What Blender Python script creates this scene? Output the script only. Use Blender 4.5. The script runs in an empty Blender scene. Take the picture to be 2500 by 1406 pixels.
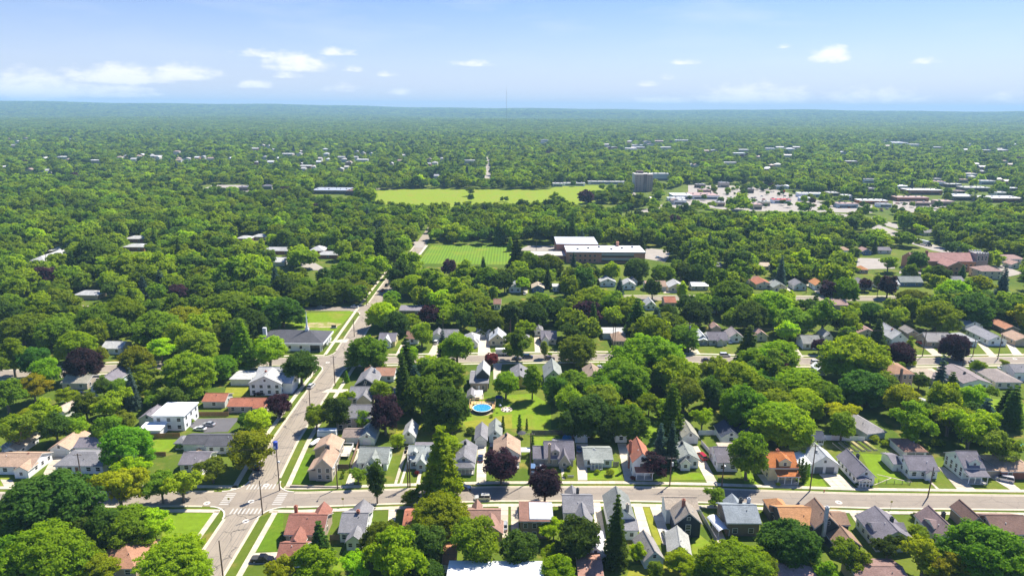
import bpy, math, random
import numpy as np
from mathutils import Vector, Euler
R = math.radians
rnd = random.Random(7)
scene = bpy.context.scene
# ------------------------------------------------------------------ camera, sky, sun, exposure
F, PITCH, ROLL, CAMH = 1667., R(14.6), R(0.4), 110.
cam_d = bpy.data.cameras.new('camera'); cam_d.lens = 24.; cam_d.sensor_width = 36.
cam_d.clip_start = 1.; cam_d.clip_end = 60000.
cam = bpy.data.objects.new('camera', cam_d); scene.collection.objects.link(cam)
cam.location = (0, 0, CAMH)
cam.rotation_mode = 'QUATERNION'
cam.rotation_quaternion = Euler((R(90) - PITCH, 0, 0)).to_quaternion() @ Euler((0, 0, ROLL)).to_quaternion()
scene.camera = cam
SUN_EL, SUN_AZ = R(54), R(44)            # azimuth clockwise from +Y
EXPO = 0.95
sun_dir = Vector((math.sin(SUN_AZ) * math.cos(SUN_EL), math.cos(SUN_AZ) * math.cos(SUN_EL), math.sin(SUN_EL)))
sl = bpy.data.lights.new('sun', 'SUN'); sl.energy = 5.0; sl.angle = R(0.53); sl.color = (1, .94, .82)
so = bpy.data.objects.new('sun', sl); scene.collection.objects.link(so)
so.rotation_mode = 'QUATERNION'; so.rotation_quaternion = (-sun_dir).to_track_quat('-Z', 'Y')
so.location = (0, 0, 300)
vs = scene.view_settings
vs.view_transform = 'Standard'; vs.look = 'None'; vs.gamma = 1.0; vs.exposure = EXPO; vs.use_curve_mapping = False
scene.cycles.max_bounces = 6; scene.cycles.diffuse_bounces = 3; scene.cycles.glossy_bounces = 2
scene.cycles.transmission_bounces = 3; scene.cycles.transparent_max_bounces = 4; scene.cycles.volume_bounces = 0
scene.cycles.use_denoising = True
scene.render.use_persistent_data = False

def P(px, py, z=0.):
    u, v = px - 1250., -(py - 703.)
    c, s = math.cos(ROLL), math.sin(ROLL)
    u, v = u * c - v * s, u * s + v * c
    dx, dy, dz = u, F * math.cos(PITCH) + v * math.sin(PITCH), -F * math.sin(PITCH) + v * math.cos(PITCH)
    t = (z - CAMH) / dz
    return dx * t, dy * t

def proj(x, y, z):
    dz = z - CAMH
    zc = y * math.cos(PITCH) - dz * math.sin(PITCH)
    v = y * math.sin(PITCH) + dz * math.cos(PITCH)
    u, v = F * x / zc, F * v / zc
    c, s = math.cos(ROLL), math.sin(ROLL)
    u, v = u * c + v * s, -u * s + v * c
    return 1250 + u, 703 - v, F / zc

# ------------------------------------------------------------------ world
w = bpy.data.worlds.new('World'); scene.world = w; w.use_nodes = True
nt = w.node_tree; nt.nodes.clear()
def N(t, tree=None, **k):
    n = (tree or nt).nodes.new(t)
    for a, b in k.items(): setattr(n, a, b)
    return n
def math_(op, a, b=None, c=None, tree=None, clamp=False):
    tr = tree or nt
    n = tr.nodes.new('ShaderNodeMath'); n.operation = op; n.use_clamp = clamp
    for i, x in enumerate((a, b, c)):
        if x is None: continue
        if isinstance(x, (int, float)): n.inputs[i].default_value = x
        else: tr.links.new(x, n.inputs[i])
    return n.outputs[0]
sky = N('ShaderNodeTexSky'); sky.sky_type = 'NISHITA'; sky.sun_disc = False
sky.sun_elevation = SUN_EL; sky.sun_rotation = SUN_AZ; sky.altitude = 250; sky.air_density = 1.0; sky.dust_density = 0.6; sky.ozone_density = 2.0
tc = N('ShaderNodeTexCoord'); sep = N('ShaderNodeSeparateXYZ'); nt.links.new(tc.outputs['Generated'], sep.inputs[0])
X, Y, Z = sep.outputs
el = math_('MULTIPLY', math_('ARCSINE', Z), 180 / math.pi)
az = math_('MULTIPLY', math_('ARCTAN2', X, Y), 180 / math.pi)
azm = math_('SUBTRACT', math_('MODULO', math_('ADD', az, 405.), 90.), 45.)
comb = N('ShaderNodeCombineXYZ'); nt.links.new(azm, comb.inputs[0]); nt.links.new(math_('MULTIPLY', el, 2.2), comb.inputs[1])
nz = N('ShaderNodeTexNoise'); nz.inputs['Scale'].default_value = .8; nz.inputs['Detail'].default_value = 7; nz.inputs['Roughness'].default_value = .6
nt.links.new(comb.outputs[0], nz.inputs['Vector'])
noise = math_('SUBTRACT', nz.outputs[0], .5)
nz2 = N('ShaderNodeTexNoise'); nz2.inputs['Scale'].default_value = .09; nz2.inputs['Detail'].default_value = 5
c2 = N('ShaderNodeCombineXYZ'); nt.links.new(azm, c2.inputs[0]); nt.links.new(math_('MULTIPLY', el, 5.), c2.inputs[1]); nt.links.new(c2.outputs[0], nz2.inputs['Vector'])
# cumulus near the horizon: (px, py, half width, half height, strength) of each cloud seen in the photograph
CL = [(80, 205, 95, 34, 1), (290, 180, 110, 24, .95), (440, 175, 90, 20, .8), (270, 220, 95, 17, .8), (630, 130, 55, 10, .6), (725, 150, 85, 24, .85), (825, 125, 48, 11, .6),
      (703, 182, 38, 9, .6), (625, 205, 42, 11, .8), (865, 168, 28, 8, .5), (950, 180, 30, 7, .4), (835, 215, 50, 10, .5), (978, 223, 32, 9, .7), (1155, 154, 60, 9, .45), (2028, 130, 46, 22, .85),
      (1668, 150, 34, 8, .5), (1915, 112, 20, 6, .4), (2262, 148, 32, 7, .5), (1840, 228, 150, 26, .75), (2130, 232, 110, 20, .6), (1635, 188, 25, 7, .35), (2445, 235, 40, 16, .4), (1580, 204, 30, 7, .4), (1600, 244, 120, 9, .45)]
mask = None
for (px, py, a, b, k) in CL:
    d = Vector((*P(px, py + 1e-3, 0), 0))
    u, v = px - 1250., -(py - 703.)
    c, s = math.cos(ROLL), math.sin(ROLL); u, v = u * c - v * s, u * s + v * c
    vec = Vector((u, F * math.cos(PITCH) + v * math.sin(PITCH), -F * math.sin(PITCH) + v * math.cos(PITCH))).normalized()
    A, E_ = math.degrees(math.atan2(vec.x, vec.y)), math.degrees(math.asin(vec.z))
    sc = math.degrees(1 / F) * .93
    dx = math_('DIVIDE', math_('SUBTRACT', azm, A), a * sc)
    dyr = math_('SUBTRACT', el, E_ - b * sc * .55)
    up = math_('DIVIDE', math_('MAXIMUM', dyr, 0.), b * sc * 1.5)
    dn = math_('DIVIDE', math_('MINIMUM', dyr, 0.), b * sc * .5)
    r2 = math_('ADD', math_('MULTIPLY', dx, dx), math_('ADD', math_('MULTIPLY', up, up), math_('MULTIPLY', dn, dn)))
    m = math_('MULTIPLY', math_('SUBTRACT', 1.25, r2), k + .12)
    m = math_('MAXIMUM', m, -1.)
    mask = m if mask is None else math_('MAXIMUM', mask, m)
mr = N('ShaderNodeMapRange'); mr.interpolation_type = 'SMOOTHSTEP'
nt.links.new(math_('ADD', mask, math_('MULTIPLY', noise, 2.7)), mr.inputs[0]); mr.inputs[1].default_value = .0; mr.inputs[2].default_value = 1.35
cum = math_('MULTIPLY', mr.outputs[0], .9)
mr2 = N('ShaderNodeMapRange'); nt.links.new(nz2.outputs[0], mr2.inputs[0]); mr2.inputs[1].default_value = .5; mr2.inputs[2].default_value = .78
mr3 = N('ShaderNodeMapRange'); nt.links.new(el, mr3.inputs[0]); mr3.inputs[1].default_value = 2; mr3.inputs[2].default_value = 9
cir = math_('MULTIPLY', mr2.outputs[0], math_('MULTIPLY', mr3.outputs[0], .30))
tot = math_('MAXIMUM', cum, cir)
# thin milky veil low over the horizon
veil = math_('POWER', 2.718, math_('MULTIPLY', math_('MAXIMUM', el, 0.), -.155))
hs = N('ShaderNodeHueSaturation'); nt.links.new(sky.outputs[0], hs.inputs['Color']); hs.inputs['Saturation'].default_value = 1.45; hs.inputs['Value'].default_value = .92
mv = N('ShaderNodeMix'); mv.data_type = 'RGBA'; nt.links.new(math_('MULTIPLY', veil, .88), mv.inputs[0]); tn = N('ShaderNodeMix'); tn.data_type = 'RGBA'; tn.blend_type = 'MULTIPLY'; tn.inputs[0].default_value = 1; nt.links.new(hs.outputs[0], tn.inputs[6]); tn.inputs[7].default_value = (.74, .815, 1.14, 1); nt.links.new(tn.outputs[2], mv.inputs[6]); mv.inputs[7].default_value = (6.0, 6.2, 7.6, 1)
mc = N('ShaderNodeMix'); mc.data_type = 'RGBA'; nt.links.new(tot, mc.inputs[0]); nt.links.new(mv.outputs[2], mc.inputs[6]); mc.inputs[7].default_value = (8.6, 8.4, 8.4, 1)
bg = N('ShaderNodeBackground'); bg.inputs['Strength'].default_value = .076; nt.links.new(mc.outputs[2], bg.inputs[0])
ow = N('ShaderNodeOutputWorld'); nt.links.new(bg.outputs[0], ow.inputs[0])

# ------------------------------------------------------------------ materials
MT = {}
def mat(name, rough=.8, spec=.3, metal=0.):
    m = bpy.data.materials.new(name); m.use_nodes = True
    t = m.node_tree; b = t.nodes['Principled BSDF']
    b.inputs['Roughness'].default_value = rough; b.inputs['Specular IOR Level'].default_value = spec; b.inputs['Metallic'].default_value = metal
    MT[name] = m
    return m, t, b
def noise_(t, scale, detail=4, rough=.55, vec=None, dim='3D'):
    n = t.nodes.new('ShaderNodeTexNoise'); n.inputs['Scale'].default_value = scale; n.inputs['Detail'].default_value = detail; n.inputs['Roughness'].default_value = rough
    if vec is not None: t.links.new(vec, n.inputs['Vector'])
    return n.outputs[0]
def mapr(t, v, a, b, c=0., d=1.):
    n = t.nodes.new('ShaderNodeMapRange'); t.links.new(v, n.inputs[0])
    for i, x in enumerate((a, b, c, d)): n.inputs[i + 1].default_value = x
    return n.outputs[0]
def mix(t, f, a, b, mode='MIX'):
    n = t.nodes.new('ShaderNodeMix'); n.data_type = 'RGBA'; n.blend_type = mode
    for i, x in ((0, f), (6, a), (7, b)):
        if isinstance(x, (int, float)): n.inputs[i].default_value = x
        elif isinstance(x, tuple): n.inputs[i].default_value = (*x, 1)[:4]
        else: t.links.new(x, n.inputs[i])
    return n.outputs[2]
def pos(t): return t.nodes.new('ShaderNodeNewGeometry').outputs['Position']
def info(t): return t.nodes.new('ShaderNodeObjectInfo')
def hsv(t, c, h=None, s=None, v=None):
    n = t.nodes.new('ShaderNodeHueSaturation'); t.links.new(c, n.inputs['Color'])
    for k, x in (('Hue', h), ('Saturation', s), ('Value', v)):
        if x is None: continue
        if isinstance(x, (int, float)): n.inputs[k].default_value = x
        else: t.links.new(x, n.inputs[k])
    return n.outputs[0]
def bump(t, b, h, dist, strength=.6):
    n = t.nodes.new('ShaderNodeBump'); n.inputs['Distance'].default_value = dist; n.inputs['Strength'].default_value = strength
    t.links.new(h, n.inputs['Height']); t.links.new(n.outputs[0], b.inputs['Normal'])

def painted(name, rough, amp, scale, spec=.3, metal=0., wave=None, wdir='Z', wd=.02):
    m, t, b = mat(name, rough, spec, metal)
    oi = info(t); p = pos(t)
    f = mapr(t, noise_(t, scale, 5, .6, p), .3, .7, 1 - amp, 1 + amp)
    t.links.new(hsv(t, oi.outputs['Color'], v=f), b.inputs['Base Color'])
    if wave:
        wv = t.nodes.new('ShaderNodeTexWave'); wv.bands_direction = wdir; wv.inputs['Scale'].default_value = wave; t.links.new(p, wv.inputs['Vector'])
        bump(t, b, wv.outputs['Fac'], wd)
    return m
painted('siding', .7, .10, .7, wave=1.3)
painted('paint', .55, .05, 1.2)
painted('brickwork', .9, .18, 1.6)
painted('ribbed_metal', .4, .08, .4, .4, .1, wave=1.1, wdir='X', wd=.05)
painted('wood', .8, .22, 2.5)
painted('concrete', .9, .12, .8)
painted('fabric', .9, .06, 1.)
painted('car_paint', .22, .02, .5, .6, .25)
painted('rubber', .85, .1, 3.)
painted('bark', .95, .2, 2.)
# shingles: courses along the slope, granular tone, streaks
m, t, b = mat('shingles', .93, .2)
oi = info(t); p = pos(t)
v1 = mapr(t, noise_(t, 3.2, 3, .7, p), .25, .75, .72, 1.28)
v2 = mapr(t, noise_(t, .35, 3, .6, p), .3, .7, .86, 1.14)
vm = t.nodes.new('ShaderNodeVectorMath'); vm.operation = 'MULTIPLY'; vm.inputs[1].default_value = (1.2, 1.2, 7.); t.links.new(p, vm.inputs[0])
v3 = mapr(t, noise_(t, 1., 2, .5, vm.outputs[0]), .3, .7, .9, 1.1)
t.links.new(hsv(t, oi.outputs['Color'], v=math_('MULTIPLY', v1, math_('MULTIPLY', v2, v3, tree=t), tree=t)), b.inputs['Base Color'])
bump(t, b, v1, .05)
# glass
m, t, b = mat('glass', .15, .35); b.inputs['Base Color'].default_value = (.018, .022, .027, 1)
# leaves
def leafmat(name, tr, n1, n2, fixed=None):
    m, t, b = mat(name, .6, .05)
    oi = info(t); p = pos(t)
    rr = oi.outputs['Random']
    f = mapr(t, noise_(t, n1, 3, .7, p), .3, .7, .68, 1.42)
    g = mapr(t, noise_(t, n2, 1, .6, p), .3, .7, .494, .510)
    hue = math_('ADD', g, math_('MULTIPLY', math_('SUBTRACT', rr, .5, tree=t), .012, tree=t), tree=t)
    val = math_('MULTIPLY', math_('MULTIPLY', f, mapr(t, noise_(t, .012, 3, .6, p), .35, .65, .84, 1.18), tree=t), mapr(t, rr, 0, 1, .74, 1.3), tree=t)
    base = oi.outputs['Color']
    if fixed: rgb = t.nodes.new('ShaderNodeRGB'); rgb.outputs[0].default_value = (*fixed, 1); base = rgb.outputs[0]
    c = hsv(t, base, h=hue, v=val)
    t.links.new(c, b.inputs['Base Color'])
    tl = t.nodes.new('ShaderNodeBsdfTranslucent'); t.links.new(hsv(t, c, h=.490, s=1.05, v=1.5), tl.inputs[0])
    ms = t.nodes.new('ShaderNodeMixShader'); ms.inputs[0].default_value = tr
    t.links.new(b.outputs[0], ms.inputs[1]); t.links.new(tl.outputs[0], ms.inputs[2])
    t.links.new(ms.outputs[0], t.nodes['Material Output'].inputs[0])
    return m
leafmat('leaves', .50, 2.2, .05)
# ground: mown grass, weeds, dry patches
m, t, b = mat('turf', .95, .1)
p = pos(t)
c = mix(t, mapr(t, noise_(t, .03, 4, .6, p), .38, .62), (.085, .135, .014), (.15, .185, .024))
c = mix(t, mapr(t, noise_(t, .11, 5, .6, p), .56, .72), c, (.27, .21, .055))
c = mix(t, mapr(t, noise_(t, .9, 6, .75, p), .3, .75), mix(t, 1., c, (.66, .72, .6), 'MULTIPLY'), c)
far = t.nodes.new('ShaderNodeVectorMath'); far.operation = 'LENGTH'; t.links.new(p, far.inputs[0])
c = mix(t, mapr(t, far.outputs['Value'], 700, 2500), c, (.10, .14, .03))
t.links.new(c, b.inputs['Base Color'])
# individual lawns take their own object colour
m, t, b = mat('lawn_turf', .95, .1)
oi = info(t); p = pos(t)
c = hsv(t, oi.outputs['Color'], v=mapr(t, noise_(t, .5, 6, .7, p), .25, .75, .72, 1.25))
c = mix(t, mapr(t, noise_(t, .07, 5, .65, p), .5, .72, 0, .75), c, (.27, .22, .045))
t.links.new(c, b.inputs['Base Color'])
m, t, b = mat('striped_turf', .95, .1)
oi = info(t); p = pos(t)
vm = t.nodes.new('ShaderNodeVectorMath'); vm.operation = 'MULTIPLY'; vm.inputs[1].default_value = (1, 0.04, 0); t.links.new(p, vm.inputs[0])
wv = t.nodes.new('ShaderNodeTexWave'); wv.bands_direction = 'X'; wv.inputs['Scale'].default_value = .135; wv.inputs['Distortion'].default_value = .8; t.links.new(vm.outputs[0], wv.inputs['Vector'])
c = hsv(t, oi.outputs['Color'], v=mapr(t, wv.outputs['Fac'], .2, .8, .84, 1.17))
c = mix(t, mapr(t, noise_(t, .05, 4, .6, p), .52, .75, 0, .6), c, (.26, .25, .03))
t.links.new(c, b.inputs['Base Color'])
# asphalt with tar cracks
def asphalt(name, col, crack):
    m, t, b = mat(name, .92, .2)
    p = pos(t)
    c = mix(t, mapr(t, noise_(t, .18, 5, .65, p), .3, .7), tuple(x * .88 for x in col), tuple(x * 1.1 for x in col))
    c = mix(t, mapr(t, noise_(t, 2.5, 4, .7, p), .3, .7, 0, .3), c, tuple(x * .7 for x in col))
    if crack:
        wob = t.nodes.new('ShaderNodeTexNoise'); wob.inputs['Scale'].default_value = .35; wob.inputs['Detail'].default_value = 5; t.links.new(p, wob.inputs['Vector'])
        add = t.nodes.new('ShaderNodeVectorMath'); add.operation = 'MULTIPLY_ADD'; add.inputs[1].default_value = (4, 4, 0)
        t.links.new(wob.outputs['Color'], add.inputs[0]); t.links.new(p, add.inputs[2])
        vo = t.nodes.new('ShaderNodeTexVoronoi'); vo.feature = 'DISTANCE_TO_EDGE'; vo.inputs['Scale'].default_value = .14; vo.voronoi_dimensions = '2D'
        t.links.new(add.outputs[0], vo.inputs['Vector'])
        k = mapr(t, vo.outputs['Distance'], .0, .03, 1, 0)
        k = math_('MULTIPLY', k, mapr(t, noise_(t, .12, 2, .5, p), .45, .55), tree=t)
        c = mix(t, math_('MULTIPLY', k, crack, tree=t), c, (.05, .045, .045))
    t.links.new(c, b.inputs['Base Color'])
asphalt('old_asphalt', (.315, .268, .212), .95)
asphalt('street_asphalt', (.285, .242, .196), .3)
asphalt('dark_asphalt', (.13, .125, .13), .2)
asphalt('pale_lot', (.35, .315, .28), .1)
m, t, b = mat('bare_earth', .95, .1); p = pos(t)
t.links.new(mix(t, mapr(t, noise_(t, .25, 5, .6, p), .4, .6), (.42, .33, .20), (.22, .24, .05)), b.inputs['Base Color'])
m, t, b = mat('pool_water', .06, .6); p = pos(t)
vo = t.nodes.new('ShaderNodeTexVoronoi'); vo.feature = 'DISTANCE_TO_EDGE'; vo.inputs['Scale'].default_value = 1.3; t.links.new(p, vo.inputs['Vector'])
t.links.new(mix(t, mapr(t, vo.outputs['Distance'], 0, .25), (.07, .36, .56), (.012, .18, .44)), b.inputs['Base Color'])
M = MT

# ------------------------------------------------------------------ helpers
COL = scene.collection
def link(o): COL.objects.link(o); return o
def tag(o, label=None, cat=None, group=None, kind=None):
    if label: o['label'] = label
    if cat: o['category'] = cat
    if group: o['group'] = group
    if kind: o['kind'] = kind
    return o
def empty(name, loc, rz=0.):
    o = bpy.data.objects.new(name, None); o.empty_display_size = .5
    o.location = loc; o.rotation_euler.z = rz
    return link(o)
def obj(name, me, parent=None, col=None, loc=None, rz=None, sc=None):
    o = bpy.data.objects.new(name, me)
    if parent is not None: o.parent = parent
    if col is not None: o.color = (*col, 1)[:4]
    if loc is not None: o.location = loc
    if rz is not None: o.rotation_euler.z = rz
    if sc is not None: o.scale = sc
    return link(o)
class MB:
    def __init__(s): s.v = []; s.f = []
    def face(s, *pts):
        n = len(s.v); s.v += [tuple(p) for p in pts]; s.f.append(tuple(range(n, n + len(pts))))
    def box(s, x0, y0, z0, x1, y1, z1, tx=0., ty=0.):
        n = len(s.v)
        s.v += [(x0, y0, z0), (x1, y0, z0), (x1, y1, z0), (x0, y1, z0), (x0 + tx, y0 + ty, z1), (x1 - tx, y0 + ty, z1), (x1 - tx, y1 - ty, z1), (x0 + tx, y1 - ty, z1)]
        s.f += [(n + 3, n + 2, n + 1, n), (n + 4, n + 5, n + 6, n + 7), (n, n + 1, n + 5, n + 4), (n + 1, n + 2, n + 6, n + 5), (n + 2, n + 3, n + 7, n + 6), (n + 3, n, n + 4, n + 7)]
        return s
    def slab(s, pts, t):           # polygon extruded downwards
        n = len(s.v); k = len(pts)
        s.v += [tuple(p) for p in pts] + [(p[0], p[1], p[2] - t) for p in pts]
        s.f.append(tuple(range(n, n + k))); s.f.append(tuple(range(n + 2 * k - 1, n + k - 1, -1)))
        for i in range(k):
            j = (i + 1) % k
            s.f.append((n + j, n + i, n + k + i, n + k + j))
        return s
    def cyl(s, x, y, z0, z1, r0, r1=None, k=10, cap=True):
        r1 = r0 if r1 is None else r1
        n = len(s.v)
        for z, r in ((z0, r0), (z1, r1)):
            for i in range(k):
                a = 2 * math.pi * i / k; s.v.append((x + r * math.cos(a), y + r * math.sin(a), z))
        for i in range(k):
            j = (i + 1) % k; s.f.append((n + i, n + j, n + k + j, n + k + i))
        if cap: s.f.append(tuple(range(n + k, n + 2 * k))); s.f.append(tuple(range(n + k - 1, n - 1, -1)))
        return s
    def tube(s, pts, r, k=5):
        n = len(s.v)
        for i, p in enumerate(pts):
            p = Vector(p); a = Vector(pts[max(i - 1, 0)]); b = Vector(pts[min(i + 1, len(pts) - 1)])
            d = (b - a).normalized(); u = d.orthogonal().normalized(); v = d.cross(u)
            rr = r[i] if isinstance(r, (list, tuple)) else r
            for q in range(k):
                an = 2 * math.pi * q / k; s.v.append(tuple(p + (u * math.cos(an) + v * math.sin(an)) * rr))
        for i in range(len(pts) - 1):
            for q in range(k):
                q2 = (q + 1) % k
                s.f.append((n + i * k + q, n + i * k + q2, n + (i + 1) * k + q2, n + (i + 1) * k + q))
        return s
    def mesh(s, name, m, smooth=False):
        me = bpy.data.meshes.new(name); me.from_pydata(s.v, [], s.f); me.materials.append(M[m])
        if smooth:
            for q in me.polygons: q.use_smooth = True
        return me
    def build(s, name, m, parent=None, col=None, loc=None, rz=None):
        return obj(name, s.mesh(name, m), parent, col, loc, rz)

C = dict(white=(.80, .80, .79), owhite=(.70, .68, .62), cream=(.66, .58, .42), tan=(.42, .33, .25), taupe=(.20, .155, .125), brown=(.15, .09, .06), navy=(.018, .03, .055), ltblue=(.52, .60, .64),
         yellow=(.66, .54, .22), pale=(.62, .70, .62), brick=(.33, .13, .085), slate=(.06, .065, .07), grey=(.34, .34, .34), beige=(.48, .41, .33), blue=(.10, .17, .30), greyw=(.55, .55, .54),
         rg=(.215, .21, .22), rdg=(.085, .085, .095), rlg=(.42, .42, .41), rgg=(.27, .29, .265), rt=(.42, .29, .205), rbr=(.235, .135, .10), rred=(.36, .14, .085), ror=(.45, .205, .085),
         rw=(.78, .79, .80), rpk=(.36, .235, .205), rpu=(.19, .175, .195), rtan=(.46, .38, .29), orange=(.48, .16, .05), steel=(.45, .47, .5), black=(.02, .02, .022), green=(.03, .12, .05), red=(.45, .02, .02))
# ------------------------------------------------------------------ ground and far hills
def vnoise(x, y, s):
    return (math.sin(x / s * 1.7 + 1.3 * math.sin(y / s * 1.1 + 2)) + math.sin(y / s * 1.9 + 1.7 * math.sin(x / s * .8 + 1)) + math.sin((x + y) / s * .9 + 4)) / 3.
def sstep(a, b, x):
    t = min(max((x - a) / (b - a), 0.), 1.); return t * t * (3 - 2 * t)
def T(x, y):
    r = math.hypot(x, y)
    if r < 3000: return 0.
    a = math.degrees(math.atan2(x, y))
    A = 98 + 50 * sstep(8, -38, a) - 0 * a + 7 * math.sin(a * .31 + 1) + 4 * math.sin(a * .9)
    z = A * sstep(6800, 12000, r) * (1 + .05 * vnoise(x, y, 1500))
    return z + sstep(3000, 5200, r) * (16 + 13 * vnoise(x, y, 900)) * (1 - .6 * sstep(8000, 12000, r))
g = MB(); NA = 120
rads = [0.001, 60, 120, 180, 260, 360, 500, 700, 1000, 1400, 1900, 2500, 3000] + list(range(3400, 15600, 300)) + [15900]
for r_ in rads:
    for i in range(NA):
        a = 2 * math.pi * i / NA; x, y = r_ * math.sin(a), r_ * math.cos(a)
        g.v.append((x, y, T(x, y)))
for k in range(len(rads) - 1):
    for i in range(NA):
        j = (i + 1) % NA
        g.f.append((k * NA + j, k * NA + i, (k + 1) * NA + i, (k + 1) * NA + j))
tag(g.build('ground', 'turf'), kind='structure')

def sheet(name, pts, z, m, col=None, parent=None):
    b = MB(); b.face(*[(x, y, z) for x, y in pts])
    me = b.mesh(name, m)
    if me.polygons[0].normal.z < 0: me.flip_normals()
    o = obj(name, me, parent, col)
    if parent is None: tag(o, kind='structure')
    return o
def px(*pp): return [P(*q) for q in pp]
def offset(line, d):
    out = []
    for i, p in enumerate(line):
        a = Vector(line[max(i - 1, 0)]); b = Vector(line[min(i + 1, len(line) - 1)])
        t = (b - a).normalized(); out.append((p[0] - t.y * d, p[1] + t.x * d))
    return out
def ribbon(name, line, d0, d1, z, m, col=None, h=0., parent=None, kind=True):
    a, b = offset(line, d0), offset(line, d1)
    mb = MB()
    for i in range(len(line) - 1):
        q = [(*a[i], z), (*a[i + 1], z), (*b[i + 1], z), (*b[i], z)]
        if d0 < d1: q = q[::-1]; q = [q[3], q[2], q[1], q[0]]
        if h: mb.slab(q, h)
        else: mb.face(*q)
    me = mb.mesh(name, m)
    if not h and me.polygons[0].normal.z < 0: me.flip_normals()
    o = obj(name, me, parent, col)
    if parent is None and kind: tag(o, kind='structure')
    return o
def densify(line, step=12.):
    out = [line[0]]
    for a, b in zip(line[:-1], line[1:]):
        n = max(1, int(math.hypot(b[0] - a[0], b[1] - a[1]) / step))
        out += [(a[0] + (b[0] - a[0]) * i / n, a[1] + (b[1] - a[1]) * i / n) for i in range(1, n + 1)]
    return out
# streets: centre lines in metres
MAIN = [(-74.2, 95), (-74.2, 140), (-74.8, 178), (-77.4, 212), (-77.8, 250), (-77.6, 290), (-78.6, 330), (-79.5, 372), (-79.8, 430), (-79.5, 490), (-77, 540), (-77, 700)]
FRONT = [(-260, 173.5), (-150, 175.2), (-92, 176.6), (-60, 176.5), (-33, 178.6), (-5, 180.3), (32, 180.9), (60, 180.3), (80, 179.1), (105, 178.0), (152, 177.6), (260, 177.6)]
SECOND = [(-330, 264), (-214, 271.8), (-194, 273.6), (-178, 278.4), (-157, 280.3), (-103, 288.2), (-55, 291), (-19, 293.5), (39, 297), (82, 295.3), (117, 292.8), (175, 293.6), (236, 296.8), (340, 299)]
THIRD = [(-330, 371), (-118, 372.2), (-80, 373)]
THIRDE = [(45, 398), (92, 399.5), (192, 401), (224, 402), (300, 404), (420, 406)]
ART = [(366, 760), (363, 696), (359, 627), (355, 586), (356, 557), (372, 518), (420, 470)]
for nm, ln, wd, z, m in (('main_street', MAIN, 9., .03, 'old_asphalt'), ('front_street', FRONT, 7.6, .036, 'street_asphalt'), ('second_street', SECOND, 8.4, .036, 'street_asphalt'),
                          ('third_street_west', THIRD, 8., .036, 'street_asphalt'), ('third_street_east', THIRDE, 8., .03, 'street_asphalt'), ('diagonal_avenue', ART, 17., .03, 'pale_lot')):
    ribbon(nm, densify(ln), -wd / 2, wd / 2, z, m)
ribbon('far_avenue', [P(1190, 436), P(1190, 408), P(1193, 384)], -6, 6, .05, 'pale_lot')
CONC = (.54, .475, .36)
def clip(line, xa, xb): return [p for p in densify(line, 1.9) if xa < p[0] < xb]
def clipy(line, ya, yb): return [p for p in densify(line, 1.9) if ya < p[1] < yb]
# kerbs as real steps, cut at the junctions
segsX = [(-255, -87.5), (-64.5, 255)]
for ln, hw in ((FRONT, 3.8), (SECOND, 4.2)):
    for xa, xb in segsX:
        for s in (-1, 1):
            ribbon('kerb', clip(ln, xa, xb), s * hw, s * (hw + .45), .13, 'concrete', (.53, .465, .35), h=.14)
for ya, yb in ((100, 167), (187, 279), (303, 360), (385, 560)):
    for s in (-1, 1): ribbon('kerb', clipy(MAIN, ya, yb), s * 4.5, s * 4.95, .13, 'concrete', (.53, .465, .35), h=.14)
for xa, xb in ((48, 400),):
    for s in (-1, 1): ribbon('kerb', clip(THIRDE, xa, xb), s * 4., s * 4.4, .13, 'concrete', (.53, .465, .35), h=.14)
for ln, hw, segs in ((FRONT, 3.8, segsX), (SECOND, 4.2, segsX)):
    for xa, xb in segs:
        for s in (-1, 1): ribbon('gutter', clip(ln, xa, xb), s * (hw - .45), s * (hw + .02), .048, 'concrete', (.50, .44, .34))
for ya, yb in ((100, 167), (187, 279), (303, 360), (385, 560)):
    for s in (-1, 1): ribbon('gutter', clipy(MAIN, ya, yb), s * 4.1, s * 4.52, .044, 'concrete', (.48, .42, .33))
for d_, wd_ in ((-3.3, .07), (-2.3, .09), (-.9, .06), (2.6, .07)):
    for ya, yb in ((100, 168), (186, 360), (386, 560)): ribbon('tar_seam', clipy(MAIN, ya, yb), d_, d_ + wd_, .037, 'dark_asphalt')
for xa, xb in ((-60, 250),): ribbon('tar_seam', clip(FRONT, xa, xb), .1, .17, .042, 'dark_asphalt')
# rounded corners: asphalt fillet plus curved kerb
def corner(cx, cy, sx, sy, r, z, m, hwx, hwy):
    ox, oy = cx + sx * (hwx + r), cy + sy * (hwy + r)
    arc = []
    for i in range(9):
        a = math.pi / 2 * i / 8
        arc.append((ox - sx * r * math.cos(a), oy - sy * r * math.sin(a)))
    sheet('road_corner', [(cx + sx * hwx * .8, cy + sy * hwy * .8)] + [arc[0]] + arc[1:-1] + [arc[-1]], z, m)
    ribbon('kerb', arc, 0, .45 * (-1 if sx * sy > 0 else 1) * -1, .131, 'concrete', (.60, .54, .45), h=.14)
for (cx, cy, hwy, r_) in ((-74.9, 176.6, 3.8, 6.2), (-77.6, 289.6, 4.2, 7.5)):
    for sx in (-1, 1):
        for sy in (-1, 1): corner(cx, cy, sx, sy, r_, .024, 'old_asphalt', 4.5, hwy)
for sy in (-1, 1): corner(-79.5, 372.6, -1, sy, 7, .024, 'old_asphalt', 4.5, 4.)
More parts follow.
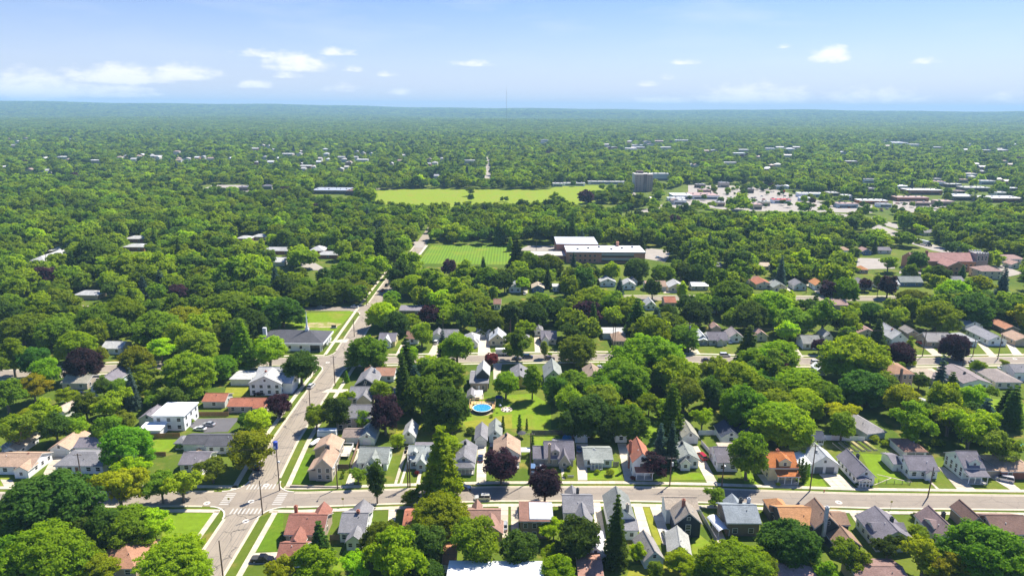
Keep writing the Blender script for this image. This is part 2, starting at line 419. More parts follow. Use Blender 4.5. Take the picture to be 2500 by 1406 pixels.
# pavements laid as separate slabs along the near streets
slab_me = MB().slab([(-.93, -.75, .12), (.93, -.75, .12), (.93, .75, .12), (-.93, .75, .12)], .13).mesh('paving_slab', 'concrete')
def pavement(name, line, d, step=1.9, wslab=1.5, slabs=True, col=CONC):
    ln = offset(line, d)
    base = ribbon(name, ln, -wslab / 2 + .06, wslab / 2 - .06, .06, 'concrete', tuple(c * .7 for c in col), h=.05)
    if not slabs:
        ribbon('walk_surface', ln, -wslab / 2, wslab / 2, .12, 'concrete', col, h=.1, parent=base); return
    L = densify(ln, step)
    for a, b in zip(L[:-1], L[1:]):
        ln_ = math.hypot(b[0] - a[0], b[1] - a[1]); k = rnd.uniform(.86, 1.08)
        o = obj('paving_slab', slab_me, base, tuple(c * k for c in col), ((a[0] + b[0]) / 2, (a[1] + b[1]) / 2, 0), math.atan2(b[1] - a[1], b[0] - a[0]), (ln_ / 1.9 , wslab / 1.5, 1))
pavement('sidewalk_north_of_front_street', clip(FRONT, -68.6, 250), 6.3)
pavement('sidewalk_south_of_front_street', clip(FRONT, -68.6, 250), -6.0)
pavement('sidewalk_north_of_front_street_west', clip(FRONT, -170, -81), 6.6, slabs=False)
pavement('sidewalk_south_of_front_street_west', clip(FRONT, -170, -81), -6.2, slabs=False)
pavement('sidewalk_north_of_second_street', clip(SECOND, -71.3, 255), 7.2, slabs=False)
pavement('sidewalk_south_of_second_street', clip(SECOND, -71.3, 255), -6.6, slabs=False)
pavement('sidewalk_north_of_second_street_west', clip(SECOND, -250, -84), 7.2, slabs=False)
pavement('sidewalk_south_of_second_street_west', clip(SECOND, -250, -84), -6.6, slabs=False)
pavement('sidewalk_east_of_main_street', clipy(MAIN, 120, 172), -8.4)
pavement('sidewalk_east_of_main_street_middle', clipy(MAIN, 181, 285), -8.2)
pavement('sidewalk_west_of_main_street', clipy(MAIN, 145, 172), 8.0)
pavement('sidewalk_west_of_main_street_middle', clipy(MAIN, 181, 284), 7.6, slabs=False)
pavement('sidewalk_west_of_main_street_far', clipy(MAIN, 297, 480), 8.4, slabs=False)
pavement('sidewalk_north_of_third_street', clip(THIRDE, 48, 400), 6.6, slabs=False)
# crosswalks: painted bars
bar_me = MB().box(-.22, -1.35, .038, .22, 1.35, .046).mesh('painted_bar', 'paint')
def crosswalk(x0, y0, x1, y1, n, rz, label):
    r_ = tag(empty('crosswalk', ((x0 + x1) / 2, (y0 + y1) / 2, 0)), kind='structure')
    for i in range(n):
        f = (i + .5) / n
        obj('painted_bar', bar_me, r_, (.47, .45, .41), ((f - .5) * (x1 - x0), (f - .5) * (y1 - y0), 0), rz)
crosswalk(-79.3, 183.2, -70.6, 183.6, 8, 0, 'n')
crosswalk(-79.2, 170.4, -70.2, 170.6, 8, 0, 's')
crosswalk(-82.3, 173.4, -82.3, 180., 7, R(90), 'w')
crosswalk(-67.2, 173.6, -67.2, 180.2, 7, R(90), 'e')
ml = MB().cyl(0, 0, .036, .05, .95, k=18).mesh('collar', 'concrete'); ml2 = MB().cyl(0, 0, .05, .056, .42, k=14).mesh('cover', 'rubber')
for q, lb in (((650, 1184), 'north of the crosswalks'), ((613, 1224), 'in the middle of the crossing'), ((600, 1272), 'south of the crosswalks'), ((505, 1228), 'on the side street left of the crossing'), ((2048, 1226), 'on the street beside the tall leaning pole'), ((2478, 876), 'on the second street at the far right'), ((800, 885), 'in the second crossing')):
    x, y = P(*q); r_ = tag(empty('manhole', (x, y, 0)), 'round manhole cover in a pale concrete collar ' + lb, 'manhole', 'manholes in the roadway')
    obj('collar', ml, r_, (.62, .57, .5)); obj('cover', ml2, r_, (.25, .23, .21))
# driveways and lots (quads read on the ground)
DW = [[(843, 1183), (863, 1183), (893, 1089), (877, 1089)], [(962, 1181), (969, 1181), (998, 1090), (989, 1090)], [(975, 1181), (982, 1181), (1004, 1108), (998, 1108)], [(985, 1108), (1013, 1108), (1014, 1089), (989, 1089)],
      [(1163, 1177), (1187, 1177), (1187, 1090), (1166, 1090)], [(1293, 1172), (1321, 1172), (1321, 1130), (1296, 1130)], [(1411, 1172), (1434, 1172), (1432, 1100), (1436, 1083), (1406, 1083), (1407, 1110)],
      [(1525, 1173), (1547, 1173), (1529, 1082), (1507, 1082)], [(1729, 1184), (1755, 1184), (1704, 1089), (1680, 1089)], [(1872, 1190), (1901, 1190), (1878, 1158), (1848, 1158)],
      [(2036, 1195), (2092, 1196), (2049, 1158), (1999, 1157)], [(2340, 1198), (2388, 1199), (2306, 1140), (2290, 1140)], [(2474, 1200), (2500, 1201), (2450, 1163), (2414, 1163)],
      [(88, 1188), (112, 1188), (163, 1107), (132, 1107)], [(603, 1378), (676, 1376), (684, 1347), (617, 1350)], [(947, 1272), (965, 1272), (969, 1236), (949, 1236)], [(1083, 1335), (1110, 1335), (1118, 1262), (1100, 1262)],
      [(1217, 1312), (1240, 1312), (1241, 1234), (1217, 1234)], [(1248, 1312), (1268, 1312), (1264, 1234), (1247, 1234)], [(1450, 1330), (1482, 1330), (1465, 1226), (1449, 1226)], [(1568, 1330), (1597, 1330), (1566, 1229), (1544, 1229)],
      [(1619, 1330), (1640, 1330), (1612, 1234), (1585, 1234)], [(1752, 1326), (1776, 1326), (1757, 1285), (1737, 1285)], [(2124, 1328), (2142, 1330), (2087, 1248), (2070, 1247)],
      [(965, 868), (987, 868), (992, 842), (978, 842)], [(1043, 868), (1062, 868), (1080, 828), (1066, 828)], [(1166, 868), (1199, 868), (1192, 822), (1170, 822)], [(1205, 932), (1219, 932), (1226, 886), (1204, 886)],
      [(1306, 862), (1325, 862), (1322, 822), (1304, 822)], [(1683, 866), (1712, 866), (1697, 846), (1683, 846)], [(1932, 872), (1962, 872), (1947, 850), (1930, 850)], [(2278, 868), (2302, 868), (2262, 838), (2243, 838)],
      [(2416, 872), (2436, 872), (2402, 838), (2386, 838)], [(2474, 868), (2499, 868), (2470, 838), (2456, 838)], [(1278, 716), (1288, 716), (1288, 700), (1279, 700)], [(1620, 716), (1662, 716), (1640, 700), (1622, 700)], [(1996, 716), (2012, 716), (1980, 694), (1966, 694)],
      [(835, 828), (852, 828), (846, 836), (800, 836)], [(752, 1000), (790, 1000), (782, 1010), (748, 1010)], [(2220, 1177), (2229, 1177), (2143, 1158), (2139, 1158)], [(785, 958), (800, 950), (850, 950), (850, 958)],
      [(1016, 1180), (1025, 1180), (1030, 1150), (1022, 1150)], [(1372, 1170), (1379, 1170), (1376, 1143), (1369, 1143)], [(2290, 1197), (2297, 1197), (2266, 1168), (2260, 1168)], [(2175, 1166), (2180, 1166), (2136, 1184), (2132, 1184)],
      [(0, 1170), (30, 1172), (38, 1188), (10, 1188)], [(2205, 955), (2290, 985), (2250, 1000), (2180, 960)], [(1905, 716), (1935, 716), (1925, 700), (1900, 700)], [(1155, 950), (1180, 950), (1180, 975), (1150, 975)]]
for i, q in enumerate(DW):
    pts = px(*q); k = rnd.uniform(.85, 1.1)
    c_ = tuple(c * k for c in (.54, .47, .365))
    root_ = sheet('driveway', pts, .045 + .0005 * i, 'concrete', tuple(c * .62 for c in c_))
    if len(pts) != 4 or q[0][1] < 1000: 
        root_.color = (*c_, 1); continue
    a, b, d_, e_ = [Vector(p) for p in pts]
    L_ = ((e_ - a).length + (d_ - b).length) / 2; W_ = ((b - a).length + (d_ - e_).length) / 2
    nu, nv = max(1, round(W_ / 2.6)), max(1, round(L_ / 2.6))
    for u in range(nu):
        for v in range(nv):
            def at_(fu, fv): return (a.lerp(b, fu)).lerp(e_.lerp(d_, fu), fv)
            gu, gv = .04 / max(W_, .1), .05 / max(L_, .1)
            qd = [at_(u / nu + gu, v / nv + gv), at_((u + 1) / nu - gu, v / nv + gv), at_((u + 1) / nu - gu, (v + 1) / nv - gv), at_(u / nu + gu, (v + 1) / nv - gv)]
            mb = MB(); pz = [(p.x, p.y, .10) for p in qd]
            if (qd[1] - qd[0]).cross(qd[3] - qd[0]) < 0: pz = pz[::-1]
            mb.slab(pz, .07); kk = rnd.uniform(.88, 1.08)
            mb.build('concrete_slab', 'concrete', root_, tuple(c * kk for c in c_))
LOTN = 0
for q in ([(470, 1022), (585, 1020), (556, 1054), (500, 1056), (462, 1042)], [(585, 1021), (640, 1013), (633, 1020), (580, 1028)], [(638, 962), (730, 962), (742, 950), (700, 946), (640, 950)]): LOTN += 1; sheet('parking_lot', px(*q), .06 + .003 * LOTN, 'dark_asphalt')
sheet('parking_lot', px((1466, 936), (1489, 936), (1483, 888), (1465, 888)), .045, 'dark_asphalt')
for q in ([(462, 484), (560, 478), (607, 470), (607, 452), (520, 452), (462, 474)], [(1545, 482), (1560, 484), (1548, 468), (1540, 468)], [(1680, 500), (1790, 515), (2130, 520), (2130, 500), (2000, 490), (1860, 455), (1680, 452)],
          [(1260, 612), (1375, 612), (1375, 600), (1290, 600)], [(1575, 632), (1625, 640), (1640, 612), (1572, 605)], [(2090, 658), (2185, 656), (2180, 632), (2095, 630)], [(2195, 668), (2250, 672), (2240, 640), (2200, 650)], [(2120, 540), (2195, 560), (2190, 548), (2130, 530)],
          [(2180, 520), (2260, 530), (2330, 510), (2270, 490), (2180, 480)], [(1100, 545), (1050, 545), (1050, 520), (1100, 520)], [(705, 640), (760, 660), (800, 660), (740, 625)], [(2395, 660), (2440, 680), (2500, 668), (2440, 645)],
          [(920, 655), (940, 655), (960, 640), (935, 640)], [(1010, 605), (1035, 605), (1035, 590), (1010, 590)], [(1480, 360), (1560, 372), (1555, 350), (1500, 345)], [(1690, 480), (1540, 520), (1600, 520), (1690, 500)], [(1810, 420), (1850, 450), (1880, 440), (1850, 420)]):
    LOTN += 1; sheet('parking_lot', px(*q), .05 + .003 * LOTN, 'pale_lot')
# lawns with a tone of their own
LB = (.150, .235, .012); LY = (.225, .235, .024); LD = (.100, .175, .010)
LAWN = [([(660, 803), (700, 775), (740, 765), (865, 758), (805, 826), (700, 826)], LB), ([(1130, 1040), (1140, 985), (1180, 970), (1300, 960), (1345, 990), (1345, 1050)], LB), ([(1140, 1046), (1130, 1030), (1250, 1010), (1250, 1046)], LY),
        ([(395, 1310), (478, 1321), (519, 1252), (400, 1250)], LB), ([(623, 1345), (672, 1346), (690, 1296), (693, 1252), (664, 1252)], LD), ([(2330, 1030), (2420, 1030), (2450, 975), (2390, 970)], LB),
        ([(712, 1180), (755, 1182), (772, 1110), (745, 1105)], LD), ([(1300, 1090), (1370, 1090), (1365, 1062), (1302, 1062)], LB), ([(2140, 1180), (2225, 1180), (2160, 1110), (2100, 1106)], LB), ([(960, 1088), (1060, 1080), (1070, 1040), (970, 1035)], LY),
        ([(1640, 1172), (1722, 1170), (1712, 1154), (1642, 1154)], LB), ([(1434, 1170), (1520, 1170), (1508, 1142), (1438, 1142)], LB), ([(375, 1102), (425, 1102), (432, 1073), (372, 1072)], LB), ([(545, 968), (600, 966), (610, 935), (556, 935)], LY),
        ([(1550, 1068), (1605, 1068), (1605, 1015), (1550, 1015)], LB), ([(1760, 1010), (1790, 1010), (1790, 985), (1760, 985)], LY), ([(1568, 1234), (1584, 1234), (1618, 1330), (1602, 1330)], LY), ([(0, 1186), (30, 1186), (20, 1160), (0, 1160)], LB),
        ([(810, 1390), (850, 1330), (900, 1330), (900, 1400)], LB), ([(1465, 1320), (1500, 1320), (1500, 1370), (1470, 1370)], LB), ([(2390, 1000), (2440, 1050), (2500, 1050), (2500, 985)], LB), ([(1530, 1406), (1690, 1406), (1640, 1375), (1540, 1380)], LY),
        ([(1820, 1190), (1855, 1190), (1830, 1150), (1810, 1150)], LB), ([(1963, 1190), (2022, 1190), (2000, 1160), (1965, 1160)], LB), ([(50, 1100), (100, 1100), (115, 1080), (70, 1075)], LD), ([(1690, 1290), (1740, 1330), (1730, 1360), (1690, 1350)], LB)]
for i, (q, c) in enumerate(LAWN): sheet('lawn', px(*q), .006 + .0009 * i, 'lawn_turf', c)
sheet('bare_patch', px((742, 800), (818, 800), (835, 790), (800, 786), (752, 788)), .03, 'bare_earth')
sheet('playing_field', [(-70, 492), (-68, 562), (-4, 562), (2, 540), (-2, 490)], .02, 'striped_turf', (.125, .215, .018))
sheet('field_path', [(-76, 490), (-72.5, 490), (-70.5, 562), (-73, 562)], .025, 'concrete', (.55, .5, .42))
OV = [(900, 505), (912, 466), (1000, 461), (1340, 463), (1360, 455), (1455, 453), (1520, 462), (1525, 478), (1440, 494), (1380, 505), (1250, 506), (1000, 512)]
sheet('park_meadow', px(*OV), .02, 'lawn_turf', (.20, .27, .018))
sheet('running_track_edge', px((912, 463), (985, 462), (990, 459.5), (914, 460)), .03, 'pale_lot')
# ------------------------------------------------------------------ houses
SOLID = []          # footprints: x0, y0, x1, y1
SHOW = []           # (x0, y0, x1, y1 in the frame, distance): free lines of sight for planting
win_me = MB().box(-.5, -.07, -.5, .5, .05, .5).mesh('window_frame', 'paint')
pb = MB(); pb.box(-.42, -.085, .03, .42, -.05, .43); pb.box(-.42, -.085, -.43, .42, -.05, -.03); pane_me = pb.mesh('pane', 'glass')
door_me = MB().box(-.5, -.08, 0, .5, .04, 1).mesh('door', 'paint')
gb = MB()
for i in range(4): gb.box(-.5, -.08, i * .25 + .01, .5, .04, i * .25 + .24)
gdoor_me = gb.mesh('garage_door', 'paint')
shut_me = MB().box(-.5, -.07, -.5, .5, .03, .5).mesh('shutter', 'paint')
post_me = MB().box(-.09, -.09, 0, .09, .09, 1).mesh('post', 'paint')

def slopes(kind, x, y, w, d, ze, rise, o):
    """roof planes as lists of points, top surface"""
    X0, X1, Y0, Y1 = x - o, x + w + o, y - o, y + d + o
    if kind == 'x':
        ze2 = ze - o * rise / (d / 2); ym = y + d / 2; zr = ze + rise
        return [[(X0, Y0, ze2), (X1, Y0, ze2), (X1, ym, zr), (X0, ym, zr)], [(X1, Y1, ze2), (X0, Y1, ze2), (X0, ym, zr), (X1, ym, zr)]]
    if kind == 'y':
        ze2 = ze - o * rise / (w / 2); xm = x + w / 2; zr = ze + rise
        return [[(X0, Y1, ze2), (X0, Y0, ze2), (xm, Y0, zr), (xm, Y1, zr)], [(X1, Y0, ze2), (X1, Y1, ze2), (xm, Y1, zr), (xm, Y0, zr)]]
    if kind == 'h':
        h = min(w, d) / 2; ze2 = ze - o * rise / h; zr = ze + rise; xm, ym = x + w / 2, y + d / 2
        if w >= d:
            a, b = (x + h * .95, ym, zr), (x + w - h * .95, ym, zr)
            return [[(X0, Y0, ze2), (X1, Y0, ze2), b, a], [(X1, Y1, ze2), (X0, Y1, ze2), a, b], [(X0, Y1, ze2), (X0, Y0, ze2), a], [(X1, Y0, ze2), (X1, Y1, ze2), b]]
        a, b = (xm, y + h * .95, zr), (xm, y + d - h * .95, zr)
        return [[(X0, Y1, ze2), (X0, Y0, ze2), a, b], [(X1, Y0, ze2), (X1, Y1, ze2), b, a], [(X0, Y0, ze2), (X1, Y0, ze2), a], [(X1, Y1, ze2), (X0, Y1, ze2), b]]
    if kind == 's': return [[(X0, Y0, ze), (X1, Y0, ze), (X1, Y1, ze + rise), (X0, Y1, ze + rise)]]
    if kind == 'w': return [[(X0, Y1, ze), (X0, Y0, ze), (X1, Y0, ze + rise), (X1, Y1, ze + rise)]]
    return [[(X0, Y0, ze + .1), (X1, Y0, ze + .1), (X1, Y1, ze + .1), (X0, Y1, ze + .1)]]
def volume(root, kind, x, y, w, d, z0, ze, rise, wall, roofc, o=.4, wm='siding', rm='shingles', trim=(.72, .71, .68), wn='wall', rn='roof', sub=False, found=True):
    a = MB(); X1, Y1 = x + w, y + d
    if kind == 'x':
        ym, zr = y + d / 2, ze + rise - .12
        a.face((x, Y1, z0), (x, y, z0), (x, y, ze), (x, ym, zr), (x, Y1, ze)); a.face((X1, y, z0), (X1, Y1, z0), (X1, Y1, ze), (X1, ym, zr), (X1, y, ze))
        a.face((x, y, z0), (X1, y, z0), (X1, y, ze), (x, y, ze)); a.face((X1, Y1, z0), (x, Y1, z0), (x, Y1, ze), (X1, Y1, ze))
    elif kind == 'y':
        xm, zr = x + w / 2, ze + rise - .12
        a.face((x, y, z0), (X1, y, z0), (X1, y, ze), (xm, y, zr), (x, y, ze)); a.face((X1, Y1, z0), (x, Y1, z0), (x, Y1, ze), (xm, Y1, zr), (X1, Y1, ze))
        a.face((x, Y1, z0), (x, y, z0), (x, y, ze), (x, Y1, ze)); a.face((X1, y, z0), (X1, Y1, z0), (X1, Y1, ze), (X1, y, ze))
    elif kind == 's':
        a.face((x, y, z0), (X1, y, z0), (X1, y, ze), (x, y, ze)); a.face((X1, Y1, z0), (x, Y1, z0), (x, Y1, ze + rise - .15), (X1, Y1, ze + rise - .15))
        a.face((x, Y1, z0), (x, y, z0), (x, y, ze), (x, Y1, ze + rise - .15)); a.face((X1, y, z0), (X1, Y1, z0), (X1, Y1, ze + rise - .15), (X1, y, ze))
    else:
        a.box(x, y, z0, X1, Y1, ze - .02)
    wo = a.build(wn, wm, root, wall)
    rb, tb = MB(), MB()
    for p in slopes(kind, x, y, w, d, ze, rise, o):
        rb.slab([(q[0], q[1], q[2] + .13) for q in p], .11)
    for p in slopes(kind, x, y, w, d, ze, rise, o + .04): tb.slab([(q[0], q[1], q[2] + .015) for q in p], .17)
    par = wo if sub else root
    ro = rb.build(rn, rm, par, roofc)
    if o > .05: tb.build('trim', 'paint', par, trim)
    if kind in 'xy' and rise > .7 and o > .05 and w * d > 25:
        cap = MB()
        if kind == 'x': cap.box(x - o, y + d / 2 - .14, ze + rise + .08, X1 + o, y + d / 2 + .14, ze + rise + .17)
        else: cap.box(x + w / 2 - .14, y - o, ze + rise + .08, x + w / 2 + .14, Y1 + o, ze + rise + .17)
        cap.build('ridge_cap', rm, par, tuple(c * .82 for c in roofc[:3]))
    return wo, ro
def window(root, x, y, z, ww, hh, rz=0., col=(.8, .8, .78)):
    f = obj('window', win_me, root, col, (x, y, z), rz, (ww, 1, hh)); obj('pane', pane_me, f)
ratio = {}
def house(label, pl, pr, pe, ze, depth, kind, rise, wall, roofc, win=2, sw=2, door=None, dcol=(.25, .12, .08), gar=0, ch=(), porch=None, wings=(), dorm=(), shut=None, cat='house', name=None, group=None, wm='siding', rm='shingles', dist=None,
          vents=1, gw=True, trim=(.72, .71, .68), show=True, eo=.4, rot=0.):
    wall = C[wall] if isinstance(wall, str) else wall; roofc = C[roofc] if isinstance(roofc, str) else roofc
    jit = rnd.uniform(.93, 1.07); roofc = tuple(c * jit for c in roofc)
    x0, y0 = P(pl, pe, ze); x1, _ = P(pr, pe, ze); w_ = x1 - x0
    nm = name or {'house': 'house', 'garage': 'garage', 'shed': 'garden_shed'}.get(cat, cat.replace(' ', '_'))
    root = tag(empty(nm, (x0, y0, 0), rot), label, cat, group)
    SOLID.append((x0, y0, x1, y0 + depth))
    if show: tp_ = proj(x0, y0 + depth * .5, ze + rise)[1]; SHOW.append((pl + (pr - pl) * .15, tp_ + 1, pr - (pr - pl) * .15, tp_ + (pe - tp_) * .55, y0))
    volume(root, kind, 0, 0, w_, depth, 0, ze, rise, wall, roofc, wm=wm, rm=rm, trim=trim, o=eo)
    side = 1 if (x0 + x1) / 2 < 0 else -1
    xs = w_ if side > 0 else 0.
    rz = R(90) if side > 0 else R(-90)
    levels = [1.65] if ze < 4.4 else [1.5, ze - 1.4]
    if ze > 7: levels = [1.6, 4.4, 7.2]
    wall_trim = (.8, .8, .78)
    if gar:
        gwid = 2.6 if w_ < 5.5 or gar == 2 else min(4.8, w_ * .7)
        cs = [w_ / 2] if gar == 1 else [w_ * .3, w_ * .7]
        for c in cs: obj('garage_door', gdoor_me, root, (.70, .70, .68) if gar == 1 else (.16, .18, .2), (c, 0, .05), 0, (gwid, 1, 2.2))
    else:
        for zi, z in enumerate(levels):
            for i in range(win):
                fx = (i + .5) / win
                if door is not None and zi == 0 and abs(fx - door) < .4 / win: continue
                if porch and porch[0] < fx < porch[1] and zi == 0: continue
                ww, hh = min(1.45, w_ / win * .5), 1.45
                window(root, fx * w_, 0, z, ww, hh)
                if shut:
                    for s in (-1, 1): obj('shutter', shut_me, root, shut, (fx * w_ + s * (ww / 2 + .22), 0, z), 0, (.36, 1, hh))
    if door is not None: obj('door', door_me, root, dcol, (door * w_, -.02, .3), 0, (.95, 1, 2.05))
    if kind == 'y' and rise > 1.6 and gw: window(root, w_ / 2, 0, ze + rise * .36, .95, 1.0)
    if kind == 'x' and rise > 2.2 and gw: window(root, xs, depth / 2, ze + rise * .35, .9, 1.0, rz)
    for z in levels:
        for i in range(sw): window(root, xs, depth * (i + .5) / sw, z, 1.15, 1.35, rz)
    for (fx, fy, hh, cc) in ch:
        b = MB(); cx_, cy_ = fx * w_, fy * depth
        b.box(cx_ - .4, cy_ - .35, ze * .5 if 0 < fx < 1 else 0, cx_ + .4, cy_ + .35, ze + rise * .5 + hh); b.box(cx_ - .48, cy_ - .43, ze + rise * .5 + hh, cx_ + .48, cy_ + .43, ze + rise * .5 + hh + .15)
        b.box(cx_ - .2, cy_ - .2, ze + rise * .5 + hh + .15, cx_ + .2, cy_ + .2, ze + rise * .5 + hh + .45)
        b.build('chimney', 'brickwork', root, C[cc])
    if vents and kind in 'xyh' and rise > .6:
        for i in range(vents):
            vx, vy = w_ * rnd.uniform(.25, .75), depth * rnd.uniform(.2, .45)
            zz = ze + (rise * min(1, vy / (depth / 2)) if kind != 'y' else rise * (1 - abs(vx - w_ / 2) / (w_ / 2)))
            MB().cyl(vx, vy, zz - .2, zz + .45, .11, k=7).build('vent_pipe', 'paint', root, (.12, .12, .12) if rnd.random() < .6 else (.7, .7, .7))
    if porch:                       # (from, to, depth, kind, roof height, rise, post count)
        a, b_, pd, pk, pz, pr_, np_ = porch
        volume(root, pk, a * w_, -pd, (b_ - a) * w_, pd - .02, pz - .25, pz, pr_, (.74, .74, .72), roofc, o=.25, wn='porch_beam', rn='porch_roof')
        MB().box(a * w_, -pd, 0, b_ * w_, -.02, .35).build('porch_floor', 'concrete', root, (.45, .43, .4))
        for i in range(np_): obj('post', post_me, root, (.8, .8, .78), (a * w_ + .15 + ((b_ - a) * w_ - .3) * i / max(np_ - 1, 1), -pd + .15, .35), 0, (1, 1, pz - .6))
        for i in range(max(1, np_ - 2)): window(root, (a + (b_ - a) * (i + .5) / max(1, np_ - 2)) * w_, 0, 1.6, 1.1, 1.2)
    for wg in wings:                # (kind, x, y, w, d, eave, rise[, wall, roof, windows])
        k, wx, wy, ww, wd, wz, wr = wg[:7]
        wc = C[wg[7]] if len(wg) > 7 and wg[7] else wall; rc = C[wg[8]] if len(wg) > 8 and wg[8] else roofc
        volume(root, k, wx, wy, ww, wd, 0, wz, wr, wc, rc, wm=wm, rm=rm, o=.32, trim=trim)
        if wy < 0:
            nn = wg[9] if len(wg) > 9 else 1
            for i in range(nn): window(root, wx + ww * (i + .5) / nn, wy, 1.6, min(1.1, ww * .5), 1.2)
        SOLID.append((x0 + wx, y0 + wy, x0 + wx + ww, y0 + wy + wd))
    for (fx, fw, dz, yy) in dorm:   # dormers on the camera side slope
        dw = fw; dx_ = fx * w_ - dw / 2
        zb = ze + rise * (yy / (depth / 2))
        wo, _ = volume(root, 'y', dx_, yy, dw, depth / 2 - yy, zb - .3, zb + dz, dw * .32, wall, roofc, o=.2, wn='dormer', rn='roof', sub=True, wm=wm)
        window(root, fx * w_, yy, zb + dz * .5, min(1.0, dw * .5), dz * .7)
    return root
def part(root, name, m, col, *boxes):
    b = MB()
    for q in boxes: b.box(*q)
    return b.build(name, m, root, col)
H = house
# --- north side of the front street, left of the junction
H('white ranch house with long tan roof at the left edge of the photo', -30, 79, 1137, 2.9, 9, 'x', 1.9, 'white', 'rt', win=4, sw=3, wings=[('y', 9.5, -2.2, 4.2, 4.5, 2.8, 1.2)], ch=[(.72, .5, .8, 'brick')])
H('white ranch house with grey hipped roof and brick base left of the big round tree', 134, 250, 1135, 2.9, 9.5, 'h', 2.0, 'white', 'rg', win=5, sw=0, door=.45, ch=[(.8, .6, .6, 'brick')])
H('white double garage with tan roof behind the grey hipped house', 121, 167, 1095, 2.8, 11, 'y', 1.7, 'white', 'rt', gar=1, cat='garage', sw=0, wings=[('x', 7.3, 1.2, 10.5, 7, 2.8, 1.6, 'white', 'rpu')])
H('small white garage with stained tan roof beside the white fence at the left', 9, 42, 1098, 2.4, 10, 'y', 1.2, 'white', 'rtan', gar=0, win=1, sw=2, cat='garage')
H('tiny grey barn shaped shed at the left edge', 2, 20, 1090, 2.0, 3, 'y', 1.0, 'grey', 'rlg', win=0, sw=0, cat='shed', vents=0)
H('white ranch house with dark grey roof beside the parking lot', 502, 580, 1087, 3.0, 8.5, 'x', 1.6, 'white', 'rdg', win=3, sw=1, wings=[('x', -8.2, 1.5, 8.2, 7.5, 2.7, 1.2, 'white', 'rdg', 1), ('h', -11.5, 2.6, 3.4, 5, 2.5, .9, 'white', 'rg')])
H('small blue-grey roofed house among the yellowing trees', 438, 502, 1132, 2.8, 8, 'x', 1.8, 'white', 'rpu', win=2, sw=0, wings=[('y', 4.5, -2.5, 3.4, 3.0, 2.5, 1.4)])
r0 = H('white two storey box house with a flat white roof beside the lot', 373, 448, 1015, 5.6, 11, 'f', .1, 'white', 'rw', win=3, sw=3, rm='paint', vents=0, wings=[('s', -2.6, -5.2, 7.2, 5.2, 2.7, .3, 'white', 'rw', 1)])
H('grey gabled garage behind the flat roofed white house', 338, 380, 1022, 2.6, 8, 'y', 1.8, 'white', 'rpu', win=0, sw=0, cat='garage')
H('low house with red-brown roof and grey walls beside the dark round tree', 556, 652, 991, 2.8, 7.5, 'x', 1.5, 'beige', 'rred', win=4, sw=1, ch=[(.35, .5, .6, 'brick')], wings=[('x', 9.9, -1.2, 3.8, 5, 2.7, 1.2)])
H('garage with red-brown roof and white end wall beside the brown fence', 495, 548, 979, 2.7, 7.5, 'x', 1.6, 'greyw', 'rred', win=1, sw=1, cat='garage')
H('large white farmhouse with three grey gables and a white front gable', 608, 685, 935, 5.2, 9, 'y', 3.0, 'white', 'rlg', win=4, sw=3, ch=[(.4, .6, 1.4, 'brick')], wings=[('x', -.5, 9.2, 16, 7.5, 4.6, 2.4, 'white', 'rlg', 0), ('x', 11.6, 2, 4.5, 7, 4.6, 2.0, 'white', 'rlg', 1)])
H('low white garage with flat pale roof left of the farmhouse', 562, 612, 926, 2.7, 9, 'f', .1, 'white', 'rlg', win=0, sw=0, cat='garage', vents=0)
H('plain house with olive-grey roof and white end wall beside the purple tree', 150, 212, 934, 2.9, 8.5, 'x', 1.7, 'beige', (.30, .28, .22), win=2, sw=2)
H('grey roofed house with white porch gable beside the leaning driveway', 229, 277, 934, 2.8, 19, 'y', 2.0, 'ltblue', 'rpu', win=1, sw=3, wings=[('y', .4, -3, 5.5, 3, 2.4, 1.2, 'white', 'rw', 2)])
H('long low outbuilding with tan roof among the lower left trees', 128, 163, 1001, 2.6, 15, 'y', 1.2, 'white', 'rtan', win=0, sw=4, rot=R(-12))
H('white house half hidden behind the spindly tree at the left', 247, 296, 850, 2.9, 9, 'x', 1.8, 'white', 'rlg', win=2, sw=2)
H('very small white shed on a lawn among the left trees', 88, 97, 832, 2, 2.5, 'y', .9, 'white', 'rw', win=0, sw=0, cat='shed', vents=0)
# --- north side of the front street, right of the junction
r1 = H('tall tan gabled house on the street corner with a lean-to roof', 769, 809, 1138, 5.0, 8.6, 'y', 2.6, 'beige', 'rt', win=2, sw=2, ch=[(.5, .75, 2.0, 'slate')], vents=0, gw=False, wings=[('w', -2.2, .4, 2.2, 6.5, 3.3, 1.3)])
H('rear wing of pinkish walls and tan roof behind the corner house', 768, 826, 1096, 4.5, 6.6, 'y', 2.0, 'tan', 'rt', win=0, sw=2, name='rear_house')
H('brown flat-fronted garage behind the corner house', 837, 881, 1066, 2.6, 6.5, 'x', 1.3, 'tan', (.24, .19, .16), gar=1, sw=0, cat='garage', show=True)
H('cream garage with mossy grey roof beside the brown fence', 877, 914, 1069, 2.6, 9, 'y', 1.8, 'pale', 'rgg', gar=1, sw=0, cat='garage')
H('white cottage with grey-green roof, dark shutters and a big front gable', 874, 944, 1128, 2.9, 9.5, 'x', 2.7, (.68, .76, .70), 'rgg', win=2, sw=2, shut=C['slate'], wings=[('y', 2.5, -1.4, 4.6, 5.5, 2.9, 2.4, None, 'rgg', 1), ('y', 2.2, -2.6, 2.6, 1.6, 2.5, 1.3, None, 'rgg', 0)], door=None)
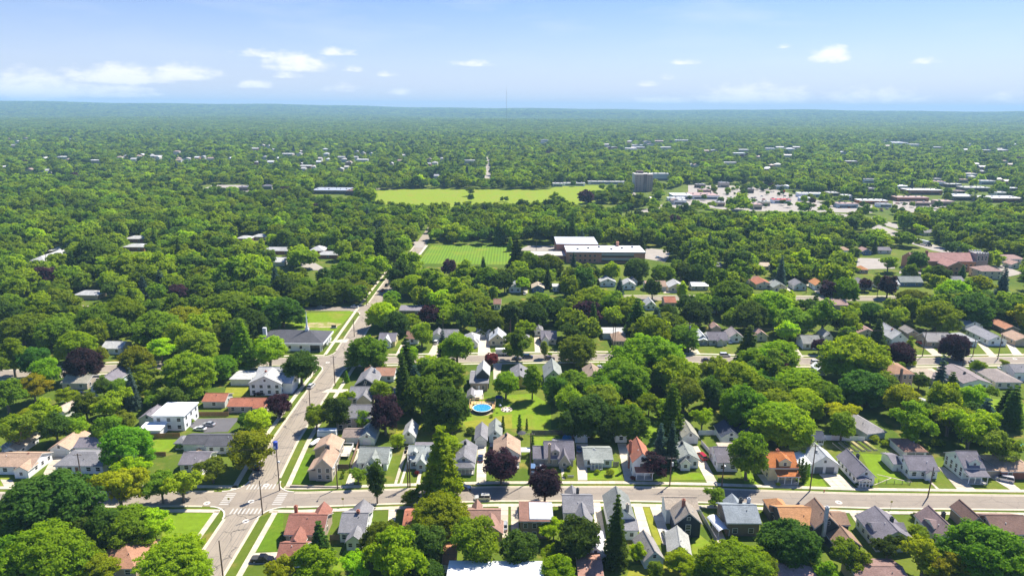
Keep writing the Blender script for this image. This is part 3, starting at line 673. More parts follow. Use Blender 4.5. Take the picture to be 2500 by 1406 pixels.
H('white cape cottage with two dormers and a small pointed entry', 996, 1064, 1124, 2.9, 9, 'x', 2.9, 'ltblue', (.36, .385, .36), win=2, sw=0, shut=C['navy'], dorm=[(.2, 1.5, 1.2, 1.4), (.79, 1.5, 1.2, 1.4)], wings=[('y', 2.8, -1.5, 2.8, 3, 2.7, 1.7, None, None, 1), ('f', 1., 9.05, 7, 2.5, 3.0, .1, 'white', 'rpu')], vents=2)
H('narrow white garage with three small dark panes in its door', 983, 1012, 1064, 2.8, 8.5, 'y', 1.9, 'white', 'rlg', gar=1, sw=0, cat='garage')
H('white bungalow with grey roof and glazed front porch beside the driveway', 1106, 1158, 1128, 3.0, 11, 'y', 2.2, 'white', 'rg', win=0, sw=0, ch=[(.5, .7, 1.9, 'slate')], porch=(0., 1., 2.6, 'h', 2.7, .8, 6))
H('narrow garage with dark grey roof and white gable, left of its twin', 1160, 1187, 1072, 2.7, 9.5, 'y', 1.6, 'white', 'rg', gar=1, sw=0, cat='garage')
H('garage with pale mossy roof and bluish gable, right of the dark roofed one', 1194, 1223, 1062, 2.8, 9, 'y', 1.9, 'ltblue', 'rgg', win=1, sw=0, cat='garage')
H('white house with broad tan gable roof behind the purple tree', 1206, 1268, 1107, 4.3, 9, 'y', 2.6, 'white', 'rt', win=3, sw=0, ch=[(.46, .8, 1.8, 'slate')], porch=(.35, 1., 2.0, 's', 2.6, .5, 3))
H('grey tudor cottage with a tall tan chimney and steep pointed entry', 1331, 1400, 1117, 3.0, 9.5, 'x', 3.3, 'taupe' if False else (.40, .37, .32), 'rpu', win=3, sw=0, ch=[(.14, -.04, 3.2, 'tan')], dorm=[(.36, 2.4, 1.5, .6)], wings=[('y', 4.4, -1.7, 3.2, 4, 2.6, 2.6, None, None, 1), ('x', -3.6, .6, 3.6, 7.4, 2.6, 2.2, None, None, 0), ('f', 3.2, 9.6, 6.4, 2.5, 3, .1, 'ltblue', 'rg')])
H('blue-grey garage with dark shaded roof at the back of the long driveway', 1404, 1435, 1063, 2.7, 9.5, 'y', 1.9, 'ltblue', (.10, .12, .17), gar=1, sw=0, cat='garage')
H('small pale blue house with low grey-green roof and a flat front porch', 1428, 1494, 1120, 2.9, 8.5, 'x', 1.5, 'ltblue', 'rgg', win=3, sw=0, ch=[(.38, .45, .5, 'steel')], porch=(.2, .64, 1.9, 's', 2.6, .35, 4))
H('small white garage in the shade of the big dark trees', 1503, 1531, 1063, 2.6, 5.5, 'y', 1.5, 'white', 'slate', win=1, sw=0, cat='garage')
H('tall white house with orange-red tiled gable roof and a brick chimney', 1546, 1590, 1126, 5.2, 10.3, 'y', 2.9, 'white', (.40, .16, .10), win=1, sw=3, ch=[(-.03, .5, 2.7, 'brick')], porch=(.12, 1.05, 2.4, 's', 2.8, .5, 3))
H('white house with grey-green gable roof beside the red van', 1654, 1706, 1120, 3.2, 8.5, 'y', 1.9, 'white', 'rgg', win=3, sw=1, ch=[(.42, .8, 1.4, 'slate')], wings=[('y', .8, -1.6, 3., 3, 2.6, 1.4, None, None, 1)])
H('white garage with mossy brown-grey roof at the back of the straight driveway', 1667, 1705, 1066, 2.6, 9.5, 'y', 2.0, 'white', (.33, .32, .26), gar=1, sw=0, cat='garage')
H('white gabled house with grey roof left of the round bright tree', 1753, 1803, 1127, 3.4, 9.5, 'x', 2.7, 'white', 'rpu', win=2, sw=2, wings=[('f', 3.4, 9.6, 6, 3, 3.2, .1, 'white', 'rtan')])
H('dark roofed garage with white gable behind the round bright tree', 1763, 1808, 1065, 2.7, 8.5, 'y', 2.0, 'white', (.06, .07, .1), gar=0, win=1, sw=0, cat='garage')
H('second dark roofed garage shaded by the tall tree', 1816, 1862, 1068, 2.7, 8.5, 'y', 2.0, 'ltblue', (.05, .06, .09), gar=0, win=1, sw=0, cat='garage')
H('pale yellow house with rust-orange roof and a central front dormer', 1880, 1946, 1139, 4.9, 8.5, 'x', 2.6, (.68, .60, .36), (.42, .15, .05), win=0, sw=3, dorm=[(.55, 3.6, 1.6, .1)], porch=(.22, 1., 2.4, 's', 3.0, .9, 4), ch=[(.48, .62, 1.6, 'brick')])
H('large white double garage with pale grey roof and two dark doors', 1980, 2048, 1134, 3.0, 8.8, 'y', 3.1, 'white', (.44, .46, .47), gar=2, sw=0, wings=[('w', -3.0, .5, 3.0, 7.5, 2.4, .8, 'white', 'rw')], cat='garage')
H('long white house with grey roof and a small white pillared front porch', 2092, 2136, 1162, 3.1, 12.5, 'y', 2.4, 'white', 'rpu', win=2, sw=5, porch=(.02, .62, 1.7, 'y', 2.5, .7, 4), ch=[(.8, .72, 1.2, 'slate')])
H('white cottage with grey roof and tiny entry gable above the chain fence', 2222, 2290, 1146, 3.1, 8.5, 'x', 2.5, 'white', 'rpu', win=3, sw=3, wings=[('y', 4.6, -1.1, 2., 2.5, 2.6, .9, None, None, 0), ('x', -2.6, 4.5, 2.6, 7, 2.6, 1.1)])
H('garage with brown hipped roof behind the white cottage', 2210, 2262, 1101, 2.7, 9, 'h', 1.7, 'white', 'rbr', win=0, sw=0, gar=2, cat='garage')
H('pale green house with dark roof and a wide covered front porch', 2355, 2402, 1140, 4.4, 9.5, 'x', 2.9, 'pale', 'rpu', win=0, sw=4, dorm=[(.55, 3.4, 1.2, .4)], porch=(.0, 1., 2.8, 's', 2.8, 1.1, 4))
H('brick house with orange-tan hipped roof at the right edge', 2447, 2530, 1149, 2.9, 10, 'h', 1.9, 'brick', 'rt', win=2, sw=0, wm='brickwork', wings=[('f', -4.2, .8, 4.2, 6, 2.5, .1, 'tan', 'rt', 1)])
H('weathered garage with grey hipped roof among the right hand trees', 2118, 2170, 1058, 2.6, 14, 'h', 2.0, 'ltblue', 'rpk' if False else (.33, .31, .31), win=0, sw=0, cat='garage', rot=R(14))
H('small white shed with dark roof and shuttered windows beside the white fence', 1974, 2012, 1071, 2.4, 5, 'x', 1.6, 'white', (.07, .08, .11), win=2, sw=0, cat='shed', shut=C['black'], vents=0)
# --- south side of the front street (backs towards the camera)
H('brown hip roofed house at the lower left corner', 215, 330, 1384, 2.9, 11, 'h', 2.6, 'tan', (.36, .19, .12), win=3, sw=0, ch=[(.78, .7, 1.2, 'brick')])
H('brick-red roofed corner house with green awnings and a rear wing', 697, 787, 1302, 3.1, 9.5, 'x', 2.5, 'tan', (.30, .135, .10), win=3, sw=1, ch=[(.04, .85, 1.6, 'brick')], wings=[('y', 5.0, 6.0, 4.0, 5.6, 3.0, 2.1), ('y', 2.0, -4.6, 3.6, 5, 2.7, 2.2)])
H('brick-red garage roof attached south of the corner house', 678, 740, 1361, 2.7, 6.6, 'x', 1.9, 'white', (.30, .135, .10), gar=0, win=2, sw=1, cat='garage')
H('white house with slate-grey roof, brick chimney and screened rear porch', 829, 889, 1297, 3.2, 9.5, 'x', 2.4, 'white', 'rg', win=3, sw=1, ch=[(.62, .5, 1.9, 'brick')], wings=[('y', 1.4, 6.0, 4.8, 6., 3.0, 2.1), ('y', 2.5, -3.4, 4.0, 4, 2.7, 1.7, 'white', None, 2)])
H('small red-brown roofed outbuilding beside the big bright tree', 986, 1002, 1280, 2.6, 8, 'x', 1.6, 'brown', 'rred', win=0, sw=0, cat='shed')
H('narrow red-brown garage roof between the dark trees at the bottom', 1083, 1110, 1375, 2.7, 8.5, 'x', 1.4, 'white', (.36, .17, .09), gar=1, sw=0, cat='garage')
H('house with pinkish brown roof and wide rear gable beside two driveways', 1142, 1219, 1285, 3.1, 8.6, 'x', 2.2, 'tan', (.30, .18, .14), win=2, sw=0, wings=[('y', 3.0, -2.6, 6.2, 5.2, 3.0, 2.4), ('y', .8, 6.0, 2.4, 4.5, 3.0, 1.6)])
H('brown two storey house with a flat silver roof deck', 1272, 1338, 1271, 5.4, 8.5, 'f', .1, (.26, .20, .15), (.22, .12, .09), win=3, sw=0, vents=0, wings=[('f', 2.6, .5, 5.6, 7.4, 5.62, .1, 'greyw', 'steel')], eo=.5)
H('white house with slate-grey roof and a swept rear wing', 1378, 1447, 1249, 4.2, 9, 'x', 2.3, 'white', 'rg', win=2, sw=0, ch=[(.55, .85, 1.2, 'slate')], wings=[('y', 2.4, -4.4, 5.0, 6, 3.4, 2.6), ('y', 1.2, 7, 3.4, 4, 4.0, 1.7)])
H('tall narrow house with grey-green gable roof and a pale brick chimney', 1487, 1547, 1262, 4.4, 10.8, 'y', 2.7, 'white', (.20, .21, .195), win=2, sw=0, ch=[(.74, .06, 2.2, 'beige')], vents=3, wings=[('s', 4.0, -3.6, 3.2, 3.6, 2.9, .9, 'white', 'rg')])
H('navy blue house with weathered gable roof and white framed window', 1651, 1711, 1274, 4.6, 6.2, 'y', 2.9, 'navy', (.30, .26, .215), win=1, sw=0, ch=[(.4, .6, 2.8, 'brick')], wings=[('x', -1.2, 6.3, 8.6, 5.6, 4.6, 1.8, 'ltblue', (.3, .29, .26) if False else 'rtan', 0)])
H('dark taupe house with blue-grey shingled roof beside the white carport', 1777, 1855, 1274, 4.2, 9.2, 'x', 2.3, 'taupe', (.26, .29, .31), win=2, sw=2, wings=[('y', 2.4, 6.0, 4.4, 5.5, 3.6, 2.0), ], ch=[(.66, .8, 1.3, 'slate'), (.92, .8, 1.4, 'steel')])
H('dark house with bright orange-brown roof and a hipped front wing', 1914, 1990, 1279, 4.3, 9, 'x', 2.2, 'slate', (.42, .215, .10), win=2, sw=2, wings=[('h', -.6, 7.5, 5.0, 5.5, 3.6, 1.8)])
H('tall dark house with steep brown gable and a steel grey chimney', 1992, 2050, 1285, 5.0, 8.6, 'y', 3.0, 'slate', (.27, .175, .12), win=0, sw=3, ch=[(.34, -.04, 4.4, 'steel')], wings=[('y', 3.2, -5.0, 6.4, 5.2, 3.0, 2.3), ('x', 6.2, 1.8, 3.4, 6.0, 4.6, 1.5)])
H('white bungalow with grey roof, two side dormers and dark green rear gable', 2143, 2232, 1318, 3.5, 11, 'y', 2.8, (.62, .64, .60), 'rpu', win=2, sw=4, ch=[(.62, .45, 1.9, 'slate')], wings=[('x', .6, 3.0, 3.6, 3.4, 4.4, 1.0), ('x', 5.6, 3.6, 3.4, 3.2, 4.2, 1.0)])
H('bungalow with mauve-brown roof and a long west dormer', 2290, 2350, 1310, 3.5, 10, 'y', 2.7, (.60, .62, .60), (.235, .17, .165), win=2, sw=4, ch=[(.72, .6, 1.9, 'slate')], wings=[('x', .5, 2.6, 3.0, 4.2, 4.4, .9)])
H('house with chocolate brown roof and dark extension at the right edge', 2432, 2520, 1301, 3.4, 9, 'x', 2.4, 'taupe', (.20, .125, .10), win=2, sw=2, wings=[('y', -4.0, 4.5, 4.2, 8, 3.4, 2.0)])
H('small garage with weathered grey gable roof beside the slab driveway', 1575, 1622, 1366, 2.6, 8.5, 'y', 2.3, 'ltblue', (.27, .25, .23), gar=1, sw=0, cat='garage', rot=R(8))
H('garage with pale green-grey roof partly under a round bush', 1633, 1684, 1346, 2.6, 8, 'y', 2.2, 'beige', (.36, .36, .33), gar=0, win=0, sw=0, cat='garage', rot=R(-8))
H('white garage with pale roof behind the tall spruce at the bottom', 1428, 1480, 1352, 2.7, 9.5, 'y', 2.0, 'white', (.42, .41, .42), gar=1, sw=0, cat='garage')
r2 = H('long building with a white ribbed metal roof at the bottom edge', 1092, 1325, 1432, 4.5, 9.0, 'x', .6, 'white', 'rw', win=6, sw=0, cat='building', rm='ribbed_metal', vents=4, name='metal_roofed_building')
H('low building with pinkish brown roof at the bottom right', 1890, 1995, 1418, 3.2, 9, 'x', 1.2, 'tan', 'rpk', win=3, sw=0)
H('house with dark brown roof cut by the bottom edge', 2100, 2222, 1424, 3.2, 9, 'x', 1.3, 'tan', (.22, .14, .12), win=3, sw=0)
H('brick terrace roof under the spruce at the bottom edge', 1415, 1470, 1404, 2.8, 9, 'x', 1.0, 'brick', (.36, .20, .15), win=0, sw=0, cat='shed')
# --- between the front street and the second street
H('white house with long red-brown roof shaded by the domed maple', 889, 961, 916, 2.9, 9, 'x', 1.7, 'white', (.33, .18, .12), win=3, sw=1)
H('navy gabled house with grey roof beside the street corner', 868, 917, 938, 3.2, 12, 'y', 2.7, 'navy', 'rg', win=1, sw=2, ch=[(.75, .75, 1.6, 'steel')], trim=(.8, .8, .8))
H('tan house with grey cross gabled roof above the street trees', 852, 905, 970, 4.4, 9.5, 'x', 2.4, (.52, .45, .33), 'rg', win=2, sw=2, ch=[(.55, .75, 1.1, 'slate')], wings=[('y', 3.5, -2.5, 5, 5, 4.4, 2.2)])
H('low dark roofed garage behind the tan house', 943, 972, 968, 2.6, 8, 'f', .1, 'greyw', 'rg', win=0, sw=0, cat='garage', vents=0)
H('big tan house hidden behind the purple tree', 820, 905, 1018, 5.2, 9.5, 'x', 2.6, (.46, .40, .31), 'rg', win=4, sw=1)
H('brown house with slate roof and a grey upper gable above the patio', 1148, 1190, 934, 3.6, 13, 'x', 1.8, (.36, .28, .22), 'rg', win=2, sw=0, door=.5, dcol=(.7, .72, .75), dorm=[], wings=[('y', 2.4, 2.5, 5.0, 9.8, 6.0, 2.6, 'slate', 'rlg')])
H('small grey roofed shed beside the pergola and round pool', 1141, 1158, 968, 2.4, 6, 'y', 1.2, 'greyw', 'rg', win=1, sw=0, cat='shed', vents=0)
H('yellow house with large grey roof behind the small round tree', 1247, 1290, 928, 3.2, 13, 'y', 2.2, (.62, .48, .13), 'rg', win=2, sw=0, ch=[(.6, .5, 1.2, 'slate')])
H('pale green house with steep grey-green roof and skylights', 1330, 1372, 921, 4.0, 13, 'y', 3.4, (.5, .58, .5), 'rgg', win=1, sw=1, vents=3)
H('house with tan-brown roof and white enclosed porch beside the asphalt drive', 1430, 1470, 924, 3.0, 12, 'y', 2.2, 'cream', (.31, .235, .18), win=1, sw=0, ch=[(.45, .6, 1.0, 'slate')], porch=(.1, .8, 1.6, 's', 2.6, .3, 5))
H('white shed wall glimpsed beneath the central canopy', 1635, 1662, 952, 3.2, 6, 'x', 1.4, 'white', 'rg', win=1, sw=0, cat='shed')
H('three storey tan apartment house with brown hipped roof and a tall chimney', 2164, 2230, 912, 8.6, 12, 'h', 2.2, (.42, .345, .25), (.34, .20, .13), win=5, sw=0, ch=[(.52, -.04, 1.0, 'taupe')], cat='apartment house', name='apartment_house')
H('open carport with a flat pale grey roof below the apartment house', 2213, 2272, 984, 3.0, 13, 'f', .1, 'taupe', (.45, .45, .47), win=0, sw=0, cat='carport', vents=0, rot=R(16))
H('cream house with tan hipped roof right of the apartment house', 2252, 2312, 922, 3.0, 11, 'h', 1.8, (.64, .60, .42), 'rtan', win=3, sw=2)
H('white split level house with long brown-grey roof above a terrace', 2353, 2420, 935, 5.4, 17, 'y', 1.6, 'white', (.25, .21, .205), win=2, sw=3, wings=[('y', -5.5, 5, 5.6, 9, 3.2, 1.2)], ch=[(.4, .4, 1.0, 'slate')])
H('low cream house with brown-grey hipped roof near the right edge', 2432, 2494, 932, 3.0, 15, 'h', 1.8, 'cream', (.27, .23, .21), win=3, sw=3)
H('white house cut by the right edge of the photo with a grey roof', 2478, 2530, 908, 4.2, 8, 'x', 2.0, 'white', 'rg', win=2, sw=1)
H('small white roofed shed seen through the right hand canopy', 1996, 2016, 903, 2.6, 6, 'y', 1.4, 'white', 'rw', win=0, sw=0, cat='shed')
# --- north side of the second street
H('cream and grey cottage with white gable right of the domed maple', 925, 964, 832, 2.9, 9, 'x', 2.5, (.62, .54, .3), 'rpu', win=2, sw=1, wings=[('y', 1.6, -1.8, 4.2, 5, 2.9, 2.2, 'white', 'rlg', 1)])
H('brown roofed cottage behind the rounded street tree', 992, 1020, 826, 2.9, 9, 'x', 2.2, 'white', 'rbr', win=1, sw=0)
H('grey house with slate roof and white garage door', 1078, 1116, 822, 2.9, 9, 'x', 2.3, 'greyw', 'rg', win=1, sw=0, wings=[('y', -4.6, 1, 4.8, 8, 2.7, 1.8, 'white', 'rg')])
H('white cottage with light hipped roof, left of the shared driveway', 1133, 1168, 832, 2.9, 9.5, 'h', 2.3, 'white', 'rlg', win=1, sw=0, wings=[('y', 3, -2.2, 3.4, 4, 2.7, 1.7, 'white', 'rlg', 1)])
H('small garage with brown-grey gable behind the shared driveway', 1163, 1184, 812, 2.6, 7.5, 'y', 1.7, 'greyw', (.3, .28, .26), gar=1, sw=0, cat='garage')
H('small garage with silver gable beside its brown-grey neighbour', 1186, 1206, 812, 2.6, 7.5, 'y', 1.7, 'ltblue', 'rlg', gar=1, sw=0, cat='garage')
H('cream stone cottage with steep silver roof right of the shared driveway', 1195, 1234, 830, 3.0, 10, 'y', 3.1, (.58, .50, .36), (.44, .46, .47), win=2, sw=0, ch=[(.25, .5, 1.4, 'slate')])
H('dark grey roofed cottage behind the feathery street tree', 1253, 1292, 834, 2.9, 10, 'h', 2.0, 'cream', 'rg', win=2, sw=0, ch=[(.72, .5, 1.1, 'slate')])
H('white cottage with dark grey roof beside the red shrub', 1322, 1358, 827, 2.9, 9.5, 'x', 2.6, 'cream', 'rpu', win=2, sw=0, wings=[('y', .3, -1.8, 3.2, 4, 2.8, 2, 'white', 'rpu', 0)])
H('little white garage with grey gable behind the red shrub', 1306, 1325, 808, 2.6, 7, 'y', 1.6, 'white', 'rg', win=1, sw=0, cat='garage')
H('tan hip roofed house with a glazed front and long pale rear roof', 1498, 1531, 831, 3.0, 10, 'h', 2.3, (.56, .46, .33), 'rt', win=5, sw=3, wings=[('f', -3.5, 10.5, 11, 9, 3.0, .1, 'ltblue', 'rlg')])
H('grey brown cottage with small entry gable across from the utility pole', 1732, 1776, 829, 2.9, 9, 'x', 2.5, 'greyw', 'rpu', win=2, sw=1, wings=[('y', 3.6, -1.6, 3., 3, 2.6, 1.3, None, None, 0)])
H('pinkish garage roof peeking behind the grey brown cottage', 1738, 1760, 801, 2.6, 6, 'y', 1.5, 'tan', 'rpk', win=0, sw=0, cat='garage')
H('pale blue house with a white porch gable beside the big utility pole', 1704, 1726, 826, 2.9, 9, 'y', 2.1, 'ltblue', 'rw', win=1, sw=0, porch=(0, 1., 1.8, 'y', 2.5, .9, 3))
H('white cottage with brown-grey roof behind the tall conifer', 1783, 1814, 822, 3.0, 9, 'y', 2.2, 'white', (.3, .26, .25), win=1, sw=0)
H('cottage with pinkish roof right of the tall conifer', 1842, 1874, 819, 2.9, 9, 'y', 2.2, 'cream', 'rpk', win=1, sw=0)
H('white cottage with olive-grey roof above a bright lawn', 1962, 2004, 838, 3.0, 8.5, 'x', 2.7, 'white', (.27, .27, .24), win=2, sw=0, door=.5)
H('little white gabled cottage left of the largest round tree', 2014, 2034, 822, 3.0, 8, 'y', 1.9, 'white', 'rlg', win=0, sw=1)
H('white roofed shed among the trees above the olive roofed cottage', 1955, 1972, 800, 2.6, 6, 'y', 1.6, 'white', 'rpk', win=0, sw=0, cat='shed')
H('cream and pink roofed house behind the largest round tree', 2096, 2139, 812, 2.9, 9, 'y', 2.0, 'cream', 'rpk', win=1, sw=1)
H('long white house with broad pale grey roof and brick chimney', 2178, 2217, 827, 4.0, 16, 'y', 3.1, 'white', 'rlg', win=2, sw=3, ch=[(.4, .4, 1.2, 'brick')])
H('small grey garage behind the dark leaning pole', 2217, 2243, 813, 2.6, 8, 'y', 1.7, 'tan', (.3, .28, .28), win=0, sw=1, cat='garage')
H('brown brick cottage with clipped grey gable beside the red pickup', 2265, 2324, 833, 3.1, 9, 'x', 2.9, (.34, .27, .22), (.33, .31, .29), win=2, sw=1, wings=[('y', 6.6, -1.4, 3.2, 4, 3.1, 2.4, None, None, 1)])
H('grey and blue house partly hidden by the round purple tree', 2338, 2386, 832, 3.0, 11, 'h', 2.2, 'ltblue', 'rlg', win=2, sw=1)
H('long white house with grey roof and a terraced front bank', 2414, 2458, 830, 3.0, 17, 'y', 2.1, 'white', (.28, .28, .30), win=2, sw=4)
H('double white garage with grey roof behind the purple tree', 2358, 2400, 794, 2.7, 11, 'y', 2.0, 'white', (.32, .34, .37), gar=1, sw=1, cat='garage')
H('brick house with orange-brown roof at the upper right of the row', 2455, 2488, 803, 2.8, 12, 'y', 1.6, 'taupe', (.42, .20, .12), win=1, sw=2)
H('tan house with orange-tan roof at the right edge of the row', 2480, 2530, 831, 2.9, 10, 'y', 2.0, (.56, .42, .28), 'rt', win=1, sw=2)
# --- third row
for (lb, a, b, e, d, k, ri, wl, rf) in (
    ('white cottage with silver gable at the left end of the third row', 1243, 1272, 702, 9, 'y', 2.3, 'white', 'rlg'), ('blue grey bungalow with low front porch and brown roof', 1299, 1328, 703, 9, 'y', 1.8, 'blue', 'rtan'),
    ('white cottage roof behind the olive tree of the third row', 1466, 1503, 688, 9, 'y', 2.0, 'white', 'rlg'), ('white gabled cottage left of the brown roofed one in the third row', 1521, 1552, 695, 9, 'y', 2.2, 'white', 'rlg'),
    ('cottage with long tan-brown roof in the third row', 1577, 1626, 699, 9, 'x', 2.6, 'greyw', 'rt'), ('cream cottage with a grey double gable above a bright lawn', 1634, 1672, 701, 11, 'y', 2.6, 'cream', 'rlg'),
    ('low house with a long white roof in the third row', 1690, 1729, 698, 8, 'x', 1.4, 'greyw', 'rw'), ('house with silver-grey roof and cream walls in the third row', 1888, 1922, 701, 11, 'y', 2.4, 'cream', 'rgg'),
    ('dark gabled cottage beside a pole in the third row', 1940, 1970, 697, 10, 'y', 2.2, 'ltblue', 'rg'), ('white cottage with orange roof beside the red-leaved tree', 1991, 2018, 696, 10, 'y', 2.2, 'white', 'ror'),
    ('brown roofed bungalow behind the small purple tree', 2100, 2130, 696, 12, 'y', 2.2, 'greyw', 'rpu'), ('white cottage half behind the dark purple street tree', 2150, 2196, 694, 10, 'x', 2.2, 'white', 'rlg'),
    ('blue cottage with two dormers and grey roof', 2199, 2252, 688, 8, 'x', 2.8, 'blue', 'rgg'), ('slate blue cottage with low gables right of the brick church trees', 2314, 2354, 686, 9, 'x', 2.2, 'blue', 'rg'),
    ('white cottage with twin dormer below the dark trees', 1578, 1601, 745, 9, 'y', 2.4, 'white', 'rlg'), ('cottage with orange-red roof glimpsed between the third row trees', 1624, 1650, 738, 9, 'x', 2.2, 'tan', 'rred'),
    ('blue-grey cottage with steep gable below the third street', 1737, 1754, 752, 10, 'y', 2.6, 'ltblue', 'rg'), ('house with mottled pink-brown roof below the third street', 2026, 2070, 744, 9, 'x', 1.9, 'tan', 'rpk'),
    ('dark flat roofed house above the bright lawn beside the purple tree', 975, 1030, 758, 8, 's', .6, 'taupe', 'rpu'), ('white walled cottage with brown roof left of the tall dark trees', 1206, 1222, 742, 9, 'x', 1.8, 'white', 'rbr'),
    ('tan roofed outbuilding under the dark trees behind the second row', 1206, 1226, 788, 9, 'x', 1.6, 'tan', 'rt'), ('low white house with dark shaded roof behind the third row', 1827, 1856, 683, 8, 'x', 1.6, 'white', 'rbr'),
    ('orange-red roofed house at the edge of the third row shade', 1847, 1885, 694, 12, 'y', 1.9, 'cream', 'rred'), ('small grey blue gable behind the white third row cottage', 1538, 1556, 686, 7, 'y', 1.8, 'ltblue', 'rg'),
    ('narrow dark shed wall beside the tall third row conifer', 1350, 1366, 700, 7, 'f', .1, 'greyw', 'rlg'), ('pink roofed cottage behind the purple shrub', 1207, 1228, 693, 9, 'h', 2.0, 'tan', 'rpk'),
    ('grey cottage wall between the trees right of the school', 1748, 1762, 650, 9, 'x', 1.8, 'slate', 'rg'), ('cream house with pale roof among the trees right of the school', 1852, 1880, 650, 9, 'x', 1.8, 'cream', 'rtan'),
    ('small orange roofed bungalow beside the curved lot', 2099, 2120, 658, 8, 'h', 1.6, 'tan', 'ror'), ('tan bungalow with orange roof behind the curved lot', 2052, 2078, 611, 9, 'h', 2.0, 'white', 'rt'),
    ('grey bungalow with twin gables beside the curved lot', 2105, 2128, 614, 9, 'y', 2.2, 'blue', 'rpk'), ('low long house with mauve roof left of the brick church', 2142, 2176, 611, 9, 'x', 1.8, 'greyw', 'rpu'),
    ('blue grey cottage in the dark trees above the avenue truck', 2258, 2285, 568, 9, 'x', 2.2, 'greyw', 'rg'), ('pinkish house with layered roofs right of the church tower', 2446, 2500, 632, 10, 'h', 2.2, 'greyw', 'rpk'),
    ('white cottage with pink roof at the right edge below the layered house', 2470, 2500, 646, 9, 'y', 2.0, 'white', 'rpk')):
    H(lb, a, b, e, 2.9 if 'low' in lb else 3.2, d, k, ri, wl, rf, win=2, sw=1, vents=0)
r3 = H('two storey house with brown hipped roof right of the brick church', 2398, 2448, 662, 5.6, 13, 'h', 2.6, 'cream', (.33, .22, .19), win=3, sw=2)
# --- left of the long street, deep in the canopy
for (lb, a, b, e, ze, d, k, ri, wl, rf, wn_) in (
    ('two storey brick apartment block with silver hipped roof at the far left', 74, 108, 636, 6.0, 30, 'h', 2.2, 'brick', 'rlg', 2), ('silver roofed brick house behind the brick apartment block', 118, 150, 612, 3.2, 10, 'h', 1.8, 'brick', 'rlg', 1),
    ('brick house with silver hipped roof, upper of the pair in the left canopy', 303, 350, 583, 3.2, 12, 'h', 1.6, 'brick', 'rlg', 2), ('brick house with silver hipped roof, lower of the pair in the left canopy', 300, 352, 603, 3.2, 12, 'h', 1.6, 'brick', 'rlg', 2),
    ('ranch roof showing as a grey strip in the left canopy', 180, 238, 720, 3.0, 9, 'h', 1.6, 'tan', 'rlg', 0), ('brick ranch house with silver roof beside the left side street', 628, 712, 612, 3.0, 10, 'h', 1.9, 'brick', 'rlg', 3),
    ('brick house with bright silver hip roof above the parked cars', 755, 790, 612, 3.4, 14, 'h', 2.4, 'brick', 'rlg', 1), ('lower brick house with silver hip roof beside the lawn', 776, 824, 622, 3.0, 9, 'h', 1.8, 'brick', 'rlg', 1),
    ('grey roofed house cut off by the round tree on the left side street', 665, 693, 640, 3.0, 14, 'x', 2.0, 'greyw', 'rlg', 0), ('silver roofed bungalow above the pale left lawn', 578, 612, 582, 3.0, 9, 'h', 1.6, 'brick', 'rlg', 1),
    ('bungalow with grey roof right of the silver roofed one', 615, 650, 578, 3.0, 9, 'h', 1.6, 'tan', 'rlg', 1), ('small white cottage beside the street far up on its left', 912, 922, 598, 3.0, 8, 'y', 2.0, 'white', 'rlg', 0)):
    H(lb, a, b, e, ze, d, k, ri, wl, rf, win=wn_, sw=1, vents=0, wm='brickwork' if wl == 'brick' else 'siding')
# --- church with the white steeple
rc = H('white church with dark hipped roof and a slim white steeple', 628, 786, 835, 4.3, 17, 'h', 3.3, (.74, .77, .80), 'rdg', win=0, sw=0, cat='church', name='church', vents=0, eo=.9)
W_ = P(786, 835, 4.3)[0] - P(628, 835, 4.3)[0]
SOLID.append((-122, 300, -86, 322))
part(rc, 'white_fascia', 'paint', (.78, .8, .82), (-.9, -1.0, 3.3, W_ + .9, -.82, 4.2), (W_ + .82, -1.0, 3.3, W_ + 1.0, 17.9, 4.2))
part(rc, 'entrance', 'glass', None, (W_ - 5.5, -.06, .1, W_ - .3, -.02, 3.0), (W_ + .02, .5, .1, W_ + .06, 8, 3.0))
for i in range(4): obj('post', post_me, rc, (.8, .8, .8), (W_ + .8 if i > 1 else W_ - 5.5 + i * 5, -.8 if i < 2 else 2 + i * 3, 0), 0, (2.2, 2.2, 3.4))
st = MB(); sx_ = W_ * .70
st.box(sx_ - .9, 7.6, 6.5, sx_ + .9, 9.4, 8.4, .12, .12); st.cyl(sx_, 8.5, 8.4, 9.6, .75, .6, 8); st.cyl(sx_, 8.5, 9.6, 17, .5, .04, 8)
st.build('steeple', 'paint', rc, (.82, .82, .82))
part(rc, 'chimney', 'brickwork', (.6, .62, .64), (.6, 6, 3, 2.2, 7.4, 9.2))
part(rc, 'window_band', 'glass', None, *[(4 + i * 5.2, -.05, 1.2, 5.2 + i * 5.2, -.01, 2.6) for i in range(4)])
# --- brick school beyond the playing field
rs = empty('school', (*P(1383, 642), 0)); tag(rs, 'long brick school with flat white roofs and grey window bands', 'school')
sx0, sy0 = P(1383, 642); sw_ = P(1573, 642)[0] - sx0
volume(rs, 'f', 0, 0, sw_, 24, 0, 8.4, .1, (.52, .23, .15), (.74, .75, .77), wm='brickwork', rm='paint', o=.25)
volume(rs, 'f', -6, 24.4, 32, 30, 0, 9.6, .1, (.40, .2, .15), (.62, .65, .68), wm='brickwork', rm='ribbed_metal', o=.3)
volume(rs, 'f', -26, 6, 25.6, 16, 0, 4.2, .1, (.36, .16, .11), (.50, .44, .40), wm='brickwork', rm='paint', o=.25)
for z in (1.2, 4.6):
    part(rs, 'window_band', 'glass', None, (26, -.12, z, 50, -.02, z + 1.2), (26, -.12, z, 26.1, 0, z + 1.1))
    part(rs, 'spandrel_panel', 'paint', (.38, .38, .38), (26, -.14, z + 1.25, 50, -.03, z + 2.8))
    for i in range(6): window(rs, 3 + i * 3.6, 0, z + 1, 1.8, 1.5, 0, (.4, .35, .33))
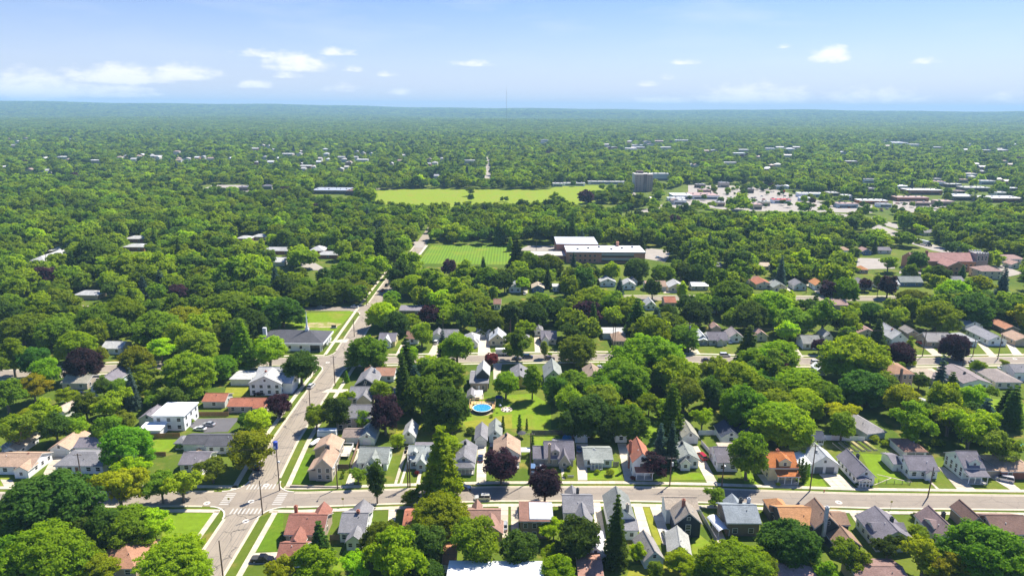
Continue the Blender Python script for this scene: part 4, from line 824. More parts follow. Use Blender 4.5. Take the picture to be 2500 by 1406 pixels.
part(rs, 'cornice', 'paint', (.34, .33, .33), (-.3, -.32, 7.8, sw_ + .3, -.27, 8.45))
for i in range(6): MB().box(8 + i * 8.5, 8 + (i % 3) * 4, 8.5, 9.6 + i * 8.5, 9.6 + (i % 3) * 4, 9.6).build('roof_vent', 'paint', rs, (.12, .12, .13))
part(rs, 'chimney', 'brickwork', (.5, .25, .16), (40, 22, 8, 42, 24, 12))
SOLID += [(sx0 - 27, sy0, sx0 + sw_, sy0 + 56)]; SHOW.append((1366, 588, 1573, 640, sy0)); SHOW.append((1340, 600, 1383, 616, sy0))
# --- brick church at the right
rb = tag(empty('brick_church', (*P(2272, 668), 0)), 'large orange brick church with pink-brown roof and a crenellated stone tower', 'church')
bx0, by0 = P(2272, 668); bw = P(2395, 668)[0] - bx0
volume(rb, 'x', -8, 8, bw + 8, 16, 0, 7.5, 4.5, (.44, .22, .12), (.36, .20, .175), wm='brickwork')
volume(rb, 'y', 8, -5, 13, 16, 0, 6.5, 3.2, (.46, .23, .12), (.36, .20, .175), wm='brickwork')
for i in range(3):
    for z in (1.8, 4.8): window(rb, 10.5 + i * 4, -5, z, 1.6, 1.2, 0, (.3, .2, .15))
for i in range(5): window(rb, 24 + i * 3, 8, 3.2, 1.2, 4, 0, (.4, .3, .25))
volume(rb, 'f', bw, 9, 9, 9, 0, 12.5, .1, (.33, .26, .23), (.3, .28, .27), wm='brickwork', o=0, wn='tower', rn='tower_roof')
b_ = MB()
for i in range(5):
    for q in ((bw + i * 1.9, 9, bw + i * 1.9 + 1, 9.5), (bw + i * 1.9, 17.5, bw + i * 1.9 + 1, 18)): b_.box(q[0], q[1], 12.5, q[2], q[3], 13.8)
b_.build('battlements', 'brickwork', rb, (.62, .6, .56))
for i in range(3): window(rb, bw + 1.8 + i * 2.7, 9, 9.4, 1.3, 3.6, 0, (.7, .68, .64))
part(rb, 'chimney', 'brickwork', (.3, .14, .1), (2, 12, 9, 3.4, 13.4, 14))
SOLID += [(bx0 - 8, by0 - 5, bx0 + bw + 9, by0 + 26)]; SHOW.append((2246, 614, 2424, 660, by0))
# --- blocks around the park and the shopping area
def block(label, pl, pr, pb, h, d, wall, roofc, cat='building', name='building', win=0, kind='f', rise=.1, group=None, wm='siding', rm='paint', show=True, levels=None, gl=True):
    x0, y0 = P(pl, pb); x1, _ = P(pr, pb); w_ = x1 - x0
    r_ = tag(empty(name, (x0, y0, 0)), label, cat, group)
    volume(r_, kind, 0, 0, w_, d, 0, h, rise, C[wall] if isinstance(wall, str) else wall, C[roofc] if isinstance(roofc, str) else roofc, wm=wm, rm=rm, o=.3)
    for L_ in range(levels or 0):
        for i in range(win): window(r_, w_ * (i + .5) / win, 0, 1.8 + 3.1 * L_, min(1.8, w_ / win * .55), 1.5)
    if kind == 'f':
        for i in range(max(2, min(6, int(w_ / 7)))):
            ux, uy = w_ * (i + .6) / (max(2, min(6, int(w_ / 7))) + .2), d * rnd.uniform(.25, .7)
            MB().box(ux - .9, uy - .8, h, ux + .9, uy + .8, h + 1.3).build('roof_unit', 'paint', r_, rnd.choice([(.2, .2, .21), (.5, .5, .5), (.65, .65, .63)]))
    if win and not levels: part(r_, 'window_band', 'glass', None, (w_ * .08, -.1, 1, w_ * .92, -.03, min(h - 1, 2.8)))
    SOLID.append((x0 - 2, y0 - 2, x1 + 2, y0 + d + 2))
    if show: SHOW.append((pl, proj(x0, y0 + d * .6, h)[1], pr, pb - 2, y0))
    return r_, w_
rt_, tw = block('tall brown slab tower block beside the park meadow', 1549, 1592, 468, 24, 24, (.50, .35, .28), (.45, .42, .38), 'tower block', 'tower_block', wm='brickwork')
part(rt_, 'pale_end_wall', 'siding', (.52, .47, .45), (-.2, .3, 0, -.05, 23.7, 23.9)); part(rt_, 'stair_shaft', 'brickwork', (.24, .17, .15), (tw * .48, -.8, 0, tw * .66, -.02, 24.6), (4, 14, 24, 14, 20, 27.5))
for i in range(7):
    for fx in (.1, .3, .76, .9): window(rt_, tw * fx, 0, 2.1 + i * 3.2, 1.3, 1.2, 0, (.4, .33, .3))
block('long low white wing behind the brown tower block', 1590, 1632, 441, 11, 16, (.6, .58, .57), 'rlg', win=8)
for (lb, a, b, e, h, d, wl, rf) in (
    ('pale blue ended terrace left of the meadow trees', 1350, 1374, 456, 4.5, 14, 'ltblue', 'rlg'), ('long white roofed terrace beyond the meadow, left part', 1376, 1428, 454, 4, 12, 'white', 'rlg'), ('long white roofed terrace beyond the meadow, right part', 1436, 1525, 450, 4, 12, 'white', 'rlg'),
    ('long dark roofed strip of shops left of the big parking lot', 1690, 1755, 487, 5, 34, 'white', 'rpk'), ('brown gabled shop in the parking lot', 1758, 1780, 458, 7, 12, 'beige', 'rg'), ('low brown building at the top of the parking lot', 1700, 1722, 459, 5, 12, 'taupe', 'rg'),
    ('white roofed depot behind the street trees below the tower', 1643, 1690, 487, 5, 26, 'steel', 'rw'), ('white loading shed left of the depot', 1630, 1672, 491, 4, 7, 'white', 'rw'), ('dark kiosk building among lot trees', 1821, 1840, 472, 6, 9, 'taupe', 'rg'),
    ('white and green drum shaped store at the lot edge', 1856, 1880, 503, 5, 10, 'cream', 'rgg'), ('fuel station with a red canopy in front of the lot', 1888, 1930, 497, 4.6, 12, 'white', 'red'), ('small blue gabled shop behind the red canopy', 1895, 1916, 463, 5, 9, 'ltblue', 'rg'),
    ('white shop with red front beside the far side of the lot', 1952, 2012, 482, 5, 14, 'white', 'rw'), ('long white flat shop in front of the red fronted one', 1953, 1980, 491, 4, 8, 'ltblue', 'rw'), ('grey fuel station with a tiled roof at the right of the lot', 2046, 2094, 508, 5, 14, 'ltblue', 'rpk'),
    ('white roofed store half hidden by trees above the lot', 1983, 2028, 442, 5, 22, 'white', 'rw'), ('store with long white roof and orange base right of the lot', 2100, 2165, 499, 4.5, 16, 'orange', 'rw'), ('brown hall with white roof in the right hand trees', 2217, 2297, 476, 6.5, 22, 'brick', 'rw'),
    ('pink brick hall with flat roof below the white roofed hall', 2190, 2265, 492, 5, 18, 'brick', 'rpk'), ('flat roofed works at the right, upper of the cluster', 2356, 2415, 468, 5.5, 22, 'taupe', 'rlg'), ('flat roofed works at the right, lower left of the cluster', 2330, 2385, 490, 5.5, 26, 'taupe', 'rw'),
    ('flat roofed works at the right, longest of the cluster', 2395, 2500, 495, 5.5, 30, 'brick', 'rlg'), ('white house with mauve hipped roof above the white roofed hall', 2283, 2306, 455, 7, 16, 'white', 'rpk'), ('cottage with white gable beyond the big trees right of the lot', 2108, 2136, 447, 6, 12, 'white', 'rg'),
    ('brown roofed long shed below the pink brick hall', 2233, 2270, 503, 4, 12, 'tan', 'rbr'), ('old brick school with blue-grey roofs left of the meadow', 762, 850, 474, 5, 34, 'taupe', (.33, .36, .42)), ('low dark wing of the old brick school', 846, 868, 477, 6, 12, 'brown', 'rbr'),
    ('grey roofed wing left of the old brick school', 640, 664, 463, 5, 16, 'grey', 'rpu'), ('long dark roof beyond the pale lot on the left', 583, 606, 466, 5, 14, 'taupe', 'rpu')):
    block(lb, a, b, e, h, d, wl, rf, win=4 if b - a > 30 else 2, show='half' not in lb)
_r2 = random.Random(21)
for cx, cy, wl, rf, lb in ((2130, 470, 'tan', 'rg', 'small tan block just above the orange based store'), (2205, 462, 'white', 'rw', 'white shop left of the house with the mauve roof'), (2330, 458, 'taupe', 'rlg', 'grey roofed unit right of the white roofed hall'), (2345, 474, 'beige', 'rbr', 'brown roofed unit left of the works'),
        (2446, 478, 'white', 'rlg', 'pale unit above the longest works'), (2478, 467, 'taupe', 'rw', 'white roofed unit at the right edge above the works'), (2310, 503, 'tan', 'rpk', 'pink roofed unit left below the works'), (2162, 507, 'white', 'rg', 'grey roofed kiosk before the orange based store'), (1937, 462, 'greyw', 'rw', 'white unit right of the blue gabled shop'),
        (2036, 479, 'beige', 'rlg', 'beige unit behind the grey fuel station'), (2070, 489, 'white', 'rw', 'bright roofed unit right above the fuel station'), (1722, 473, 'taupe', 'rbr', 'brown roofed unit on the left part of the lot'), (2290, 443, 'white', 'rg', 'grey roofed block behind the mauve roofed house'), (2352, 447, 'tan', 'rt', 'tan roofed block among trees beyond the works'), (2412, 451, 'greyw', 'rlg', 'silver roofed block beyond the right hand works'),
        (1660, 500, 'white', 'rlg', 'silver shed below the white loading shed'), (1760, 505, 'tan', 'rg', 'low shed at the lower left of the lot'), (1850, 512, 'beige', 'rpk', 'pinkish shed at the lower edge of the lot')):
    wp = _r2.uniform(16, 36); block(lb, cx - wp / 2, cx + wp / 2, cy, _r2.uniform(4, 6), _r2.uniform(10, 18), wl, rf, win=2)
# houses and halls glimpsed above the canopy, further and further away
FARB = [(290, 392, 14, 6), (305, 388, 10, 5), (335, 389, 12, 6), (370, 388, 16, 5), (430, 380, 14, 9), (455, 395, 20, 5), (495, 392, 10, 7), (515, 394, 18, 5), (560, 395, 8, 6), (625, 405, 12, 6), (480, 393, 12, 6),
        (165, 397, 8, 5), (70, 423, 18, 5), (110, 424, 16, 4), (5, 417, 12, 5), (40, 351, 12, 5), (60, 343, 18, 5), (110, 332, 14, 5), (155, 330, 8, 6), (170, 345, 8, 5), (20, 345, 8, 6), (30, 362, 10, 6), (300, 320, 22, 6), (360, 314, 8, 5),
        (380, 316, 20, 5), (10, 297, 22, 6), (640, 361, 12, 6), (655, 362, 8, 5), (660, 404, 16, 6), (730, 382, 12, 5), (735, 376, 8, 5), (735, 408, 10, 5), (740, 420, 10, 5), (780, 394, 10, 5), (850, 405, 14, 6), (830, 422, 16, 6), (845, 416, 10, 5),
        (800, 396, 10, 5), (885, 381, 12, 6), (905, 382, 8, 6), (985, 386, 10, 5), (975, 400, 8, 5), (955, 407, 10, 5), (765, 415, 10, 5), (665, 372, 10, 5), (640, 287, 60, 6), (756, 290, 14, 6), (860, 289, 70, 8), (977, 289, 22, 7),
        (1035, 292, 20, 9), (1065, 440, 12, 6), (1310, 291, 34, 7), (1407, 316, 18, 6), (1330, 348, 20, 6), (1325, 353, 14, 5), (1460, 296, 40, 6), (1500, 299, 30, 6), (1530, 300, 18, 6), (1575, 298, 24, 8), (1520, 305, 26, 5), (1550, 345, 26, 6),
        (1580, 352, 20, 6), (1610, 350, 24, 6), (1500, 366, 20, 5), (1540, 368, 30, 5), (1665, 347, 36, 5), (1690, 411, 10, 6), (1700, 412, 12, 6), (1690, 300, 26, 5), (1740, 299, 18, 6), (1760, 297, 20, 7), (1750, 303, 24, 5), (1830, 345, 10, 5), (1880, 368, 26, 5),
        (1905, 366, 20, 6), (1930, 369, 22, 5), (1945, 365, 18, 5), (1895, 312, 46, 6), (1930, 318, 60, 6), (1960, 305, 30, 7), (1978, 312, 42, 6), (1945, 322, 50, 6), (2010, 322, 20, 5), (2030, 326, 12, 6), (2045, 331, 14, 6), (2065, 333, 14, 6), (2085, 336, 30, 5),
        (2130, 341, 42, 5), (2165, 346, 14, 5), (2225, 346, 90, 6), (2200, 353, 40, 4), (2235, 357, 26, 4), (2270, 328, 30, 4), (2300, 328, 20, 4), (2290, 366, 26, 7), (2410, 372, 26, 5), (2450, 370, 24, 5), (2060, 378, 20, 5), (1885, 412, 14, 6), (1900, 411, 18, 7), (1875, 420, 12, 6),
        (1925, 385, 22, 4), (2080, 400, 30, 4), (2440, 447, 14, 5), (2460, 452, 14, 5), (2375, 440, 14, 5), (2370, 433, 10, 5), (1800, 305, 10, 5), (1825, 303, 30, 4), (1650, 500, 20, 4), (2030, 278, 8, 6), (1340, 303, 4, 14)]
_r4 = random.Random(12)
for (n, x0, x1, y0, y1) in ((12, 1480, 1640, 338, 372), (16, 1870, 2120, 300, 345), (12, 2080, 2480, 338, 378), (14, 620, 900, 368, 426), (10, 100, 520, 378, 402), (8, 1700, 1960, 360, 425), (6, 2300, 2500, 400, 440), (5, 1000, 1150, 375, 420)):
    for _ in range(n): FARB.append((round(_r4.uniform(x0, x1)), round(_r4.uniform(y0, y1)), _r4.choice((8, 10, 12, 14, 18, 28)), 6))
FARB = list(dict.fromkeys(FARB))
LMK = ((0, 'the left edge'), (160, 'the left canopy'), (330, 'the canopy left of the pale lot'), (480, 'the pale lot'), (620, 'the grey roofed wing'), (730, 'the brick school on the left'), (860, 'the left end of the meadow'), (1000, 'the middle of the meadow'), (1180, 'the straight far avenue'),
       (1330, 'the pale terrace'), (1470, 'the white terrace'), (1580, 'the brown tower block'), (1700, 'the strip of shops'), (1800, 'the big parking lot'), (1900, 'the red canopy'), (2000, 'the half hidden white store'), (2130, 'the big round trees'), (2250, 'the white roofed hall'), (2390, 'the flat roofed works'), (2500, 'the right edge'))
ORD = 'nearest,second nearest,third nearest,fourth nearest,fifth nearest,sixth nearest,seventh nearest,eighth nearest,ninth nearest,tenth nearest,eleventh nearest,twelfth nearest,thirteenth nearest,fourteenth nearest,fifteenth nearest,sixteenth nearest,seventeenth nearest,eighteenth nearest,nineteenth nearest,twentieth nearest,twenty-first nearest,twenty-second nearest,twenty-third nearest,twenty-fourth nearest'.split(',')
_bins = {}
for q in sorted(FARB, key=lambda q: -q[1]):
    k = min(LMK, key=lambda l: abs(l[0] - q[0]))[1]; key = (k, q[2] > 24); _bins.setdefault(key, []).append(q)
FLB = {}
for (k, wide), L_ in _bins.items():
    for i, q in enumerate(L_): FLB[q] = f"{ORD[min(i, len(ORD) - 1)] + ' of the ' if len(L_) > 1 else ''}{'long pale halls' if wide else 'small pale buildings'} far beyond {k}"
for i, (cx, cy, wp, h) in enumerate(FARB):
    x, y = P(cx, cy); s = F / proj(x, y, 0)[2] * 0 + proj(x, y, 0)[2]
    wm_ = max(8., wp / s)
    r_ = tag(empty('distant_building', (x - wm_ / 2, y, 0)), FLB[(cx, cy, wp, h)], 'building', 'buildings far off among the treetops')
    rf = rnd.choice([(.6, .6, .6), (.45, .44, .43), (.33, .33, .34), (.34, .25, .2), (.5, .46, .42)]) if wp <= 24 else rnd.choice([(.75, .75, .74), (.5, .5, .5)])
    hh = h * .8 + 1.0 + y / 1500.
    volume(r_, 'f' if wp > 24 else rnd.choice('xyh'), 0, 0, wm_, max(12, min(60, wm_ * .7)), 0, hh, .1 if wp > 24 else 2.2, rnd.choice([(.5, .48, .45), (.35, .3, .26), (.3, .16, .12), (.4, .4, .38)]), rf, rm='paint', o=0)
    SOLID.append((x - wm_ / 2 - 3, y - 3, x + wm_ / 2 + 3, y + max(12, min(60, wm_ * .7))))
    SHOW.append((cx - wp / 2 + 1, cy - h * s * 1.1 - 1, cx + wp / 2 - 1, cy - h * s * .75, y))
# ------------------------------------------------------------------ trees
LEAFM = M['leaves']
def leafmesh(name, puffs, per, size, seed, flat=1., up=.25, core=True, out_w=.5, axis=None, asp=.62):
    """puffs: (x, y, z, r). Leaf clumps as small quads spread over every puff, plus a rough inner core."""
    g_ = np.random.default_rng(seed)
    cs, ns, ss = [], [], []
    pf = np.array(puffs); ctr = pf[:, :3].mean(0)
    for (x, y, z, r) in puffs:
        n = max(6, int(per * r * r / 3.2))
        v = g_.normal(size=(n, 3)); v /= np.linalg.norm(v, axis=1)[:, None]
        v[:, 2] = np.where(v[:, 2] < -.35, -v[:, 2] * .6, v[:, 2])
        rad = r * (g_.uniform(.45, 1.0, n) ** .4) * g_.uniform(.86, 1.22, n)
        p = v * rad[:, None]; p[:, 2] *= flat
        c = p + (x, y, z)
        o = c - ctr if axis is None else c - np.c_[np.zeros((n, 2)), c[:, 2] - axis]
        o /= np.linalg.norm(o, axis=1)[:, None] + 1e-6
        nn = v * out_w + o * .3 + (0, 0, up) + g_.normal(size=(n, 3)) * .42
        nn /= np.linalg.norm(nn, axis=1)[:, None]
        cs.append(c); ns.append(nn); ss.append(size * g_.uniform(.6, 1.35, n))
    c, n, s = np.vstack(cs), np.vstack(ns), np.concatenate(ss)
    t = np.cross(n, g_.normal(size=n.shape)); t /= np.linalg.norm(t, axis=1)[:, None] + 1e-9
    b = np.cross(n, t)
    t *= s[:, None] * .5; b *= s[:, None] * .5 * asp
    V = np.empty((len(c), 4, 3)); V[:, 0] = c - t - b * .6; V[:, 1] = c + t * .6 - b; V[:, 2] = c + t + b * .6; V[:, 3] = c - t * .6 + b
    V = V.reshape(-1, 3); nq = len(c)
    me = bpy.data.meshes.new(name)
    verts = V; faces = np.arange(nq * 4).reshape(-1, 4)
    if core:
        ov = np.array([(1, 0, 0), (-1, 0, 0), (0, 1, 0), (0, -1, 0), (0, 0, 1), (0, 0, -1)], float)
        of = [(0, 2, 4), (2, 1, 4), (1, 3, 4), (3, 0, 4), (2, 0, 5), (1, 2, 5), (3, 1, 5), (0, 3, 5)]
        cv, cf = [], []
        for (x, y, z, r) in puffs:
            k = len(verts) + len(cv) * 6 if False else None
            cv.append(ov * (r * .68) * (1, 1, flat) * g_.uniform(.75, 1.1, (6, 1)) + (x, y, z))
        base = len(verts); allv = np.vstack(cv); verts = np.vstack([verts, allv])
        tri = np.array([[base + 6 * i + q for q in f] for i in range(len(puffs)) for f in of])
    else: tri = np.zeros((0, 3), int)
    me.vertices.add(len(verts)); me.vertices.foreach_set('co', verts.astype(np.float32).ravel())
    me.loops.add(nq * 4 + len(tri) * 3); me.loops.foreach_set('vertex_index', np.concatenate([faces.ravel(), tri.ravel()]).astype(np.int32))
    me.polygons.add(nq + len(tri))
    me.polygons.foreach_set('loop_start', np.concatenate([np.arange(nq) * 4, nq * 4 + np.arange(len(tri)) * 3]).astype(np.int32))
    me.update(calc_edges=True); me.materials.append(LEAFM)
    return me
def sphere_pts(n, g_):
    i = np.arange(n) + .5; ph = np.arccos(1 - 2 * i / n); th = math.pi * (1 + 5 ** .5) * i + g_.uniform(0, 6)
    return np.c_[np.cos(th) * np.sin(ph), np.sin(th) * np.sin(ph), np.cos(ph)]
def puffs_of(sp, seed):
    g_ = np.random.default_rng(seed); out = []
    if sp == 'M':       # dense rounded crown, 10 m wide
        sx, sy = g_.uniform(.92, 1.05, 2)
        for v in sphere_pts(64, g_):
            if v[2] < -.72: continue
            k = g_.uniform(.60, 1.08); r = g_.uniform(.8, 1.6)
            out.append((v[0] * k * 4.1 * sx, v[1] * k * 4.1 * sy, 5.6 + v[2] * k * (4.3 if v[2] > 0 else 3.9), r))
        for _ in range(8):
            v = g_.normal(size=3) * 1.2; out.append((v[0], v[1], 6.2 + v[2], 2.0))
    elif sp == 'O':     # broad irregular crown made of several limbs' worth of foliage, 12 m wide
        nl = int(g_.integers(6, 9))
        for i in range(nl):
            a = 2 * math.pi * i / nl + g_.uniform(-.4, .4); rr = g_.uniform(2.0, 4.4) if i else .5; zz = g_.uniform(3.8, 8.6) + (2.4 if not i else 0); R_ = g_.uniform(1.7, 2.5)
            for v in sphere_pts(13, g_):
                if v[2] < -.75: continue
                k = g_.uniform(.6, 1.05); out.append((rr * math.cos(a) + v[0] * R_ * k, rr * math.sin(a) + v[1] * R_ * k, zz + v[2] * R_ * .8 * k, g_.uniform(.65, 1.25)))
            out.append((rr * math.cos(a), rr * math.sin(a), zz - .2, R_ * .8))
        out += [(0, 0, 6, 2.8), (0, 0, 4, 2.2)]
    elif sp in ('GM', 'GO', 'GL'):    # very large crowns, 19 m wide
        nl = {'GM': 22, 'GO': 19, 'GL': 24}[sp]; RR, ZZ = 6.6, 13.5
        for i in range(nl):
            a = i * 2.4 + g_.uniform(-.3, .3); f = math.sqrt((i + .5) / nl); rr = RR * f * g_.uniform(.85, 1.08)
            R_ = g_.uniform(2.1, 3.2); zt_ = ZZ * math.sqrt(max(0, 1 - (rr / 9.6) ** 2)) - R_ + g_.uniform(-1.2, .6) + 1.2
            if sp == 'GL': zt_ -= 1.5; R_ *= 1.1
            for v in sphere_pts(17, g_):
                if v[2] < -.8: continue
                k = g_.uniform(.6, 1.08); out.append((rr * math.cos(a) + v[0] * R_ * k, rr * math.sin(a) + v[1] * R_ * k, max(2.4, zt_ + v[2] * R_ * .85 * k), g_.uniform(.7, 1.35)))
            out.append((rr * math.cos(a), rr * math.sin(a), zt_ - .3, R_ * .85))
            if f > .6:
                for v in sphere_pts(9, g_): out.append((rr * 1.1 * math.cos(a) + v[0] * 1.9, rr * 1.1 * math.sin(a) + v[1] * 1.9, max(2.2, zt_ - 4.2 + v[2] * 2), g_.uniform(.9, 1.5)))
                out.append((rr * math.cos(a), rr * math.sin(a), max(3, zt_ - 4), 2.4))
        for z in (4, 7, 10): out.append((0, 0, z, 3.6))
    elif sp == 'L':     # feathery spreading crown in flat layers, 11 m wide
        for i in range(58):
            a = g_.uniform(0, 6.283); rr = 4.6 * math.sqrt(g_.uniform(0, 1)); zz = 3.4 + 6.2 * (1 - (rr / 5.2) ** 2) * g_.uniform(.12, 1)
            out.append((rr * math.cos(a), rr * math.sin(a), zz, g_.uniform(.9, 1.6)))
        out.append((0, 0, 6, 2.2))
    elif sp in ('S', 'P'):    # conifers: whorls of drooping branches, 7 m / 8 m wide
        Hh, W0, top = (16., 3.3, .25) if sp == 'S' else (13., 3.8, .7)
        nz = 17 if sp == 'S' else 12
        for i in range(nz):
            f = i / (nz - 1); z = 1.2 + (Hh - 1.6) * f; R_ = (W0 * (1 - f) ** .85 + top) * g_.uniform(.85, 1.1)
            nb = max(3, int(9 * (1 - f) + 3))
            for j in range(nb):
                a = 2 * math.pi * j / nb + i * .7 + g_.uniform(-.3, .3); L_ = R_ * g_.uniform(.75, 1.1)
                for q in (.45, .8): out.append((L_ * q * math.cos(a), L_ * q * math.sin(a), z - L_ * q * (.22 if sp == 'S' else .02), (.30 + .20 * R_ * (1.2 - q)) * (1. if sp == 'S' else 1.35)))
            out.append((0, 0, z, max(.3, R_ * .42)))
    elif sp == 'C':     # tall oval, 6 m wide
        for v in sphere_pts(46, g_):
            k = g_.uniform(.7, 1.); out.append((v[0] * 2.4 * k, v[1] * 2.4 * k, 6.6 + v[2] * 4.6 * k, g_.uniform(.7, 1.15)))
        for z in (3.5, 5, 6.5, 8, 9.5): out.append((0, 0, z, 1.6))
    elif sp == 'A':     # arborvitae, 2 m wide
        for i in range(26):
            f = i / 25; z = .5 + 5.6 * f; R_ = .62 * (1 - f ** 2.2) + .08; a = i * 2.4
            out.append((R_ * math.cos(a) * .6, R_ * math.sin(a) * .6, z, .32 + .2 * (1 - f)))
    elif sp == 'B':     # round shrub, 2 m wide
        for v in sphere_pts(20, g_):
            if v[2] < -.3: continue
            out.append((v[0] * .62, v[1] * .62, .62 + v[2] * .5, g_.uniform(.28, .42)))
        out.append((0, 0, .6, .55))
    return out
SPEC = dict(GM=(19., 8.2, 15.), GO=(19., 8.0, 15.), GL=(19.5, 7.4, 14.), M=(10., 6.2, 10.6), O=(12., 6.9, 11.5), L=(11., 6.6, 10.5), S=(7., 7.4, 16.), P=(8.4, 6.2, 13.), C=(6.4, 6.6, 11.8), A=(2., 3.2, 6.4), B=(2., .7, 1.4))   # width, crown centre height, height
LEAFSZ = dict(GM=.56, GO=.54, GL=.46, M=.52, O=.5, L=.42, S=.42, P=.46, C=.48, A=.26, B=.2)
PER = dict(GM=130, GO=140, GL=170, M=230, O=250, L=260, S=330, P=260, C=230, A=420, B=900)
FLAT = dict(GM=.85, GO=.8, GL=.5, M=.85, O=.8, L=.42, S=.55, P=.6, C=.9, A=1.2, B=.9)
crowns, trunks = {}, {}
for sp in SPEC:
    for v in range(3 if sp in 'MOL' or len(sp) > 1 else 2):
        sd = ord(sp[-1]) * 10 + v + 300 * (len(sp) - 1); pf = puffs_of(sp, sd)
        for lod, (kp, ks) in enumerate(((1., 1.), (.30, 1.75), (.10, 2.9))):
            if lod and (sp in 'AB' or len(sp) > 1): continue
            crowns[sp, v, lod] = leafmesh('crown', pf, PER[sp] * kp, LEAFSZ[sp] * ks, sd + 7 * lod, FLAT[sp], core=True, axis=None, out_w=.55, up=.22 if sp != 'S' else .1)
        g_ = random.Random(sd); hc = SPEC[sp][1]
        for k in (0,):
            t_ = MB(); rr = .34 if sp in 'MO' else .55 if len(sp) > 1 else .24
            if sp in 'AB': t_.tube([(0, 0, 0), (0, 0, hc)], [.08, .04], 5)
            elif sp in 'SPC': t_.tube([(0, 0, -.1), (0, 0, hc), (0, 0, SPEC[sp][2] * .93)], [.26, .16, .04], 6)
            else:
                t_.tube([(0, 0, -.1), (g_.uniform(-.2, .2), g_.uniform(-.2, .2), 2.2), (g_.uniform(-.3, .3), g_.uniform(-.3, .3), hc)], [rr * 1.25, rr, rr * .6], 7)
                for i in range(6):
                    a = i * 1.05 + g_.uniform(-.3, .3); L_ = g_.uniform(2.4, 3.6) * (1.8 if len(sp) > 1 else 1)
                    t_.tube([(0, 0, 2.0 + .35 * i), (L_ * .45 * math.cos(a), L_ * .45 * math.sin(a), 3.6 + .4 * i), (L_ * math.cos(a), L_ * math.sin(a), hc + .3 * i - .4)], [rr * .55, rr * .4, rr * .15], 5)
            trunks[sp, v] = t_.mesh('trunk', 'bark')
TC = dict(g=(.212, .300, .014), d=(.076, .138, .016), y=(.320, .350, .014), l=(.265, .370, .012), o=(.185, .255, .018), p=(.060, .028, .036), b=(.075, .130, .095), r=(.19, .045, .03), e=(.146, .232, .015))
CN = dict(g='mid green', d='dark green', y='yellowish', l='bright lime green', o='olive green', p='dark purple', b='blue-green', r='red leaved', e='deep green')
SN = dict(M='round crowned tree', O='broad spreading tree', L='feathery crowned tree', S='tall spruce', P='shaggy pine', C='narrow oval tree', A='columnar arborvitae', B='rounded shrub')
NM = dict(GM='maple_tree', GO='oak_tree', GL='locust_tree', M='maple_tree', O='oak_tree', L='locust_tree', S='spruce_tree', P='pine_tree', C='oval_tree', A='arborvitae', B='shrub')
PLANTED = []
def sz_(s, sp):
    k = 1.3 if len(sp) == 1 else .95
    return s if s < k or sp in 'SPCA' else k * (s / k) ** .6
def plant(x, y, s, sp, col, label, group=None, lod=0, rz=None, cat=None, jit=.12, joint=False):
    if sp in 'MOL' and s > 1.45 and y < 470: s *= SPEC[sp][0] / 19.; sp = 'G' + sp; lod = 0
    v = rnd.randrange(3 if sp in 'MOL' or len(sp) > 1 else 2)
    c = [a * rnd.uniform(1 - jit, 1 + jit) for a in TC[col]]
    if sp in 'AB': lod = 0
    r_ = tag(empty(NM[sp], (x, y, 0), rnd.uniform(0, 6.28) if rz is None else rz), label, cat or ('shrub' if sp in 'AB' else 'tree'), group)
    r_.scale = (s * rnd.uniform(.9, 1.08), s * rnd.uniform(.9, 1.08), sz_(s, sp) * rnd.uniform(.9, 1.12))
    obj('crown', crowns[sp, v, lod], r_, c); obj('trunk', trunks[sp, v], r_, (.17, .14, .11))
    PLANTED.append((x, y, SPEC[sp][0] * s / 2))
    return r_
def tree(cx, cy, wpx, code, where):
    sp, col = code
    W0, hc, ht = SPEC[sp]
    z = hc
    for _ in range(6):
        x, y = P(cx, cy, z); s = wpx / proj(x, y, z)[2] / W0; z = hc * sz_(s, sp)
    s = min(s * 1.14, 3.2)
    plant(x, y, s, sp, col, f'{CN[col]} {SN[sp]} {where}', lod=0 if y < 330 else 1)
